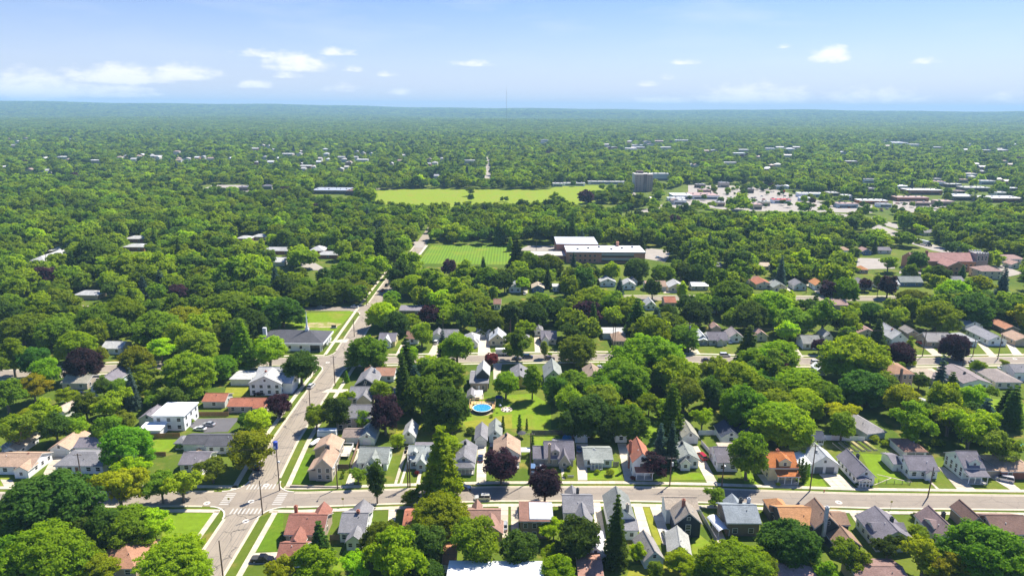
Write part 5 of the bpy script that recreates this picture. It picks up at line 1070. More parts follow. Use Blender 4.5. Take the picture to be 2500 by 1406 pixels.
TREES = [
 (115, 1228, 215, 'Md', 'largest crown beside the street at the lower left'), (78, 1278, 105, 'Oy', 'in front of the largest dark crown at the lower left'), (100, 1352, 215, 'Og', 'filling the bottom left corner'), (302, 1268, 135, 'Mg', 'left of the sunlit corner lawn'),
 (322, 1143, 92, 'Ll', 'at the foot of the largest left tree'), (290, 1192, 112, 'Oy', 'below the lime tree on the left'), (308, 1085, 125, 'Me', 'behind the grey hipped house on the left'), (393, 1190, 72, 'Oo', 'left half of the pair on the left side street'),
 (442, 1178, 92, 'Oy', 'right half of the pair on the left side street'), (517, 1140, 74, 'Oo', 'in front of the small blue-grey roofed house'), (612, 1092, 98, 'Mg', 'overhanging the long street beside the blue topped pole'), (628, 1028, 58, 'Ml', 'on the verge beside the parking lot entrance'),
 (598, 1028, 34, 'Md', 'small one left of the parking lot entrance'), (425, 1352, 175, 'Ll', 'overlapping the brown hipped roof at the bottom'), (240, 1392, 90, 'Ll', 'at the bottom edge left of the brown hipped roof'), (370, 1293, 80, 'Oy', 'above the brown hipped roof'),
 (255, 1302, 92, 'Md', 'in the shade left of the brown hipped roof'), (12, 1272, 95, 'Md', 'cut by the left edge under the yellowing one'), (185, 1300, 90, 'Md', 'between the two largest lower left crowns'), (45, 1390, 120, 'Me', 'at the very bottom left corner'), (190, 1365, 100, 'Me', 'beside the bottom left crown'),
 (780, 1330, 62, 'Pd', 'beside the brick-red garage roof'), (692, 1388, 92, 'Oy', 'with rusty tips under the brick-red garage'), (768, 1392, 105, 'Ol', 'in the middle of the bottom left edge trees'), (940, 1302, 128, 'Me', 'behind the screened rear porch'), (962, 1374, 140, 'Ol', 'below the screened rear porch yard'),
 (870, 1385, 80, 'Ol', 'left of the sunlit one below the rear porch'), (1035, 1330, 98, 'Md', 'right of the sunlit pair at the bottom'), (1068, 1245, 138, 'Lg', 'large dome below the pointed conifer'), (1076, 1150, 100, 'Pl', 'rising to a point beside the front street'), (919, 1183, 50, 'Cd', 'standing on the verge of the front street'),
 (874, 1157, 46, 'Oo', 'small one on the verge before the cottage with dark shutters'), (1005, 1212, 46, 'Lg', 'left of the large feathery dome'), (1224, 1137, 80, 'Mp', 'in front of the broad tan gabled house'), (1330, 1188, 74, 'Mp', 'beside the front street opposite the tudor cottage'), (1160, 1325, 108, 'Mg', 'below the pinkish brown roof'),
 (1266, 1343, 88, 'Md', 'above the ribbed metal roof'), (1352, 1285, 68, 'Ll', 'right of the brown house with the silver roof deck'), (1412, 1318, 98, 'Md', 'left of the tall spruce at the bottom'), (1348, 1350, 58, 'Ll', 'small one between two dark crowns at the bottom'), (1362, 1392, 85, 'Ll', 'at the right end of the ribbed metal roof'),
 (1504, 1318, 68, 'Sd', 'tallest at the bottom of the photo'), (1558, 1350, 40, 'Ol', 'small one right of the tall spruce'), (1662, 1362, 66, 'Ll', 'on the pale garage roof'), (1098, 1092, 54, 'Mg', 'between the cape cottage and the white bungalow'), (1592, 1138, 58, 'Op', 'thin crowned beside the orange-red tiled house'),
 (1612, 1092, 50, 'Sb', 'left of the pair beside the orange-red tiled house'), (1640, 1092, 50, 'Sb', 'right of the pair beside the orange-red tiled house'), (1826, 1118, 96, 'Me', 'in front of the white gabled house'), (1748, 1211, 50, 'Oo', 'small one on the south side of the front street'), (1928, 1312, 140, 'Md', 'bristly one before the bright orange-brown roof'),
 (1792, 1358, 165, 'Lg', 'in the bottom right middle, largest there'), (1855, 1390, 80, 'Mg', 'at the bottom edge left of the pinkish roof'), (2075, 1358, 96, 'Oo', 'below the tall dark gabled house'), (2168, 1335, 78, 'Od', 'thin one before the dark green gable'), (2258, 1360, 100, 'Oy', 'under the mauve-brown bungalow'),
 (2405, 1335, 180, 'Oe', 'big one at the lower right'), (2240, 1302, 44, 'Mg', 'between the two dormered bungalows'), (2478, 1390, 90, 'Oo', 'in the bottom right corner'), (2020, 1400, 60, 'Ol', 'at the bottom edge right of the pinkish roof'), (2320, 1395, 80, 'Oy', 'at the bottom edge near the right'),
 (897, 848, 104, 'Me', 'domed beside the long street with a visible fork'), (733, 897, 76, 'Md', 'at the junction before the farmhouse'), (656, 860, 70, 'Mg', 'before the left end of the white church'), (994, 905, 58, 'Sd', 'taller of the two above the central mass'), (985, 950, 58, 'Sd', 'shorter of the two above the central mass'),
 (1115, 852, 68, 'Mg', 'on the verge left of the shared driveway'), (1081, 845, 30, 'Sb', 'small one left of the shared driveway'), (1085, 905, 105, 'Oo', 'upper crown of the central mass left of the pool'), (1090, 985, 118, 'Md', 'lower crown of the central mass left of the pool'), (1030, 965, 84, 'Me', 'left crown of the central mass left of the pool'),
 (1040, 905, 60, 'Oe', 'behind the two spruces of the central mass'), (990, 984, 46, 'Ol', 'small one left of the central mass'), (940, 1016, 78, 'Mp', 'largest purple one in front of the big tan house'), (824, 1008, 66, 'Md', 'in front of the big tan house, left'), (845, 968, 46, 'Ol', 'beside the grey cross gabled house'),
 (888, 1020, 44, 'Mg', 'in front of the big tan house, right'), (771, 1020, 52, 'Mg', 'young one on the verge of the long street'), (680, 990, 52, 'Mp', 'brown-purple ball beside the red-brown roofed house'), (930, 958, 50, 'Mg', 'between the grey gables near the small blue pool'), (846, 922, 15, 'Pg', 'tiny one beside the pavement'),
 (1104, 1040, 44, 'Ol', 'in the back yards below the central mass'), (970, 1075, 32, 'Mg', 'between the white garages on the left'), (1235, 943, 52, 'Mg', 'before the yellow house'), (1300, 932, 46, 'Cg', 'on the pool lawn with a shadow beside it'), (1358, 955, 60, 'Md', 'nearly black one at the lawn edge'),
 (1402, 925, 96, 'Oo', 'tall one before the tan-brown roofed house'), (1412, 842, 92, 'Oo', 'open crowned before the second street'), (1585, 860, 175, 'Og', 'largest of the middle distance, overhanging the second street'), (1520, 915, 120, 'Oe', 'lower left of the largest middle tree'), (1650, 905, 120, 'Og', 'lower right of the largest middle tree'),
 (1440, 1002, 130, 'Md', 'heavy shaded one above the pale blue house'), (1530, 1015, 105, 'Me', 'shaded one above the little white garage'), (1400, 1035, 70, 'Md', 'low at the left of the heavy shaded group'), (1470, 950, 90, 'Me', 'behind the heavy shaded group'), (1590, 805, 100, 'Ol', 'brightest behind the largest middle tree'),
 (1668, 812, 74, 'Me', 'beside the tall two armed utility pole'), (1640, 1010, 72, 'Pe', 'shaggy above the mossy garage'), (1715, 1022, 56, 'Ol', 'right of the shaggy pine above the garages'), (1670, 960, 80, 'Me', 'behind the shaggy pine'), (1745, 905, 80, 'Oo', 'beside the second street right of the largest one'),
 (1800, 915, 120, 'Og', 'upper left of the right hand canopy'), (1815, 985, 120, 'Oe', 'shaded flank of the right hand canopy'), (1735, 960, 60, 'Md', 'above the strip of bare yard'), (1915, 1020, 145, 'Mg', 'brightest domed crown above the garages'), (1958, 915, 112, 'Lg', 'right hand canopy beside the second street'),
 (1880, 950, 90, 'Me', 'between the bright dome and the canopy flank'), (2090, 862, 165, 'Og', 'largest round one beside the brown apartment house'), (2110, 935, 110, 'Md', 'shaded one left of the apartment house'), (2052, 1008, 78, 'Oy', 'right of the brightest dome'), (2010, 955, 90, 'Me', 'between the brightest dome and the apartment house'),
 (2200, 980, 70, 'Mg', 'below the apartment house carport'), (2228, 1028, 100, 'Og', 'left among the trees behind the white cottage'), (2320, 1012, 100, 'Oo', 'upper part of the trees behind the white cottage'), (2370, 1050, 110, 'Og', 'middle of the trees behind the pale green house'), (2440, 1080, 110, 'Oo', 'over the turquoise pool umbrella'),
 (2292, 945, 46, 'Sb', 'left of the white split level house'), (2322, 945, 40, 'Pd', 'dark one against the white split level house'), (2370, 975, 70, 'Mg', 'below the white split level house'), (2472, 1005, 58, 'Pd', 'alone on the lawn at the right edge'), (2246, 928, 40, 'Md', 'hedge-like beside the apartment house'),
 (1828, 848, 66, 'Pd', 'large one beside the second street'), (1908, 842, 88, 'Lg', 'right of the large conifer on the second street'), (1905, 888, 34, 'Mp', 'low one at the kerb below the large conifer'), (2000, 846, 30, 'Mp', 'small one beside the olive roofed cottage'), (2196, 868, 60, 'Mp', 'ragged one left of the red pickup'),
 (2218, 864, 40, 'Pg', 'in front of the ragged purple tree'), (2335, 838, 70, 'Mp', 'perfectly round on the verge of the second street'), (2306, 889, 14, 'Mg', 'sapling below the round purple tree'), (2451, 885, 20, 'Ol', 'sapling near the right end of the second street'), (2388, 898, 30, 'Mg', 'small one at the kerb before the split level house'),
 (1263, 845, 72, 'Oo', 'over the parked trailer on the second street'), (1199, 880, 32, 'Mr', 'beside the upper gable of the brown house'), (1329, 855, 20, 'Cg', 'small one above the dark parked car'), (2190, 905, 40, 'Me', 'against the left end of the apartment house'),
 (202, 880, 84, 'Mp', 'big purple one on the left side of the second street'), (327, 863, 80, 'Mg', 'right of the thin crowned tree on the left'), (186, 838, 80, 'Ml', 'behind the big left purple tree'), (82, 886, 64, 'Md', 'at the left end of the second street'), (112, 912, 62, 'Mg', 'below the left end of the second street'),
 (80, 945, 72, 'Ly', 'left of the olive-grey roofed house'), (272, 985, 88, 'Og', 'left of the blue spruce'), (352, 935, 76, 'Og', 'right of the blue spruce'), (323, 962, 38, 'Sb', 'leaning blue one in the left gardens'), (458, 905, 125, 'Og', 'large one above the dark grey parking lot'), (542, 880, 76, 'Me', 'right of the large one above the parking lot'),
 (592, 850, 74, 'Pe', 'left of the white church'), (482, 832, 94, 'Oo', 'brownish one left of the church conifer'), (392, 848, 62, 'Ll', 'left behind the large one above the parking lot'), (30, 880, 76, 'Og', 'at the left edge above the side street end'), (14, 960, 90, 'Oe', 'at the left edge'), (40, 1050, 105, 'Oo', 'at the left edge above the small barn shed'),
 (105, 1022, 74, 'Ol', 'above the long low outbuilding'), (135, 1045, 66, 'Md', 'right of the barn shed'), (190, 1045, 48, 'Mg', 'over the left garden fence'), (265, 1050, 60, 'Me', 'left of the large round tree on the left'), (245, 868, 44, 'Og', 'thin crowned before the half hidden white house'), (160, 960, 50, 'Ll', 'left of the blue covered heap'),
 (50, 790, 110, 'Oe', 'at the left edge in the canopy row'), (135, 800, 95, 'Oo', 'in the canopy row left of the lime one'), (235, 775, 105, 'Oe', 'canopy row above the thin crowned tree'), (300, 760, 105, 'Og', 'centre of the left canopy row'), (382, 790, 120, 'Me', 'bright topped with dark base in the left canopy row'),
 (450, 775, 95, 'Oy', 'yellowish top of the left canopy row'), (556, 740, 128, 'Me', 'huge rounded one above the church left'), (690, 752, 92, 'Md', 'towering over the white church'), (610, 785, 84, 'Md', 'behind the church conifer'), (640, 720, 80, 'Oo', 'above the tree towering over the church'), (740, 712, 64, 'Lo', 'first of the row beside the third street'),
 (790, 708, 64, 'Lo', 'second of the row beside the third street'), (838, 702, 64, 'Lg', 'third of the row beside the third street'), (880, 700, 56, 'Lo', 'last of the row, nearest the long street'), (933, 760, 76, 'Ml', 'bright one right of the long street'), (966, 780, 66, 'Md', 'dark one right of the long street'),
 (1048, 768, 50, 'Mp', 'tall purple one right of the dark flat roofed house'), (1030, 818, 50, 'Mg', 'before the tall purple one'), (1008, 692, 62, 'Ml', 'bright one below the playing field left corner'), (958, 722, 44, 'Lg', 'beside the upper long street'), (1062, 690, 42, 'Mp', 'lower purple one below the playing field'),
 (1096, 655, 36, 'Mp', 'upper purple one below the playing field'), (1150, 725, 90, 'Oo', 'tall olive one below the playing field'), (1092, 740, 58, 'Og', 'left of the tall olive one'), (1195, 775, 70, 'Me', 'behind the twin garages'), (1030, 725, 50, 'Mg', 'left behind the tall purple tree'),
 (1245, 770, 60, 'Md', 'dark one behind the second row, first'), (1300, 762, 72, 'Md', 'dark one behind the second row, second'), (1362, 752, 66, 'Md', 'dark one behind the second row, third'), (1448, 722, 104, 'Og', 'tall one in the middle of the third row'), (1448, 785, 34, 'Sd', 'slim one behind the tan hip roofed house'),
 (1535, 745, 84, 'Og', 'right of the tall one in the third row'), (1555, 785, 60, 'Pd', 'behind the brightest middle tree'), (1594, 705, 44, 'Md', 'before the long tan-brown roof'), (1630, 762, 62, 'Md', 'dark round one left of the white twin dormer cottage'), (1702, 758, 76, 'Md', 'dark round one right of the white twin dormer cottage'),
 (1665, 712, 28, 'Cl', 'bright small one at the third street'), (1790, 705, 100, 'Oe', 'dark tall one at the right of the third row'), (1832, 765, 88, 'Md', 'dark one below the tall third row tree'), (1888, 740, 100, 'Mg', 'bright one at the right of the third row'), (1935, 775, 90, 'Oo', 'behind the large second street conifer'),
 (2065, 702, 72, 'Mg', 'beside the dull red tree of the third row'), (2026, 712, 42, 'Mp', 'dull red one of the third row'), (2113, 696, 26, 'Mp', 'thin purple one of the third row'), (2168, 702, 44, 'Mp', 'dark purple one on the third row lawn'), (2010, 778, 72, 'Oo', 'behind the olive roofed cottage, left'), (2070, 785, 72, 'Og', 'behind the olive roofed cottage, right'),
 (2128, 760, 66, 'Md', 'behind the cream and pink house'), (2185, 778, 66, 'Oo', 'behind the long white house roof'), (2232, 725, 74, 'Me', 'below the blue cottage'), (2292, 765, 96, 'Og', 'large one behind the brown brick cottage'), (2380, 745, 96, 'Md', 'heavy dark one behind the double white garage'), (2452, 755, 62, 'Md', 'dark one at the upper right of the row'),
 (2330, 705, 76, 'Ol', 'below the slate blue cottage'), (2402, 700, 56, 'Og', 'below the two storey brown roofed house'), (2490, 775, 50, 'Oy', 'at the right edge beyond the row'), (1262, 632, 54, 'Pd', 'left of the school'), (1292, 640, 62, 'Oe', 'before the left end of the school'), (1342, 642, 62, 'Me', 'touching the left end of the school'),
 (1400, 650, 26, 'Sb', 'slim one before the school wall'), (1277, 690, 40, 'Ll', 'between the first third row cottages'), (1378, 690, 30, 'Pg', 'between the third row cottages'), (1440, 655, 54, 'Md', 'before the school, left'), (1492, 665, 40, 'Mg', 'before the school, middle'), (1556, 652, 66, 'Md', 'before the school, right'),
 (1620, 660, 62, 'Me', 'bright topped right of the school'), (1663, 662, 50, 'Od', 'behind the cream double gabled cottage'), (1702, 660, 48, 'Md', 'behind the white roofed third row house'), (1490, 745, 70, 'Oe', 'below the first white third row cottage'), (1750, 745, 40, 'Md', 'left of the steep gabled blue-grey cottage'),
 (930, 610, 64, 'Pd', 'dark one left of the field path'), (895, 660, 60, 'Oe', 'left of the upper long street'), (840, 655, 66, 'Oe', 'beside the side street left of the long street'), (962, 625, 40, 'Md', 'small dark one at the top of the long street'), (985, 600, 40, 'Mg', 'left of the field corner'), (1003, 640, 34, 'Md', 'at the field corner'),
 (1246, 600, 18, 'Pg', 'small one between the field and the school'), (1180, 648, 18, 'Pd', 'small one at the lower field edge'), (1040, 672, 60, 'Lg', 'left of the upper purple tree'), (1135, 668, 56, 'Og', 'below the playing field, middle'), (1190, 672, 66, 'Oe', 'below the playing field, right'), (1232, 690, 44, 'Md', 'left of the silver gabled cottage'),
 (2170, 640, 44, 'Og', 'beside the curved lot'), (2240, 640, 44, 'Md', 'left before the brick church'), (2292, 665, 56, 'Md', 'before the brick church'), (2270, 672, 36, 'Mg', 'small one before the brick church'), (2350, 665, 18, 'Pd', 'small one before the church windows'), (2450, 690, 34, 'Sb', 'beside the two storey brown roofed house'),
 (1700, 1395, 60, 'Ll', 'at the bottom edge beside the feathery giant'), (1600, 1395, 40, 'Me', 'at the bottom edge behind the slab driveway garage'), (640, 1020, 40, 'Lg', 'on the verge above the parking lot entrance'), (1050, 1400, 60, 'Md', 'at the bottom edge beside the narrow red-brown roof'), (1210, 1395, 0, 'Md', '')]
for t_ in TREES:
    if t_[2] > 0: tree(*t_)
SHRUBS = [(1490, 1153, 24, 'Bg', 'on the front lawn of the pale blue house'), (1458, 1152, 13, 'Bg', 'smaller, left on the lawn of the pale blue house'), (836, 1163, 11, 'Be', 'lower of two beside the corner house'), (838, 1152, 9, 'Be', 'upper of two beside the corner house'), (2236, 1262, 26, 'Bd', 'between the bungalows'),
 (1324, 828, 19, 'Br', 'before the white cottage with the dark grey roof'), (1957, 1152, 17, 'Ad', 'tallest of the row beside the yellow house'), (1966, 1154, 15, 'Ad', 'second of the row beside the yellow house'), (1949, 1150, 14, 'Ad', 'closest to the wall of the yellow house'), (1974, 1150, 12, 'Ae', 'last of the row beside the yellow house'),
 (1148, 1052, 26, 'Bd', 'left behind the narrow dark roofed garage'), (1228, 1040, 12, 'Ad', 'at the lower edge of the pool lawn, left'), (1268, 1040, 16, 'Ad', 'at the lower edge of the pool lawn, middle'), (1286, 1040, 9, 'Ad', 'at the lower edge of the pool lawn, right'), (1300, 1085, 14, 'Ad', 'beside the white canopy tent'), (1150, 955, 14, 'Bg', 'beside the patio'),
 (1018, 1155, 14, 'Br', 'flowering before the cape cottage'), (1545, 1167, 14, 'Br', 'red flowered at the foot of the tall white house'), (1390, 1143, 14, 'Bl', 'by the tudor cottage walk'), (1353, 1148, 12, 'Bl', 'left by the tudor cottage walk'), (1900, 1182, 12, 'Bl', 'in the front bed of the yellow house'), (468, 1028, 16, 'Bg', 'beside the white two storey box house'),
 (476, 1014, 14, 'Be', 'upper one beside the white two storey box house'), (439, 1090, 22, 'Bd', 'beside the dark grey roofed house'), (1235, 1068, 16, 'Bd', 'behind the broad tan gable'), (2290, 1080, 34, 'Bo', 'between the roofs of the garages'), (2135, 1070, 26, 'Bg', 'right of the raised garden beds'), (2160, 1082, 20, 'Bl', 'beside the garden lawn'),
 (1110, 1075, 18, 'Bg', 'beside the white bungalow rear'), (1380, 1160, 14, 'Bg', 'on the lawn before the tudor cottage'), (700, 1300, 12, 'Bd', 'against the corner house wall'), (690, 1312, 16, 'Bd', 'lower, against the corner house wall'), (1342, 865, 12, 'Bg', 'on the verge behind the dark parked car'), (2092, 1182, 10, 'Bd', 'beside the pillared porch'),
 (2118, 1186, 9, 'Be', 'right of the pillared porch'), (1200, 1015, 10, 'Bl', 'beside the garden umbrella'), (1262, 985, 14, 'Bg', 'in the bed beside the pool lawn')]
for s_ in SHRUBS: tree(*s_)
# garden beds: loose bushes along back fences
BUSH = [((1385, 868), 'x')]
# street trees and fill: kept off roads, roofs and the lawns that show
def near_road(x, y, r):
    for ln, hw in ((MAIN, 4.5), (FRONT, 4), (SECOND, 4.2), (THIRD, 4), (THIRDE, 4), (ART, 9)):
        for a, b in zip(ln[:-1], ln[1:]):
            vx, vy = b[0] - a[0], b[1] - a[1]; t = max(0, min(1, ((x - a[0]) * vx + (y - a[1]) * vy) / (vx * vx + vy * vy)))
            if math.hypot(x - a[0] - vx * t, y - a[1] - vy * t) < hw + r: return True
    return False
def inpoly(x, y, pl):
    c = False; j = len(pl) - 1
    for i in range(len(pl)):
        if (pl[i][1] > y) != (pl[j][1] > y) and x < (pl[j][0] - pl[i][0]) * (y - pl[i][1]) / (pl[j][1] - pl[i][1]) + pl[i][0]: c = not c
        j = i
    return c
KEEP = [px(*OV), [(-77, 480), (-77, 566), (0, 566), (4, 484)], px((462, 486), (560, 480), (607, 472), (612, 450), (500, 450), (455, 474)), px((1600, 505), (2160, 525), (2160, 500), (2000, 486), (1880, 452), (1670, 450), (1620, 470)),
        px((1535, 490), (1610, 525), (1640, 510), (1550, 462)), px((2185, 525), (2300, 520), (2300, 500), (2180, 480)), px((1250, 618), (1380, 618), (1380, 596), (1250, 596)), px((2085, 660), (2190, 660), (2185, 628), (2090, 628)), px((2185, 672), (2255, 676), (2245, 636), (2195, 646)),
        px((2110, 545), (2200, 565), (2195, 545), (2120, 528)), px((1180, 440), (1200, 440), (1200, 380), (1183, 380)), px((1570, 636), (1630, 644), (1645, 608), (1568, 600)), px((2310, 520), (2365, 520), (2365, 496), (2310, 496)), px((620, 835), (880, 835), (893, 752), (735, 752), (700, 772))]
VIEW = [(1225, 668, 2500, 706, 402), (1235, 862, 1480, 898, 290), (1683, 862, 1800, 890, 290), (1925, 862, 2015, 892, 290), (2120, 862, 2500, 895, 290), (700, 758, 890, 800, 372), (1120, 796, 1290, 850, 300), (700, 748, 870, 760, 372), (15, 900, 420, 918, 270), (2015, 716, 2150, 732, 400), (1032, 604, 1236, 646, 492), (905, 458, 1515, 492, 830), (1186, 384, 1198, 434, 1150), (462, 455, 607, 478, 790), (1700, 458, 2060, 512, 760), (1545, 482, 1580, 512, 780), (2100, 536, 2200, 556, 640), (2190, 560, 2310, 612, 560), (2185, 495, 2235, 512, 740), (2095, 632, 2185, 655, 480),
        (1575, 606, 1640, 640, 500), (1255, 594, 1372, 612, 560), (930, 640, 1010, 715, 400), (1290, 595, 1370, 612, 560), (2410, 655, 2500, 672, 480), (705, 628, 800, 655, 470)]
def hides(x, y, z1, r, top):
    a, t, s = proj(x, y, top); _, b, _ = proj(x, y, z1)
    for (X0, Y0, X1, Y1, dist) in VIEW + SHOW:
        if y < dist - 1 and a + r * s * .75 > X0 and a - r * s * .75 < X1 and t < Y1 and b > Y0: return True
    return False
solid = np.array(SOLID); grid = {}
for i, (x, y, r) in enumerate(PLANTED): grid.setdefault((int(x // 12), int(y // 12)), []).append((x, y, r))
def crowd(x, y, r, k=.72):
    gx, gy = int(x // 12), int(y // 12)
    for i in (-1, 0, 1):
        for j in (-1, 0, 1):
            for (a, b, c) in grid.get((gx + i, gy + j), ()):
                if math.hypot(a - x, b - y) < (r + c) * k: return True
    return False
fills = []
def zone_fill(y0, y1, step, smin, smax, xk=.86, kk=.72):
    yy = y0
    while yy < y1:
        xx = -xk * yy - 20
        while xx < xk * yy + 20:
            x, y = xx + rnd.uniform(-.5, .5) * step, yy + rnd.uniform(-.5, .5) * step
            xx += step
            sp = rnd.choices('MOLCSP', (40, 38, 16, 3, 1.5, 1.5))[0]
            s = rnd.uniform(smin, smax) * (.8 if sp in 'SPC' else 1.) * (1 + .28 * vnoise(x, y, 55) - (.25 if rnd.random() < .18 else 0)); r = SPEC[sp][0] * s / 2
            if y > 900 and vnoise(x, y, 75) > .66 and rnd.random() < .75: continue
            if near_road(x, y, 1.5 if y > 600 else 3.2): continue
            if y < 2600 and ((x > solid[:, 0] - r * .6) & (x < solid[:, 2] + r * .6) & (y > solid[:, 1] - r * .6) & (y < solid[:, 3] + r * .6)).any(): continue
            if any(inpoly(x, y, k) for k in KEEP): continue
            if crowd(x, y, r, kk): continue
            if y < 2600 and hides(x, y, 1.5, r, SPEC[sp][2] * s): continue
            grid.setdefault((int(x // 12), int(y // 12)), []).append((x, y, r)); fills.append((x, y, s, sp))
        yy += step
random.seed(3)
def backyard_fill():
    """low growth in the gaps of the blocks between the first streets"""
    for (x0, x1, y0, y1, st, a, b) in ((-75 - 200, -90, 303, 366, 8, .9, 1.5), (-68, 330, 316, 394, 7.5, .9, 1.5), (-260, -88, 380, 402, 8, .9, 1.5), (25, 215, 208, 284, 7.5, .9, 1.5), (-250, -120, 210, 265, 8, .6, 1.1), (-46, -22, 232, 285, 7, .8, 1.1)):
        y = y0
        while y < y1:
            x = x0
            while x < x1:
                X_, Y_ = x + rnd.uniform(-.5, .5) * st, y + rnd.uniform(-.5, .5) * st; x += st
                sp = rnd.choices('MOLP', (4, 4, 2, 1))[0]; s = rnd.uniform(a, b); r = SPEC[sp][0] * s / 2
                if abs(X_) > .8 * Y_ or near_road(X_, Y_, r * .7 + 2): continue
                if ((X_ > solid[:, 0] - r * .8) & (X_ < solid[:, 2] + r * .8) & (Y_ > solid[:, 1] - r * .8) & (Y_ < solid[:, 3] + r * .8)).any(): continue
                if crowd(X_, Y_, r, .60) or hides(X_, Y_, 1., r, SPEC[sp][2] * s): continue
                grid.setdefault((int(X_ // 12), int(Y_ // 12)), []).append((X_, Y_, r)); fills.append((X_, Y_, s, sp))
            y += st
backyard_fill()
zone_fill(380, 704, 7.0, 1.0, 1.75, kk=.56)
# park trees standing free on the meadow and a row along its near edge
for (cx, cy, wp) in ((1149, 481, 18), (1226, 486, 13), (1236, 485, 13), (905, 497, 26), (927, 499, 28), (955, 502, 24), (980, 503, 22), (1010, 505, 26), (1032, 507, 24), (1060, 506, 28), (1085, 504, 26), (1117, 503, 22), (1140, 505, 28), (1165, 506, 24), (1190, 503, 22), (1212, 505, 26), (1245, 504, 30), (1275, 500, 34), (1305, 504, 30), (1340, 500, 34),
                      (1375, 498, 34), (1430, 480, 40), (1455, 474, 22), (1472, 475, 26), (1486, 476, 18), (1500, 470, 22), (1530, 478, 16), (1400, 447, 14), (1470, 455, 16), (1515, 455, 20), (1355, 486, 36), (1147, 464, 26), (880, 470, 40), (900, 478, 44)):
    sp = rnd.choice('MMO'); z = 5
    for _ in range(5):
        x, y = P(cx, cy, z); s = wp / proj(x, y, z)[2] / SPEC[sp][0]; z = SPEC[sp][1] * s
    fills.append((x, y, s, sp)); grid.setdefault((int(x // 12), int(y // 12)), []).append((x, y, s * 5))
for (cx, cy, wp) in ((1778, 463, 8), (1790, 461, 10), (1800, 458, 10), (1812, 462, 14), (1822, 455, 12), (1835, 453, 12), (1848, 458, 14), (1862, 462, 12), (1874, 470, 10), (1776, 470, 8), (1794, 470, 6), (1930, 477, 10), (1985, 485, 14), (1870, 500, 10), (1800, 455, 14), (520, 470, 10), (540, 474, 14), (497, 472, 8), (480, 476, 8), (505, 468, 8), (560, 466, 12)):
    x, y = P(cx, cy, 3.5); s = wp / proj(x, y, 3)[2] / 10; fills.append((x, y, max(.35, s), 'M'))
_r3 = random.Random(5)
for i in range(150):
    q = _r3.choice(((1640, 2500, 486, 512), (1700, 1960, 452, 480), (2100, 2500, 445, 512), (1960, 2120, 470, 500)))
    x, y = P(_r3.uniform(q[0], q[1]), _r3.uniform(q[2], q[3]))
    if not ((x > solid[:, 0]) & (x < solid[:, 2]) & (y > solid[:, 1] - 3) & (y < solid[:, 3])).any(): fills.append((x, y, _r3.uniform(.4, 1.0), _r3.choice('MMO')))
near = sorted(fills, key=lambda q: q[1])
NIND = max(0, 298 - len([1 for t_ in TREES if t_[2] > 0]))
def zname(x, y):
    if y < 372: return 'small green tree filling the back yards between the near streets', 'back yard trees between the near streets'
    if x < -88: return 'green broadleaf tree in the closed canopy left of the long straight street', 'trees of the closed canopy left of the long street'
    if x < 130: return 'green broadleaf tree in the dense belt around the playing field and school', 'trees around the playing field and school'
    return 'green broadleaf tree in the canopy around the brick church', 'trees in the canopy around the brick church'
HL = [(o.location.x, o.location.y, o['label']) for o in COL.objects if o.get('category') in ('house', 'garage', 'church', 'school', 'apartment house', 'shed')]
import re
used_lb = set()
def autolabel(x, y, col, sp, default):
    for hx, hy, lb in sorted(HL, key=lambda q: (q[0] + 4 - x) ** 2 + (q[1] + 4 - y) ** 2)[:5]:
        short = re.split(r' (beside|behind|left of|right of|at the|among|above|below|under|partly|half|next|seen|in the|beyond|glimpsed|peeking|showing|cut|touching|overlapping)', lb)[0].split(' and ')[0]
        short = ' '.join(short.split()[:8])
        dx, dy = x - hx - 4, y - hy - 4
        rel = ('close behind' if dy > 0 else 'just in front of') if abs(dy) > abs(dx) else ('on the right side of' if dx > 0 else 'on the left side of')
        t_ = f"{CN[col].split()[-1] if col != 'd' else 'dark'} {SN[sp]} {rel} the {short}"
        if t_ not in used_lb and 4 <= len(t_.split()) <= 16: used_lb.add(t_); return t_
    return default
COLW = (('g', 26), ('e', 28), ('d', 22), ('o', 13), ('l', 7), ('y', 3), ('p', 2.0))
for (x, y, s, sp) in near[:NIND]:
    lb, gp = zname(x, y); col = rnd.choices([c for c, _ in COLW], [k for _, k in COLW])[0]
    if sp in 'SP': col = rnd.choice('dbe')
    plant(x, y, s, sp, col, autolabel(x, y, col, sp, lb), gp, lod=0 if y < 372 else 1)
rest = near[NIND:]
fills = []
zone_fill(704, 1500, 8.4, 1.0, 1.7, kk=.54)
zone_fill(1500, 3100, 11.0, 1.1, 1.8, kk=.5)
rest += fills
# ------------------------------------------------------------------ woods beyond the first 300 trees: one object
protos = bpy.data.collections.new('woodland_kinds')
plist = []; KM = {}
def proto(name, me, col):
    key = tuple(round(c, 4) for c in col)
    if key not in KM: KM[key] = leafmat('leaves_kind', .50, 2.2, .05, key)
    me = me.copy(); me.materials[0] = KM[key]
    o = bpy.data.objects.new(name, me); protos.objects.link(o); plist.append(name); return len(plist) - 1
PI = {}
for sp in 'MOLCSP':
    for v in range(3 if sp in 'MOL' else 2):
        for cc in (('g', 'e', 'd', 'o', 'l', 'p') if sp in 'MO' else ('g', 'e') if sp in 'LC' else ('d', 'b')):
            if cc == 'p' and (v or sp == 'O'): continue
            for lod in (1, 2): PI[sp, v, cc, lod] = proto('k%03d' % len(plist), crowns[sp, v, lod], TC[cc])
def clump(seed):
    g_ = np.random.default_rng(seed); pf = []
    for _ in range(14):
        a = g_.uniform(0, 6.28); r = 14 * math.sqrt(g_.uniform()); pf.append((r * math.cos(a), r * math.sin(a), g_.uniform(4, 9), g_.uniform(3.6, 5.6)))
    return leafmesh('clump', pf, 9, 4.2, seed, .8)
CI = []
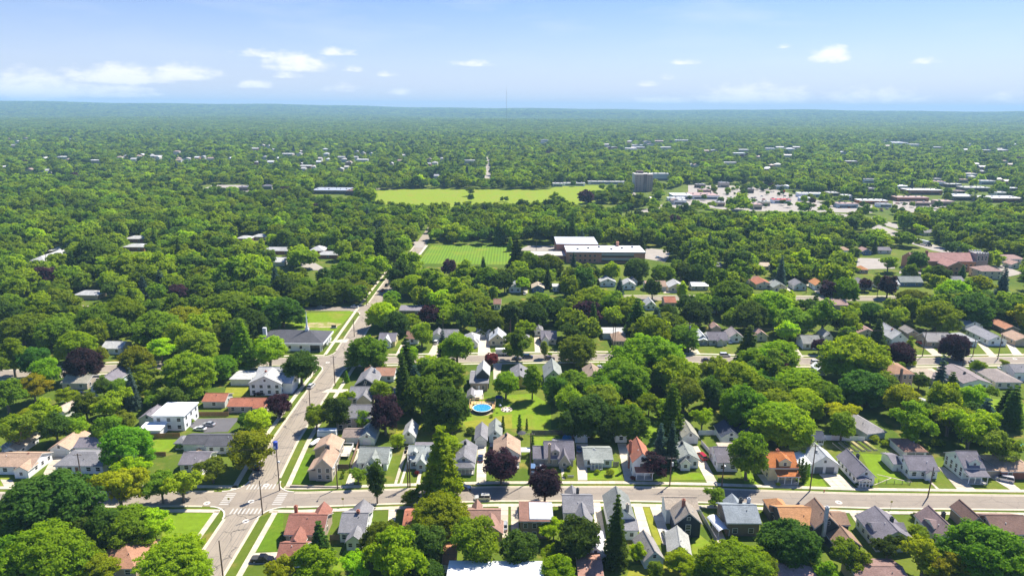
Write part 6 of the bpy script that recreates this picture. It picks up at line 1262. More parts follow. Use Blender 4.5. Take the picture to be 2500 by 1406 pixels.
for k in range(6): CI.append(proto('k%03d' % len(plist), clump(50 + k), tuple(.85 * q for q in TC['gedeog'[k]])))  # far clumps: dimming by distant haze is put into a darker leaf colour
pts, sc_, rz_, ix_ = [], [], [], []
for (x, y, s, sp) in rest:
    v = rnd.randrange(3 if sp in 'MOL' else 2)
    cc = rnd.choices('gedolp', (26, 30, 22, 13, 6, 2))[0] if sp in 'MO' else rnd.choice('ge') if sp in 'LC' else rnd.choice('ddb')
    if cc == 'p' and (v or sp == 'O'): cc = 'e'
    pts.append((x, y, T(x, y))); sc_.append(s); rz_.append(rnd.uniform(0, 6.28)); ix_.append(PI[sp, v, cc, 1 if y < 900 else 2])
def far_fill(y0, y1, step, s0, s1):
    yy = y0
    while yy < y1:
        xx = -.84 * yy
        while xx < .84 * yy:
            x, y = xx + rnd.uniform(-.5, .5) * step, yy + rnd.uniform(-.5, .5) * step
            if not (vnoise(x, y, 160) > .72 and rnd.random() < .8):
                pts.append((x, y, T(x, y) - 1)); sc_.append(rnd.uniform(s0, s1)); rz_.append(rnd.uniform(0, 6.28)); ix_.append(rnd.choice(CI))
            xx += step
        yy += step
far_fill(3080, 5200, 21, .75, 1.15); far_fill(5200, 8500, 34, 1.1, 1.7); far_fill(8500, 13500, 58, 1.7, 2.6)
me = bpy.data.meshes.new('woodland'); me.vertices.add(len(pts)); me.vertices.foreach_set('co', np.array(pts, np.float32).ravel())
for nm, typ, data in (('sc', 'FLOAT', sc_), ('rz', 'FLOAT', rz_), ('ix', 'INT', ix_)):
    at = me.attributes.new(nm, typ, 'POINT'); at.data.foreach_set('value', np.array(data, np.float32 if typ == 'FLOAT' else np.int32))
wo = obj('distant_woodland', me); tag(wo, kind='stuff')
wo['label'] = 'unbroken green treetops stretching to the horizon'
ng = bpy.data.node_groups.new('woodland', 'GeometryNodeTree')
ng.interface.new_socket('Geometry', in_out='INPUT', socket_type='NodeSocketGeometry'); ng.interface.new_socket('Geometry', in_out='OUTPUT', socket_type='NodeSocketGeometry')
gi, go = ng.nodes.new('NodeGroupInput'), ng.nodes.new('NodeGroupOutput')
ip = ng.nodes.new('GeometryNodeInstanceOnPoints'); ci = ng.nodes.new('GeometryNodeCollectionInfo')
ci.inputs['Collection'].default_value = protos; ci.inputs['Separate Children'].default_value = True; ci.inputs['Reset Children'].default_value = True
def att(nm, typ):
    n = ng.nodes.new('GeometryNodeInputNamedAttribute'); n.data_type = typ; n.inputs['Name'].default_value = nm; return n.outputs['Attribute']
L = ng.links.new
L(gi.outputs[0], ip.inputs['Points']); L(ci.outputs[0], ip.inputs['Instance']); ip.inputs['Pick Instance'].default_value = True
L(att('ix', 'INT'), ip.inputs['Instance Index'])
cb = ng.nodes.new('ShaderNodeCombineXYZ'); L(att('rz', 'FLOAT'), cb.inputs[2])
er = ng.nodes.new('FunctionNodeEulerToRotation'); L(cb.outputs[0], er.inputs[0]); L(er.outputs[0], ip.inputs['Rotation'])
L(att('sc', 'FLOAT'), ip.inputs['Scale']); L(ip.outputs[0], go.inputs[0])
md = wo.modifiers.new('woodland', 'NODES'); md.node_group = ng
print('trees: manual', len(TREES), 'individual fill', min(NIND, len(near)), 'woodland', len(pts), flush=True)
# ------------------------------------------------------------------ cars
def car_parts(kind):
    b, g_, rf = MB(), MB(), MB()
    L_, W_ = dict(sedan=(4.6, 1.8), suv=(4.7, 1.9), pickup=(5.6, 1.95), van=(5.0, 1.95))[kind]
    hl, hw = L_ / 2, W_ / 2
    def loft(m_, secs):                # sections: x, half width, z0, z1
        n = len(m_.v)
        for (x, w_, z0, z1) in secs: m_.v += [(x, -w_, z0), (x, w_, z0), (x, w_ * .98, z1), (x, -w_ * .98, z1)]
        for i in range(len(secs) - 1):
            a = n + 4 * i
            for q in range(4): r_ = (q + 1) % 4; m_.f.append((a + q, a + 4 + q, a + 4 + r_, a + r_))
        m_.f.append((n, n + 1, n + 2, n + 3)); e = n + 4 * len(secs) - 4; m_.f.append((e + 3, e + 2, e + 1, e))
    hb = .92 if kind == 'sedan' else 1.05
    loft(b, [(-hl, hw * .8, .35, hb * .8), (-hl + .15, hw * .95, .25, hb * .97), (-hl + 1.0, hw, .22, hb), (hl - 1.3, hw, .22, hb * .98), (hl - .25, hw * .93, .25, hb * .82), (hl, hw * .78, .32, hb * .65)])
    H_, xa, xb, ta, tb = dict(sedan=(1.45, -1.75, 1.15, .75, .85), suv=(1.72, -2.25, 1.1, .25, .7), pickup=(1.78, -.7, 1.45, .15, .65), van=(1.82, -2.4, 1.6, .15, .9))[kind]
    g_.v += [(xa, -hw * .92, hb - .03), (xb, -hw * .92, hb - .03), (xb, hw * .92, hb - .03), (xa, hw * .92, hb - .03), (xa + ta, -hw * .74, H_ - .05), (xb - tb, -hw * .74, H_ - .05), (xb - tb, hw * .74, H_ - .05), (xa + ta, hw * .74, H_ - .05)]
    g_.f += [(4, 5, 6, 7), (0, 1, 5, 4), (1, 2, 6, 5), (2, 3, 7, 6), (3, 0, 4, 7)]
    rf.box(xa + ta - .05, -hw * .77, H_ - .06, xb - tb + .05, hw * .77, H_ + .01, .06, .05)
    for s in (-1, 1):                  # pillars
        for fx in (0., .5):
            xp = xa + (xb - xa) * fx + (.12 if fx else 0); xt = xa + ta + (xb - tb - xa - ta) * fx + (.06 if fx else 0)
            rf.v += [(xp, s * hw * .935, hb - .03), (xp + .12, s * hw * .935, hb - .03), (xt + .1, s * hw * .755, H_ - .04), (xt, s * hw * .755, H_ - .04)]; n = len(rf.v)
            rf.f.append((n - 4, n - 3, n - 2, n - 1) if s < 0 else (n - 1, n - 2, n - 3, n - 4))
    bed = None
    if kind == 'pickup': bed = MB().box(-hl + .2, -hw * .78, hb - .35, -.8, hw * .78, hb + .01).mesh('bed', 'rubber')
    wh = MB(); n = 12
    for z, in ((-.11,), (.11,)):
        for i in range(n): wh.v.append((.34 * math.cos(6.2832 * i / n), z, .34 * math.sin(6.2832 * i / n)))
    for i in range(n): j = (i + 1) % n; wh.f.append((i, j, n + j, n + i))
    wh.f += [tuple(range(n - 1, -1, -1)), tuple(range(n, 2 * n))]
    hub = MB()
    for z in (-.125, .125):
        k = len(hub.v)
        for i in range(8): hub.v.append((.2 * math.cos(6.2832 * i / 8), z, .2 * math.sin(6.2832 * i / 8)))
        hub.f.append(tuple(range(k, k + 8)))
    lt = MB().box(-.04, -.2, -.08, .04, .2, .08)
    return dict(body=b.mesh('body', 'car_paint'), glass=g_.mesh('windows', 'glass'), roof=rf.mesh('roof', 'car_paint'), bed=bed, wheel=wh.mesh('wheel', 'rubber'), rim=hub.mesh('rim', 'paint'), light=lt.mesh('headlight', 'paint'), L=L_, W=W_, hb=hb)
CARS = {k: car_parts(k) for k in ('sedan', 'suv', 'pickup', 'van')}
def car(kind, px_, py_, deg, col, label, group=None, simple=False, name=None):
    c = CARS[kind]; x, y = P(px_, py_, .4)
    r_ = tag(empty(name or {'sedan': 'parked_car', 'suv': 'parked_car', 'pickup': 'pickup_truck', 'van': 'minivan'}[kind], (x, y, .05), R(deg)), label, 'car' if kind in ('sedan', 'suv') else {'pickup': 'pickup truck', 'van': 'van'}[kind], group)
    obj('body', c['body'], r_, col); obj('windows', c['glass'], r_); obj('roof', c['roof'], r_, col)
    if c['bed'] : obj('bed', c['bed'], r_, (.05, .05, .05))
    if simple: return r_
    for sx in (-1, 1):
        for sy in (-1, 1):
            w_ = obj('wheel', c['wheel'], r_, (.02, .02, .02), (sx * c['L'] * .30, sy * (c['W'] / 2 - .1), .34)); obj('rim', c['rim'], w_, (.5, .5, .5))
    for sy in (-1, 1):
        obj('headlight', c['light'], r_, (.75, .75, .72), (c['L'] / 2 - .04, sy * c['W'] * .33, c['hb'] * .6)); obj('taillight', c['light'], r_, (.4, .02, .02), (-c['L'] / 2 + .02, sy * c['W'] * .34, c['hb'] * .7))
    return r_
SV, WH, BK, GY, RD, BL, DB, WN = (.42, .43, .44), (.75, .75, .74), (.015, .015, .018), (.12, .125, .13), (.42, .015, .02), (.15, .24, .38), (.02, .035, .09), (.05, .03, .05)
for a in (('suv', 1178, 1216, 180, (.62, .60, .52), 'pale silver car parked alone on the front street near the big feathery dome'), ('sedan', 1132, 1191, 0, DB, 'dark blue car parked at the kerb beside the pointed conifer'), ('suv', 633, 1139, 86, BK, 'black car on the long street above the northern crosswalk'),
          ('sedan', 468, 1393, 86, BK, 'dark car on the long street at the bottom edge'), ('pickup', 640, 1366, 0, BK, 'black pickup truck in the driveway at the bottom'), ('sedan', 1231, 1284, 90, SV, 'silver car in the driveway right of the pinkish brown roof'), ('sedan', 1258, 1305, 90, GY, 'grey car half hidden under the tree beside the brown flat topped house'),
          ('suv', 1628, 1307, 90, (.5, .5, .48), 'silver car beside the navy blue house'), ('sedan', 1173, 1119, 90, DB, 'dark blue car on the driveway of the two narrow garages'), ('van', 1202, 1092, 90, BK, 'black van tucked beside the broad tan gabled house'), ('sedan', 1414, 1097, 85, BL, 'steel blue car on the curving driveway of the blue-grey garage'),
          ('van', 1301, 1144, 90, BL, 'blue van in front of the tudor cottage'), ('sedan', 1323, 1142, 90, SV, 'grey car beside the blue van of the tudor cottage'), ('van', 1713, 1115, 105, RD, 'red van on the driveway of the mossy garage'), ('van', 2452, 1170, 150, (.55, .53, .55), 'white van in the driveway at the right edge'),
          ('sedan', 488, 1047, 170, WH, 'white sports car in the parking lot on the left'), ('sedan', 510, 1036, 170, SV, 'grey car behind the white one in the parking lot'), ('suv', 760, 943, 82, WH, 'white car parked on the long street below the junction'), ('sedan', 676, 959, 20, SV, 'silver car beside the white farmhouse'), ('sedan', 634, 962, 15, BK, 'black car left of the silver one at the farmhouse'),
          ('suv', 1065, 836, 82, WH, 'white car in the driveway of the slate roofed grey house'), ('suv', 1342, 876, 0, WN, 'dark plum coloured car parked on the second street'), ('sedan', 1262, 876, 0, (.06, .07, .08), 'dark car parked in front of the white trailer'), ('sedan', 1725, 880, 0, WN, 'dark purple car crossing the second street by the big conifer'),
          ('van', 1770, 868, 0, WH, 'long white van parked below the grey brown cottage'), ('suv', 1993, 885, 0, WH, 'white and black car parked left of the largest round tree'), ('pickup', 2252, 838, 120, RD, 'red pickup truck beside the brown brick cottage'), ('sedan', 2335, 873, 0, BK, 'black car in the shade of the round purple tree'),
          ('sedan', 2378, 885, 0, SV, 'silver car on the second street under the small kerb tree'), ('van', 1213, 930, 80, WH, 'white van in the driveway of the brown house with the grey gable'), ('sedan', 1463, 897, 80, WH, 'white car beside the tan-brown roofed house'), ('sedan', 1780, 835, 95, BL, 'blue car beside the grey brown cottage'),
          ('sedan', 935, 709, 82, (.5, .12, .05), 'orange-red car far up the long street'), ('suv', 945, 697, 82, BK, 'black car far up the long street ahead of the orange-red one'), ('sedan', 953, 690, 82, GY, 'grey car far up the long street, third in line'), ('sedan', 967, 671, 82, DB, 'dark blue car farthest up the long street'),
          ('sedan', 866, 749, 0, WH, 'white car turning out of the third street'), ('sedan', 785, 750, 0, SV, 'silver car under the row of feathery trees'), ('sedan', 1281, 717, 85, WH, 'white car in the driveway left of the blue grey bungalow'), ('sedan', 738, 630, 160, WN, 'dark car on the left side street'), ('sedan', 748, 634, 170, BK, 'black car beside the dark one on the left side street'),
          ('sedan', 930, 652, 20, SV, 'silver car on the side street by the upper long street'), ('sedan', 785, 662, 20, DB, 'dark blue car in the left canopy gap'), ('sedan', 1607, 629, 0, (.45, .6, .75), 'pale blue car at the right end of the school'), ('sedan', 199, 962, 30, DB, 'dark blue car behind the long low outbuilding'), ('sedan', 2206, 580, 120, DB, 'dark car on the diagonal avenue behind the truck'),
          ('van', 1288, 872, 0, DB, 'dark van under the feathery street tree'), ('sedan', 2450, 900, 0, WH, 'white car behind the low cream house')):
    car(*a)
_cn = {SV: 'silver', WH: 'white', BK: 'black', GY: 'grey', RD: 'red', DB: 'dark blue'}; _lot = []
for i in range(46):
    q = rnd.choice([(1700, 457, 1790, 472), (1770, 468, 1860, 486), (1840, 474, 1960, 496), (1790, 478, 1850, 500), (1960, 487, 2050, 505), (2020, 500, 2080, 508), (1580, 482, 1600, 490), (2180, 486, 2210, 505), (2130, 510, 2180, 518)])
    _lot.append((rnd.uniform(q[0], q[2]), rnd.uniform(q[1], q[3]), rnd.choice(('sedan', 'suv', 'sedan')), rnd.choice((20, 110, 200)), rnd.choice((SV, WH, BK, GY, RD, DB, WH))))
_n = {}
for (a, b_, k, dg, cc) in sorted(_lot):
    _n[cc] = _n.get(cc, 0) + 1
    car(k, a, b_, dg, cc, f"{_cn[cc]} car among the shops beyond the tower, {('first,second,third,fourth,fifth,sixth,seventh,eighth,ninth,tenth,eleventh,twelfth,thirteenth,fourteenth,fifteenth,sixteenth,seventeenth,eighteenth,nineteenth,twentieth'.split(','))[min(_n[cc] - 1, 19)]} {_cn[cc]} one from the left", 'cars on the big parking lot', True)
# semi trailer truck on the avenue
x, y = P(2255, 598); tr = tag(empty('semi_truck', (x, y, 0), R(-77)), 'long truck with silver trailer on the diagonal avenue', 'truck')
part(tr, 'trailer', 'ribbed_metal', (.62, .64, .66), (-9, -1.25, 1.2, 4.5, 1.25, 4.0)); part(tr, 'cab', 'car_paint', (.03, .04, .07), (5., -1.2, .9, 6.6, 1.2, 3.2, .1, .1), (6.6, -1.1, .9, 8, 1.1, 1.9)); part(tr, 'windscreen', 'glass', None, (6.58, -1., 2.1, 6.64, 1., 2.9)); part(tr, 'chassis', 'rubber', (.03, .03, .03), (-9, -.5, .7, 7.6, .5, 1.2))
for xx in (-8, -6.8, 4.2, 7.0):
    for s in (-1, 1): obj('wheel', CARS['van']['wheel'], tr, (.02, .02, .02), (xx, s * 1.05, .5), 0, (1.45, 1.45, 1.45))
# white box trailer and camper
x, y = P(1232, 866); t2 = tag(empty('box_trailer', (x, y, 0)), 'white box trailer parked on the second street', 'trailer')
part(t2, 'box', 'siding', (.78, .78, .77), (-4.2, -1.2, .7, 4.2, 1.2, 3.0)); part(t2, 'drawbar', 'rubber', (.05, .05, .05), (4.2, -.1, .5, 5.6, .1, .65))
for s in (-1, 1):
    for xx in (-.6, .5): obj('wheel', CARS['van']['wheel'], t2, (.02, .02, .02), (xx, s * 1.1, .36))
x, y = P(800, 1066); t2 = tag(empty('camper_trailer', (x, y, 0)), 'white camper trailer behind the rear wing of the corner house', 'trailer')
part(t2, 'shell', 'siding', (.75, .78, .8), (-3.4, -1.2, .6, 3.4, 1.2, 2.9, .25, .15)); part(t2, 'awning_rail', 'paint', (.2, .3, .45), (-3.0, -1.26, 2.2, 3.0, -1.18, 2.4))
for s in (-1, 1): obj('wheel', CARS['van']['wheel'], t2, (.02, .02, .02), (0, s * 1.1, .36))
x, y = P(770, 1083); t2 = tag(empty('covered_boat', (x, y, 0), R(70)), 'small white covered boat beside the corner house', 'boat')
hb_ = MB()
for (xx, w_, z0, z1) in ((-2.4, .8, .5, 1.1), (-1, 1.0, .4, 1.5), (.8, .95, .4, 1.5), (2.4, .35, .7, 1.2)): hb_.v += [(xx, -w_, .9), (xx, 0, z0), (xx, w_, .9), (xx, 0, z1)]
for i in range(3):
    for q in range(4): a = 4 * i; hb_.f.append((a + q, a + 4 + q, a + 4 + (q + 1) % 4, a + (q + 1) % 4))
hb_.f += [(0, 1, 2, 3), (15, 14, 13, 12)]
hb_.build('hull', 'fabric', t2, (.78, .78, .78)); part(t2, 'trailer_frame', 'rubber', (.1, .1, .1), (-2.4, -.7, .3, 3.2, .7, .4))
# ------------------------------------------------------------------ poles, lamps, wires
TIPS = {}
def pole(key, px_, py_, h, label, arms=1, lamp=False, lean=(0, 0), arm_dir=0., transformer=False):
    x, y = P(px_, py_)
    r_ = tag(empty('utility_pole' if not lamp else 'street_lamp', (x, y, 0), arm_dir), label, 'utility pole' if not lamp else 'street lamp')
    MB().tube([(0, 0, -.2), (lean[0] * .5, lean[1] * .5, h * .5), (lean[0], lean[1], h)], [.2, .17, .13], 8).build('mast', 'wood', r_, (.13, .085, .06))
    if lamp:
        MB().tube([(0, 0, h - .5), (.9, 0, h + .1), (2.2, 0, h + .2)], .06, 5).build('arm', 'paint', r_, (.4, .4, .4)); part(r_, 'lamp_head', 'paint', (.62, .62, .62), (2.0, -.18, h + .08, 2.8, .18, h + .28))
    for i in range(arms):
        z = h - .5 - i * 1.1; a_ = part(r_, 'crossarm', 'wood', (.2, .15, .11), (-1.2 + lean[0], -.06 + lean[1], z, 1.2 + lean[0], .06 + lean[1], z + .12))
        b = MB()
        for q in (-1.1, -.5, .5, 1.1): b.cyl(q + lean[0], lean[1], z + .12, z + .34, .06, k=6)
        b.build('insulator', 'paint', a_, (.5, .5, .5))
    if transformer: MB().cyl(.45, 0, h - 2.9, h - 1.7, .3, k=10).build('transformer', 'paint', r_, (.45, .46, .46))
    TIPS[key] = Vector((x + lean[0], y + lean[1], h)); return r_
pb_ = pole('a', 683, 1197, 14.8, 'tall utility pole at the crossing with a blue cover at its top', 0)
b = MB(); b.cyl(-.1, 0, 13.7, 15.9, .6, .68, 12); b.cyl(-.1, 0, 15.9, 16.1, .68, .4, 12); b.build('blue_cover', 'paint', pb_, (.03, .07, .38)); part(pb_, 'pale_box', 'paint', (.7, .72, .75), (.2, -.2, 9.2, .7, .2, 9.7)); part(pb_, 'white_band', 'paint', (.6, .68, .8), (-.5, -.86, 14.2, .1, -.8, 14.9))
pole('b', 641, 1255, 10.5, 'short dark utility pole standing at the southern corner of the crossing', 0)
pole('c', 545, 1412, 10.5, 'dark utility pole on the long street at the bottom edge', 0)
pole('d', 824, 1193, 8.2, 'thin street lamp on the corner between pavement and verge', 0, True, arm_dir=R(-90))
pole('e', 996, 1189, 11, 'utility pole left of the pointed conifer, left of a close pair', 0); pole('e2', 1001, 1189, 11, 'utility pole left of the pointed conifer, right of a close pair', 1, transformer=True)
pole('f', 1294, 1177, 16.5, 'very tall utility pole beside the tudor cottage', 1); pole('g', 1635, 1185, 9.5, 'dark pole in front of the blue spruces', 1, transformer=True); pole('h', 1762, 1190, 8.4, 'street lamp left of the bright round tree', 0, True, arm_dir=R(-100))
pole('i', 1977, 1199, 15.4, 'tallest dark utility pole before the white double garage', 1, transformer=True); pole('j', 2265, 1214, 9.6, 'slanting pole in the roadway before the white cottage', 0, lean=(.6, .5)); pole('k', 202, 1188, 11, 'utility pole before the grey hipped house on the left', 1)
pole('l', 818, 942, 13, 'tall utility pole at the second crossing', 1); pole('m', 757, 1000, 9, 'utility pole beside the long street above the young tree', 1, lean=(.2, 0)); pole('n', 865, 822, 9, 'utility pole on the verge above the second crossing', 1); pole('o', 1082, 808, 10, 'utility pole in front of the slate roofed grey house', 0)
pole('p', 1495, 859, 12.6, 'left of two utility poles before the tan hip roofed house', 0); pole('q', 1500, 859, 12., 'right of two utility poles before the tan hip roofed house', 0); pole('r', 1678, 862, 15, 'big utility pole with several arms on the second street', 2, transformer=True); pole('s', 2252, 869, 13.5, 'utility pole with a cross arm beside the red pickup', 1)
pole('t', 2436, 876, 12, 'slanting pole near the right end of the second street', 0, lean=(.5, .6)); pole('u', 2375, 869, 8.5, 'street lamp beside the round purple tree', 0, True, arm_dir=R(-90)); pole('v', 2349, 899, 9.5, 'pole on the south kerb of the second street near the right', 0); pole('w', 1246, 826, 10, 'pole behind the twin gabled garages', 0)
pole('x', 1968, 716, 9, 'pole on the third street beside the dark gabled cottage', 1); pole('y', 2141, 727, 9, 'pole on the third street left of the dark purple tree', 0); pole('z', 942, 680, 10, 'pole beside the upper long street', 1); pole('aa', 895, 745, 10, 'pole at the mouth of the third street', 1)
pole('bb', 116, 655, 12, 'pole before the brick apartment block', 1); pole('cc', 1309, 612, 10, 'pole behind the school car park', 0); pole('dd', 2445, 1014, 1, '', 0) if False else None
def wires(a, b, label, n=3, sag=.8, dz=0.):
    A, B = TIPS[a], TIPS[b]; d = (B - A); side = Vector((-d.y, d.x, 0)).normalized(); mb = MB()
    for i in range(n):
        o = side * (i - (n - 1) / 2) * .8 + Vector((0, 0, -.3 - dz)); pts_ = []
        for k in range(13):
            f = k / 12; q = A.lerp(B, f) + o; q.z -= sag * 4 * f * (1 - f); pts_.append(tuple(q))
        mb.tube(pts_, .022, 3)
    o = mb.build('overhead_wires', 'rubber', None, (.06, .06, .06)); tag(o, label, 'wires')
TIPS['off1'] = Vector((-72, 60, 11)); TIPS['off2'] = Vector((170, 182, 12)); TIPS['off3'] = Vector((-185, 182, 11))
wires('a', 'b', 'wires across the crossing between its two dark poles'); wires('b', 'c', 'wires running down beside the long street at the bottom', 3); wires('a', 'm', 'wires above the long street from the crossing to the young tree', 3); wires('m', 'l', 'wires above the long street up to the second crossing', 3)
wires('l', 'n', 'wires over the second crossing', 2); wires('e2', 'f', 'wires from the close pair of poles to the very tall pole', 2); wires('a', 'e', 'wires above the north pavement beside the corner house', 2); wires('f', 'g', 'wires over the pale blue house front', 3, 1.2); wires('g', 'i', 'wires past the bright round tree to the tallest pole', 3, 1.2); wires('i', 'off2', 'wires leaving the tallest pole to the right', 3)
wires('k', 'off3', 'wires leaving the left pole towards the edge', 2); wires('k', 'a', 'wires from the left pole to the crossing', 2, 1.5); wires('q', 'r', 'wires along the second street by the big conifer', 3); wires('r', 's', 'wires along the second street behind the largest round tree', 3, 2)
# ------------------------------------------------------------------ fences
def fence(label, p0, p1, h, col, m='wood', step=2.4, solid_=True, name='fence'):
    a, b = Vector((*P(*p0), 0)), Vector((*P(*p1), 0)); d = b - a; n = max(1, round(d.length / step)); rz = math.atan2(d.y, d.x)
    r_ = tag(empty(name, a, rz), label, 'fence'); L_ = d.length / n
    pn = MB()
    if solid_:
        k = 6
        for i in range(k): pn.box(L_ * i / k + .012, -.03, .08, L_ * (i + 1) / k - .012, .03 + .01 * (i % 2), h)
        pn.box(.02, -.07, h * .8, L_ - .02, -.032, h * .86)
    else:
        for z in (.3, h * .6, h - .06): pn.box(.03, -.02, z, L_ - .03, .02, z + .05)
        for i in range(6): pn.box(L_ * i / 6, -.012, .05, L_ * i / 6 + .025, .012, h)
    pm = pn.mesh('fence_panel', m); po = MB().box(-.06, -.06, 0, .06, .06, h + .1).mesh('fence_post', m)
    for i in range(n): obj('fence_panel', pm, r_, tuple(c * rnd.uniform(.85, 1.1) for c in col), (L_ * i, 0, 0))
    for i in range(n + 1): obj('fence_post', po, r_, col, (L_ * i, 0, 0))
FW, FB = (.72, .73, .74), (.34, .20, .085)
fence('brown board fence beyond the parking lot below the red-brown roofs', (475, 1016), (558, 1016), 1.8, FB); fence('brown board fence left of the dark grey roofed ranch', (366, 1070), (440, 1068), 1.8, FB); fence('brown fence beside the cream garage driveway', (856, 1142), (876, 1086), 1.7, (.28, .19, .12))
fence('dark board fence right of the tall tan corner house', (817, 1145), (851, 1145), 1.7, (.13, .10, .08)); fence('long dark fence behind the tudor cottage lawn', (1298, 1062), (1396, 1062), 1.8, (.10, .09, .10)); fence('white fence behind the shaded garages', (1705, 1062), (1762, 1062), 1.9, FW, 'paint'); fence('white fence running beside the red van driveway', (1712, 1085), (1735, 1112), 1.6, FW, 'paint')
fence('white vinyl fence behind the raised garden beds', (2012, 1074), (2110, 1078), 1.9, FW, 'paint'); fence('thin chain fence across the lawn of the white cottage', (2145, 1178), (2222, 1182), 1.1, (.12, .13, .13), 'paint', solid_=False); fence('thin dark rail fence rising beside the white cottage', (2222, 1182), (2180, 1142), 1.2, (.12, .13, .13), 'paint', solid_=False)
fence('white panel fence left of the white cottage', (2160, 1115), (2180, 1140), 1.7, FW, 'paint'); fence('white fence at the far left behind the garages', (60, 1093), (78, 1072), 1.9, FW, 'paint'); fence('white fence behind the double garage at the left', (85, 1068), (135, 1062), 1.9, FW, 'paint'); fence('grey board fence right of the navy house', (1700, 1240), (1748, 1325), 1.6, (.32, .31, .29))
fence('grey fence beside the small pale blue house', (1497, 1138), (1510, 1138), 1.6, (.3, .28, .26)); fence('dark fence beside the driveway of the blue-grey garage', (1400, 1078), (1396, 1055), 1.8, (.09, .085, .09)); fence('dark boundary fence behind the second row cottages', (1120, 790), (1210, 790), 1.8, (.10, .09, .09)); fence('wooden fence in the left gardens', (235, 1068), (256, 1044), 1.6, FB)
fence('short wooden fence between the corner house and the slate-grey house', (806, 1318), (828, 1318), 1.6, (.25, .19, .12)); fence('small white fence beside the raised beds and driveway wall', (1385, 1165), (1400, 1165), .8, (.5, .48, .45)); fence('brown fence behind the little garage on the left lawn', (375, 1113), (405, 1113), 1.5, FB)
# retaining wall of the corner lot and rounded bed
rw = tag(empty('retaining_wall', (*P(708, 1190), 0)), 'long low pinkish concrete retaining wall at the corner lot', 'wall')
for i in range(12): part(rw, 'wall_block', 'concrete', tuple(c * rnd.uniform(.9, 1.08) for c in (.46, .38, .33)), (i * 1.25 + .02, 0, 0, i * 1.25 + 1.23, .35, .75 - .03 * i))
# ------------------------------------------------------------------ garden things
x, y = P(1177, 1003); pl = tag(empty('swimming_pool', (x, y, 0)), 'round blue above ground pool on the sunny lawn', 'pool')
MB().cyl(0, 0, 0, 1.3, 3.5, k=36, cap=False).build('pool_wall', 'paint', pl, (.05, .04, .04)); MB().cyl(0, 0, 0, 1.2, 3.42, k=36).build('water', 'pool_water', pl)
rm_ = MB(); n = 36
for i in range(n):
    a, b_ = 6.28319 * i / n, 6.28319 * (i + 1) / n
    rm_.slab([(3.38 * math.cos(a), 3.38 * math.sin(a), 1.36), (3.66 * math.cos(a), 3.66 * math.sin(a), 1.36), (3.66 * math.cos(b_), 3.66 * math.sin(b_), 1.36), (3.38 * math.cos(b_), 3.38 * math.sin(b_), 1.36)], .1)
rm_.build('rim', 'paint', pl, (.75, .78, .8)); MB().tube([(-.6, -3.7, 0), (-.6, -3.7, 1.9), (-.6, -3.1, 1.9)], .05, 5).build('ladder', 'paint', pl, (.12, .12, .12))
dk = tag(empty('pool_deck', (x, y, 0)), 'new yellow timber deck with railing wrapped round the pool', 'deck')
for i in range(14): part(dk, 'plank', 'wood', tuple(c * rnd.uniform(.85, 1.1) for c in (.62, .42, .20)), (-4.4 + i * .64, 3.55, 1.15, -4.4 + i * .64 + .6, 6.2, 1.25))
for s in (-1, 1): part(dk, 'side_deck', 'wood', (.55, .35, .16), (s * 4.3 - .55, -.5, 1.1, s * 4.3 + .55, 3.55, 1.2))
for i in range(10): part(dk, 'post', 'wood', (.5, .30, .12), (-4.4 + i * .98, 3.55, 0, -4.28 + i * .98, 3.67, 2.1))
for i in range(4):
    for s in (-1, 1): part(dk, 'post', 'wood', (.5, .3, .12), (s * 4.8 - .06, -.4 + i * 1.2, 0, s * 4.8 + .06, -.28 + i * 1.2, 2.1))
part(dk, 'rail', 'wood', (.66, .45, .2), (-4.9, 6.1, 2.05, 4.9, 6.22, 2.15), (-4.9, -.4, 2.05, -4.78, 6.1, 2.15), (4.78, -.4, 2.05, 4.9, 6.1, 2.15))
sheet('sand_ring', [(x + 4.4 * math.cos(i * .2618), y + 4.0 * math.sin(i * .2618) - .3) for i in range(24)], .02, 'bare_earth')
x, y = P(1385, 1068, .5); p2 = tag(empty('small_pool', (x, y, 0)), 'small blue inflatable pool beside the long dark fence', 'pool')
MB().cyl(0, 0, 0, .75, 1.65, k=20, cap=False).build('pool_wall', 'paint', p2, (.05, .18, .5)); MB().cyl(0, 0, 0, .65, 1.6, k=20).build('water', 'pool_water', p2)
x, y = P(946, 946, .5); p2 = tag(empty('small_pool', (x, y, 0)), 'small blue pool hidden among the trees behind the navy house', 'pool')
MB().cyl(0, 0, 0, .75, 1.5, k=20, cap=False).build('pool_wall', 'paint', p2, (.05, .18, .5)); MB().cyl(0, 0, 0, .65, 1.45, k=20).build('water', 'pool_water', p2)
def umbrella(px_, py_, col, label, r=1.5, h=2.4, name='parasol'):
    x, y = P(px_, py_); u = tag(empty(name, (x, y, 0)), label, 'parasol'); MB().cyl(0, 0, h - .55, h, r, .05, 8).build('canopy', 'fabric', u, col); MB().cyl(0, 0, 0, h, .04, k=5).build('pole', 'paint', u, (.3, .25, .2))
umbrella(1273, 1068, (.06, .06, .07), 'black hexagonal parasol behind the broad tan gable', 1.7); umbrella(2061, 1062, (.16, .12, .09), 'dark brown parasol above the white vinyl fence', 2.2, 3); umbrella(2178, 1124, (.5, .03, .04), 'bright red parasol beside the white cottage rear', 1.3)
umbrella(1221, 1004, (.42, .44, .58), 'closed looking lilac parasol beside the pool lawn bed', .55, 3.0); umbrella(2462, 1092, (.10, .50, .52), 'left turquoise parasol under the trees at the right', 1.9, 2.6); umbrella(2485, 1096, (.10, .50, .52), 'right turquoise parasol under the trees at the right', 1.7, 2.6)
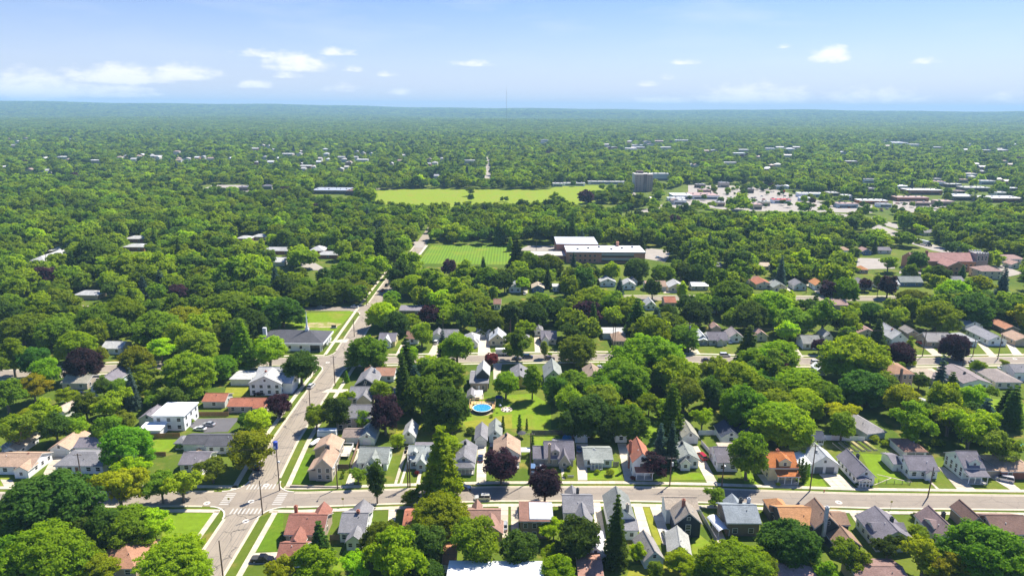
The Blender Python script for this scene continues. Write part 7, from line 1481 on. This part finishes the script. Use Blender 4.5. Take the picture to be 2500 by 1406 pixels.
def canopy_tent(px_, py_, w_, d_, h, col, label, name='canopy_tent', rz=0, m='fabric'):
    x, y = P(px_, py_); u = tag(empty(name, (x, y, 0), rz), label, 'canopy'); b = MB()
    a = [(-w_ / 2, -d_ / 2, h), (w_ / 2, -d_ / 2, h), (w_ / 2, d_ / 2, h), (-w_ / 2, d_ / 2, h)]; t_ = (0, 0, h + .8)
    for i in range(4): b.slab([a[i], a[(i + 1) % 4], t_], .08)
    b.build('canopy', m, u, col)
    for q in a: obj('post', post_me, u, (.6, .6, .6), (q[0], q[1], 0), 0, (1, 1, h))
canopy_tent(1283, 1112, 3, 3, 2.2, (.8, .8, .8), 'small white canopy tent right of the broad tan gabled house'); canopy_tent(1167, 972, 3.6, 4.2, 2.5, (.78, .78, .78), 'white pergola roof on the patio above the round pool'); canopy_tent(1218, 978, 2.6, 2.6, 1.6, (.04, .06, .24), 'dark blue canopy in the shade beside the pool deck')
# white metal carport
x, y = P(1752, 1293); cp = tag(empty('carport', (x, y, 0), R(12)), 'white barrel roofed metal carport beside the taupe house', 'carport'); b = MB(); N_ = 8
for i in range(N_):
    a, c_ = math.pi * (.12 + .76 * i / N_), math.pi * (.12 + .76 * (i + 1) / N_)
    b.slab([(-1.7 * math.cos(a), -3.4, 1.5 + 1.1 * math.sin(a)), (-1.7 * math.cos(c_), -3.4, 1.5 + 1.1 * math.sin(c_)), (-1.7 * math.cos(c_), 3.4, 1.5 + 1.1 * math.sin(c_)), (-1.7 * math.cos(a), 3.4, 1.5 + 1.1 * math.sin(a))][::-1], .06)
b.build('canopy', 'ribbed_metal', cp, (.78, .79, .8))
for s in (-1, 1):
    for yy in (-3.2, 0, 3.2): obj('post', post_me, cp, (.6, .6, .6), (s * 1.58, yy, 0), 0, (.7, .7, 1.95))
# timber deck of the corner house, patio clutter, garden beds
x, y = P(826, 1120); dd = tag(empty('timber_deck', (x, y, 0)), 'pale timber deck with white railings beside the corner house', 'deck')
for i in range(8): part(dd, 'plank', 'wood', tuple(c * rnd.uniform(.85, 1.1) for c in (.55, .50, .44)), (.1, i * .9, .9, 3.4, i * .9 + .85, 1.0))
part(dd, 'rail', 'paint', (.75, .75, .73), (3.3, 0, 1.9, 3.42, 7.2, 2.0), (.1, -.06, 1.9, 3.4, .06, 2.0), (.1, 7.1, 1.9, 3.4, 7.2, 2.0), (3.3, 0, 1.4, 3.42, 7.2, 1.48))
for i in range(6): obj('post', post_me, dd, (.75, .75, .73), (3.36, i * 1.42, 0), 0, (.8, .8, 2.0))
part(dd, 'stair', 'wood', (.6, .55, .48), (3.5, 5.0, .6, 4.4, 6.2, .7), (4.0, 5.0, .3, 5.0, 6.2, .4))
gd = tag(empty('raised_garden_beds', (*P(2068, 1104), 0), R(8)), 'group of long raised vegetable beds behind the long white house', 'garden beds')
for i in range(6):
    part(gd, 'bed_frame', 'wood', (.55, .5, .42), (-1.2 + i * 2.2, -.1, 0, -1.2 + i * 2.2 + 1.3, 6.6, .35)); part(gd, 'soil', 'bare_earth' if i % 2 else 'turf', None, (-1.1 + i * 2.2, 0, .3, -1.2 + i * 2.2 + 1.2, 6.5, .5))
wp = tag(empty('wood_pile', (*P(487, 1104), 0)), 'heap of pale timber on the patio of the dark grey roofed ranch', 'wood pile')
for i in range(14): MB().box(-1.3, -.09, 0, 1.3, .09, .14).build('board', 'wood', wp, tuple(c * rnd.uniform(.8, 1.1) for c in (.62, .48, .30)), (rnd.uniform(-.6, .9), rnd.uniform(-1.2, 1.4), .1 + .09 * i), rnd.uniform(-1, 1.2))
tb_ = tag(empty('tarpaulin_heap', (*P(215, 975), 0)), 'bright blue tarpaulin heap beside the leaning driveway', 'tarpaulin'); bb = MB(); g3 = np.random.default_rng(4)
n = 10
for i in range(3):
    for j in range(n): a = 6.283 * j / n; rr = (2.0, 1.6, .7)[i] * g3.uniform(.8, 1.1); bb.v.append((rr * math.cos(a), rr * 1.2 * math.sin(a), (0, 1.2, 1.9)[i] * g3.uniform(.85, 1.1)))
for i in range(2):
    for j in range(n): k = (j + 1) % n; bb.f.append((i * n + j, i * n + k, (i + 1) * n + k, (i + 1) * n + j))
bb.f.append(tuple(range(2 * n, 3 * n))); bb.build('cover', 'fabric', tb_, (.03, .09, .42))
tp = tag(empty('trellis', (*P(212, 1006), 0), R(42)), 'white slatted trellis lying over the left garden path', 'trellis')
for i in range(7): part(tp, 'slat', 'paint', (.72, .72, .72), (i * 1.2, -.9, 1.9, i * 1.2 + .12, .9, 1.98))
part(tp, 'rail', 'paint', (.72, .72, .72), (-.2, -.9, 2.0, 8, -.8, 2.08), (-.2, .8, 2.0, 8, .9, 2.08))
for xx in (0, 7.6):
    for yy in (-.85, .85): obj('post', post_me, tp, (.7, .7, .7), (xx, yy, 0), 0, (.8, .8, 2))
fp = tag(empty('fire_pit_ring', (*P(1237, 1000), 0)), 'round stone seating circle beside the pool lawn', 'fire pit'); MB().cyl(0, 0, 0, .12, 2.2, k=20).build('paving', 'concrete', fp, (.58, .5, .42))
for i in range(7): a = i * .9; part(fp, 'seat', 'wood', (.45, .38, .33), (1.6 * math.cos(a) - .3, 1.6 * math.sin(a) - .3, .1, 1.6 * math.cos(a) + .3, 1.6 * math.sin(a) + .3, .5))
sg = tag(empty('church_sign', (*P(815, 801), 0)), 'low dark sign board on a pale base beside the bare patch', 'sign'); part(sg, 'base', 'concrete', (.6, .55, .48), (-1.6, -.3, 0, 1.6, .3, .6)); part(sg, 'board', 'paint', (.10, .08, .08), (-1.2, -.15, .6, 1.2, .15, 1.7))
sgn = {}
for (a, b_, lb) in ((560, 1236, 'small street sign at the left kerb of the crossing'), (2174, 1243, 'thin sign post before the dormered bungalow'), (1838 - 1000, 1236, 'thin sign post on the south kerb near the slate-grey roof')):
    q = tag(empty('street_sign', (*P(a, b_), 0)), lb, 'sign'); MB().cyl(0, 0, 0, 2.9, .04, k=6).build('post', 'paint', q, (.35, .33, .3)); part(q, 'sign_plate', 'paint', (.5, .42, .12), (-.3, -.05, 2.2, .3, -.01, 2.8))
hy = tag(empty('fire_hydrant', (*P(2012, 1201), 0)), 'small hydrant on the verge below the tallest pole', 'hydrant'); MB().cyl(0, 0, 0, .7, .14, .11, 8).cyl(0, 0, .7, .85, .11, .02, 8).build('barrel', 'paint', hy, (.45, .05, .03)); part(hy, 'nozzle', 'paint', (.45, .05, .03), (-.22, -.06, .42, .22, .06, .54))
# radio mast far away
x, y = P(1236, 352); ms = tag(empty('radio_mast', (x, y, 0)), 'hair-thin radio mast rising above the horizon', 'mast')
zt = CAMH + (y * math.tan(PITCH) + 0) * 0 + 28
b = MB()
for k in range(3): a = 2.094 * k; b.tube([(.9 * math.cos(a), .9 * math.sin(a), 0), (.9 * math.cos(a), .9 * math.sin(a), 172)], .16, 4)
for i in range(43): b.box(-.9, -.9, i * 4, .9, .9, i * 4 + .3)
b.build('lattice', 'paint', ms, (.10, .10, .12)); MB().cyl(0, 0, 172, 185, .2, k=5).build('antenna', 'paint', ms, (.5, .5, .5))
# two church spires and poles of the shopping area
for (a, b_, h, lb) in ((1335, 305, 26, 'tiny pale spire far away above the treetops'), (2375, 505, 40, 'tall dark lattice mast among the works at the right'), (1889, 470, 16, 'tall lamp mast on the big parking lot, left'), (1912, 492, 14, 'red topped pylon sign beside the red canopy')):
    x, y = P(a, b_); q = tag(empty('tall_mast', (x, y, 0)), lb, 'mast'); MB().cyl(0, 0, 0, h, .6 if h > 20 else .25, .1, 6).build('shaft', 'paint', q, (.6, .6, .6) if 'pale' in lb else (.15, .15, .16)); part(q, 'head', 'paint', (.5, .03, .03) if 'red' in lb else (.3, .3, .3), (-1.2, -.3, h - 1.5 if 'red' in lb else h - .4, 1.2, .3, h + .1))
# ------------------------------------------------------------------ air
hz = MB().box(-17000, -17000, -1.5, 17000, 17000, 275)
m = bpy.data.materials.new('air'); m.use_nodes = True; t = m.node_tree; t.nodes.clear()
pv = t.nodes.new('ShaderNodeVolumePrincipled'); pv.inputs['Color'].default_value = (.44, .75, 1, 1); pv.inputs['Density'].default_value = 1.05e-4; pv.inputs['Anisotropy'].default_value = .0
mo = t.nodes.new('ShaderNodeOutputMaterial'); t.links.new(pv.outputs[0], mo.inputs['Volume'])
MT['air'] = m; o = hz.build('haze', 'air'); tag(o, kind='stuff')
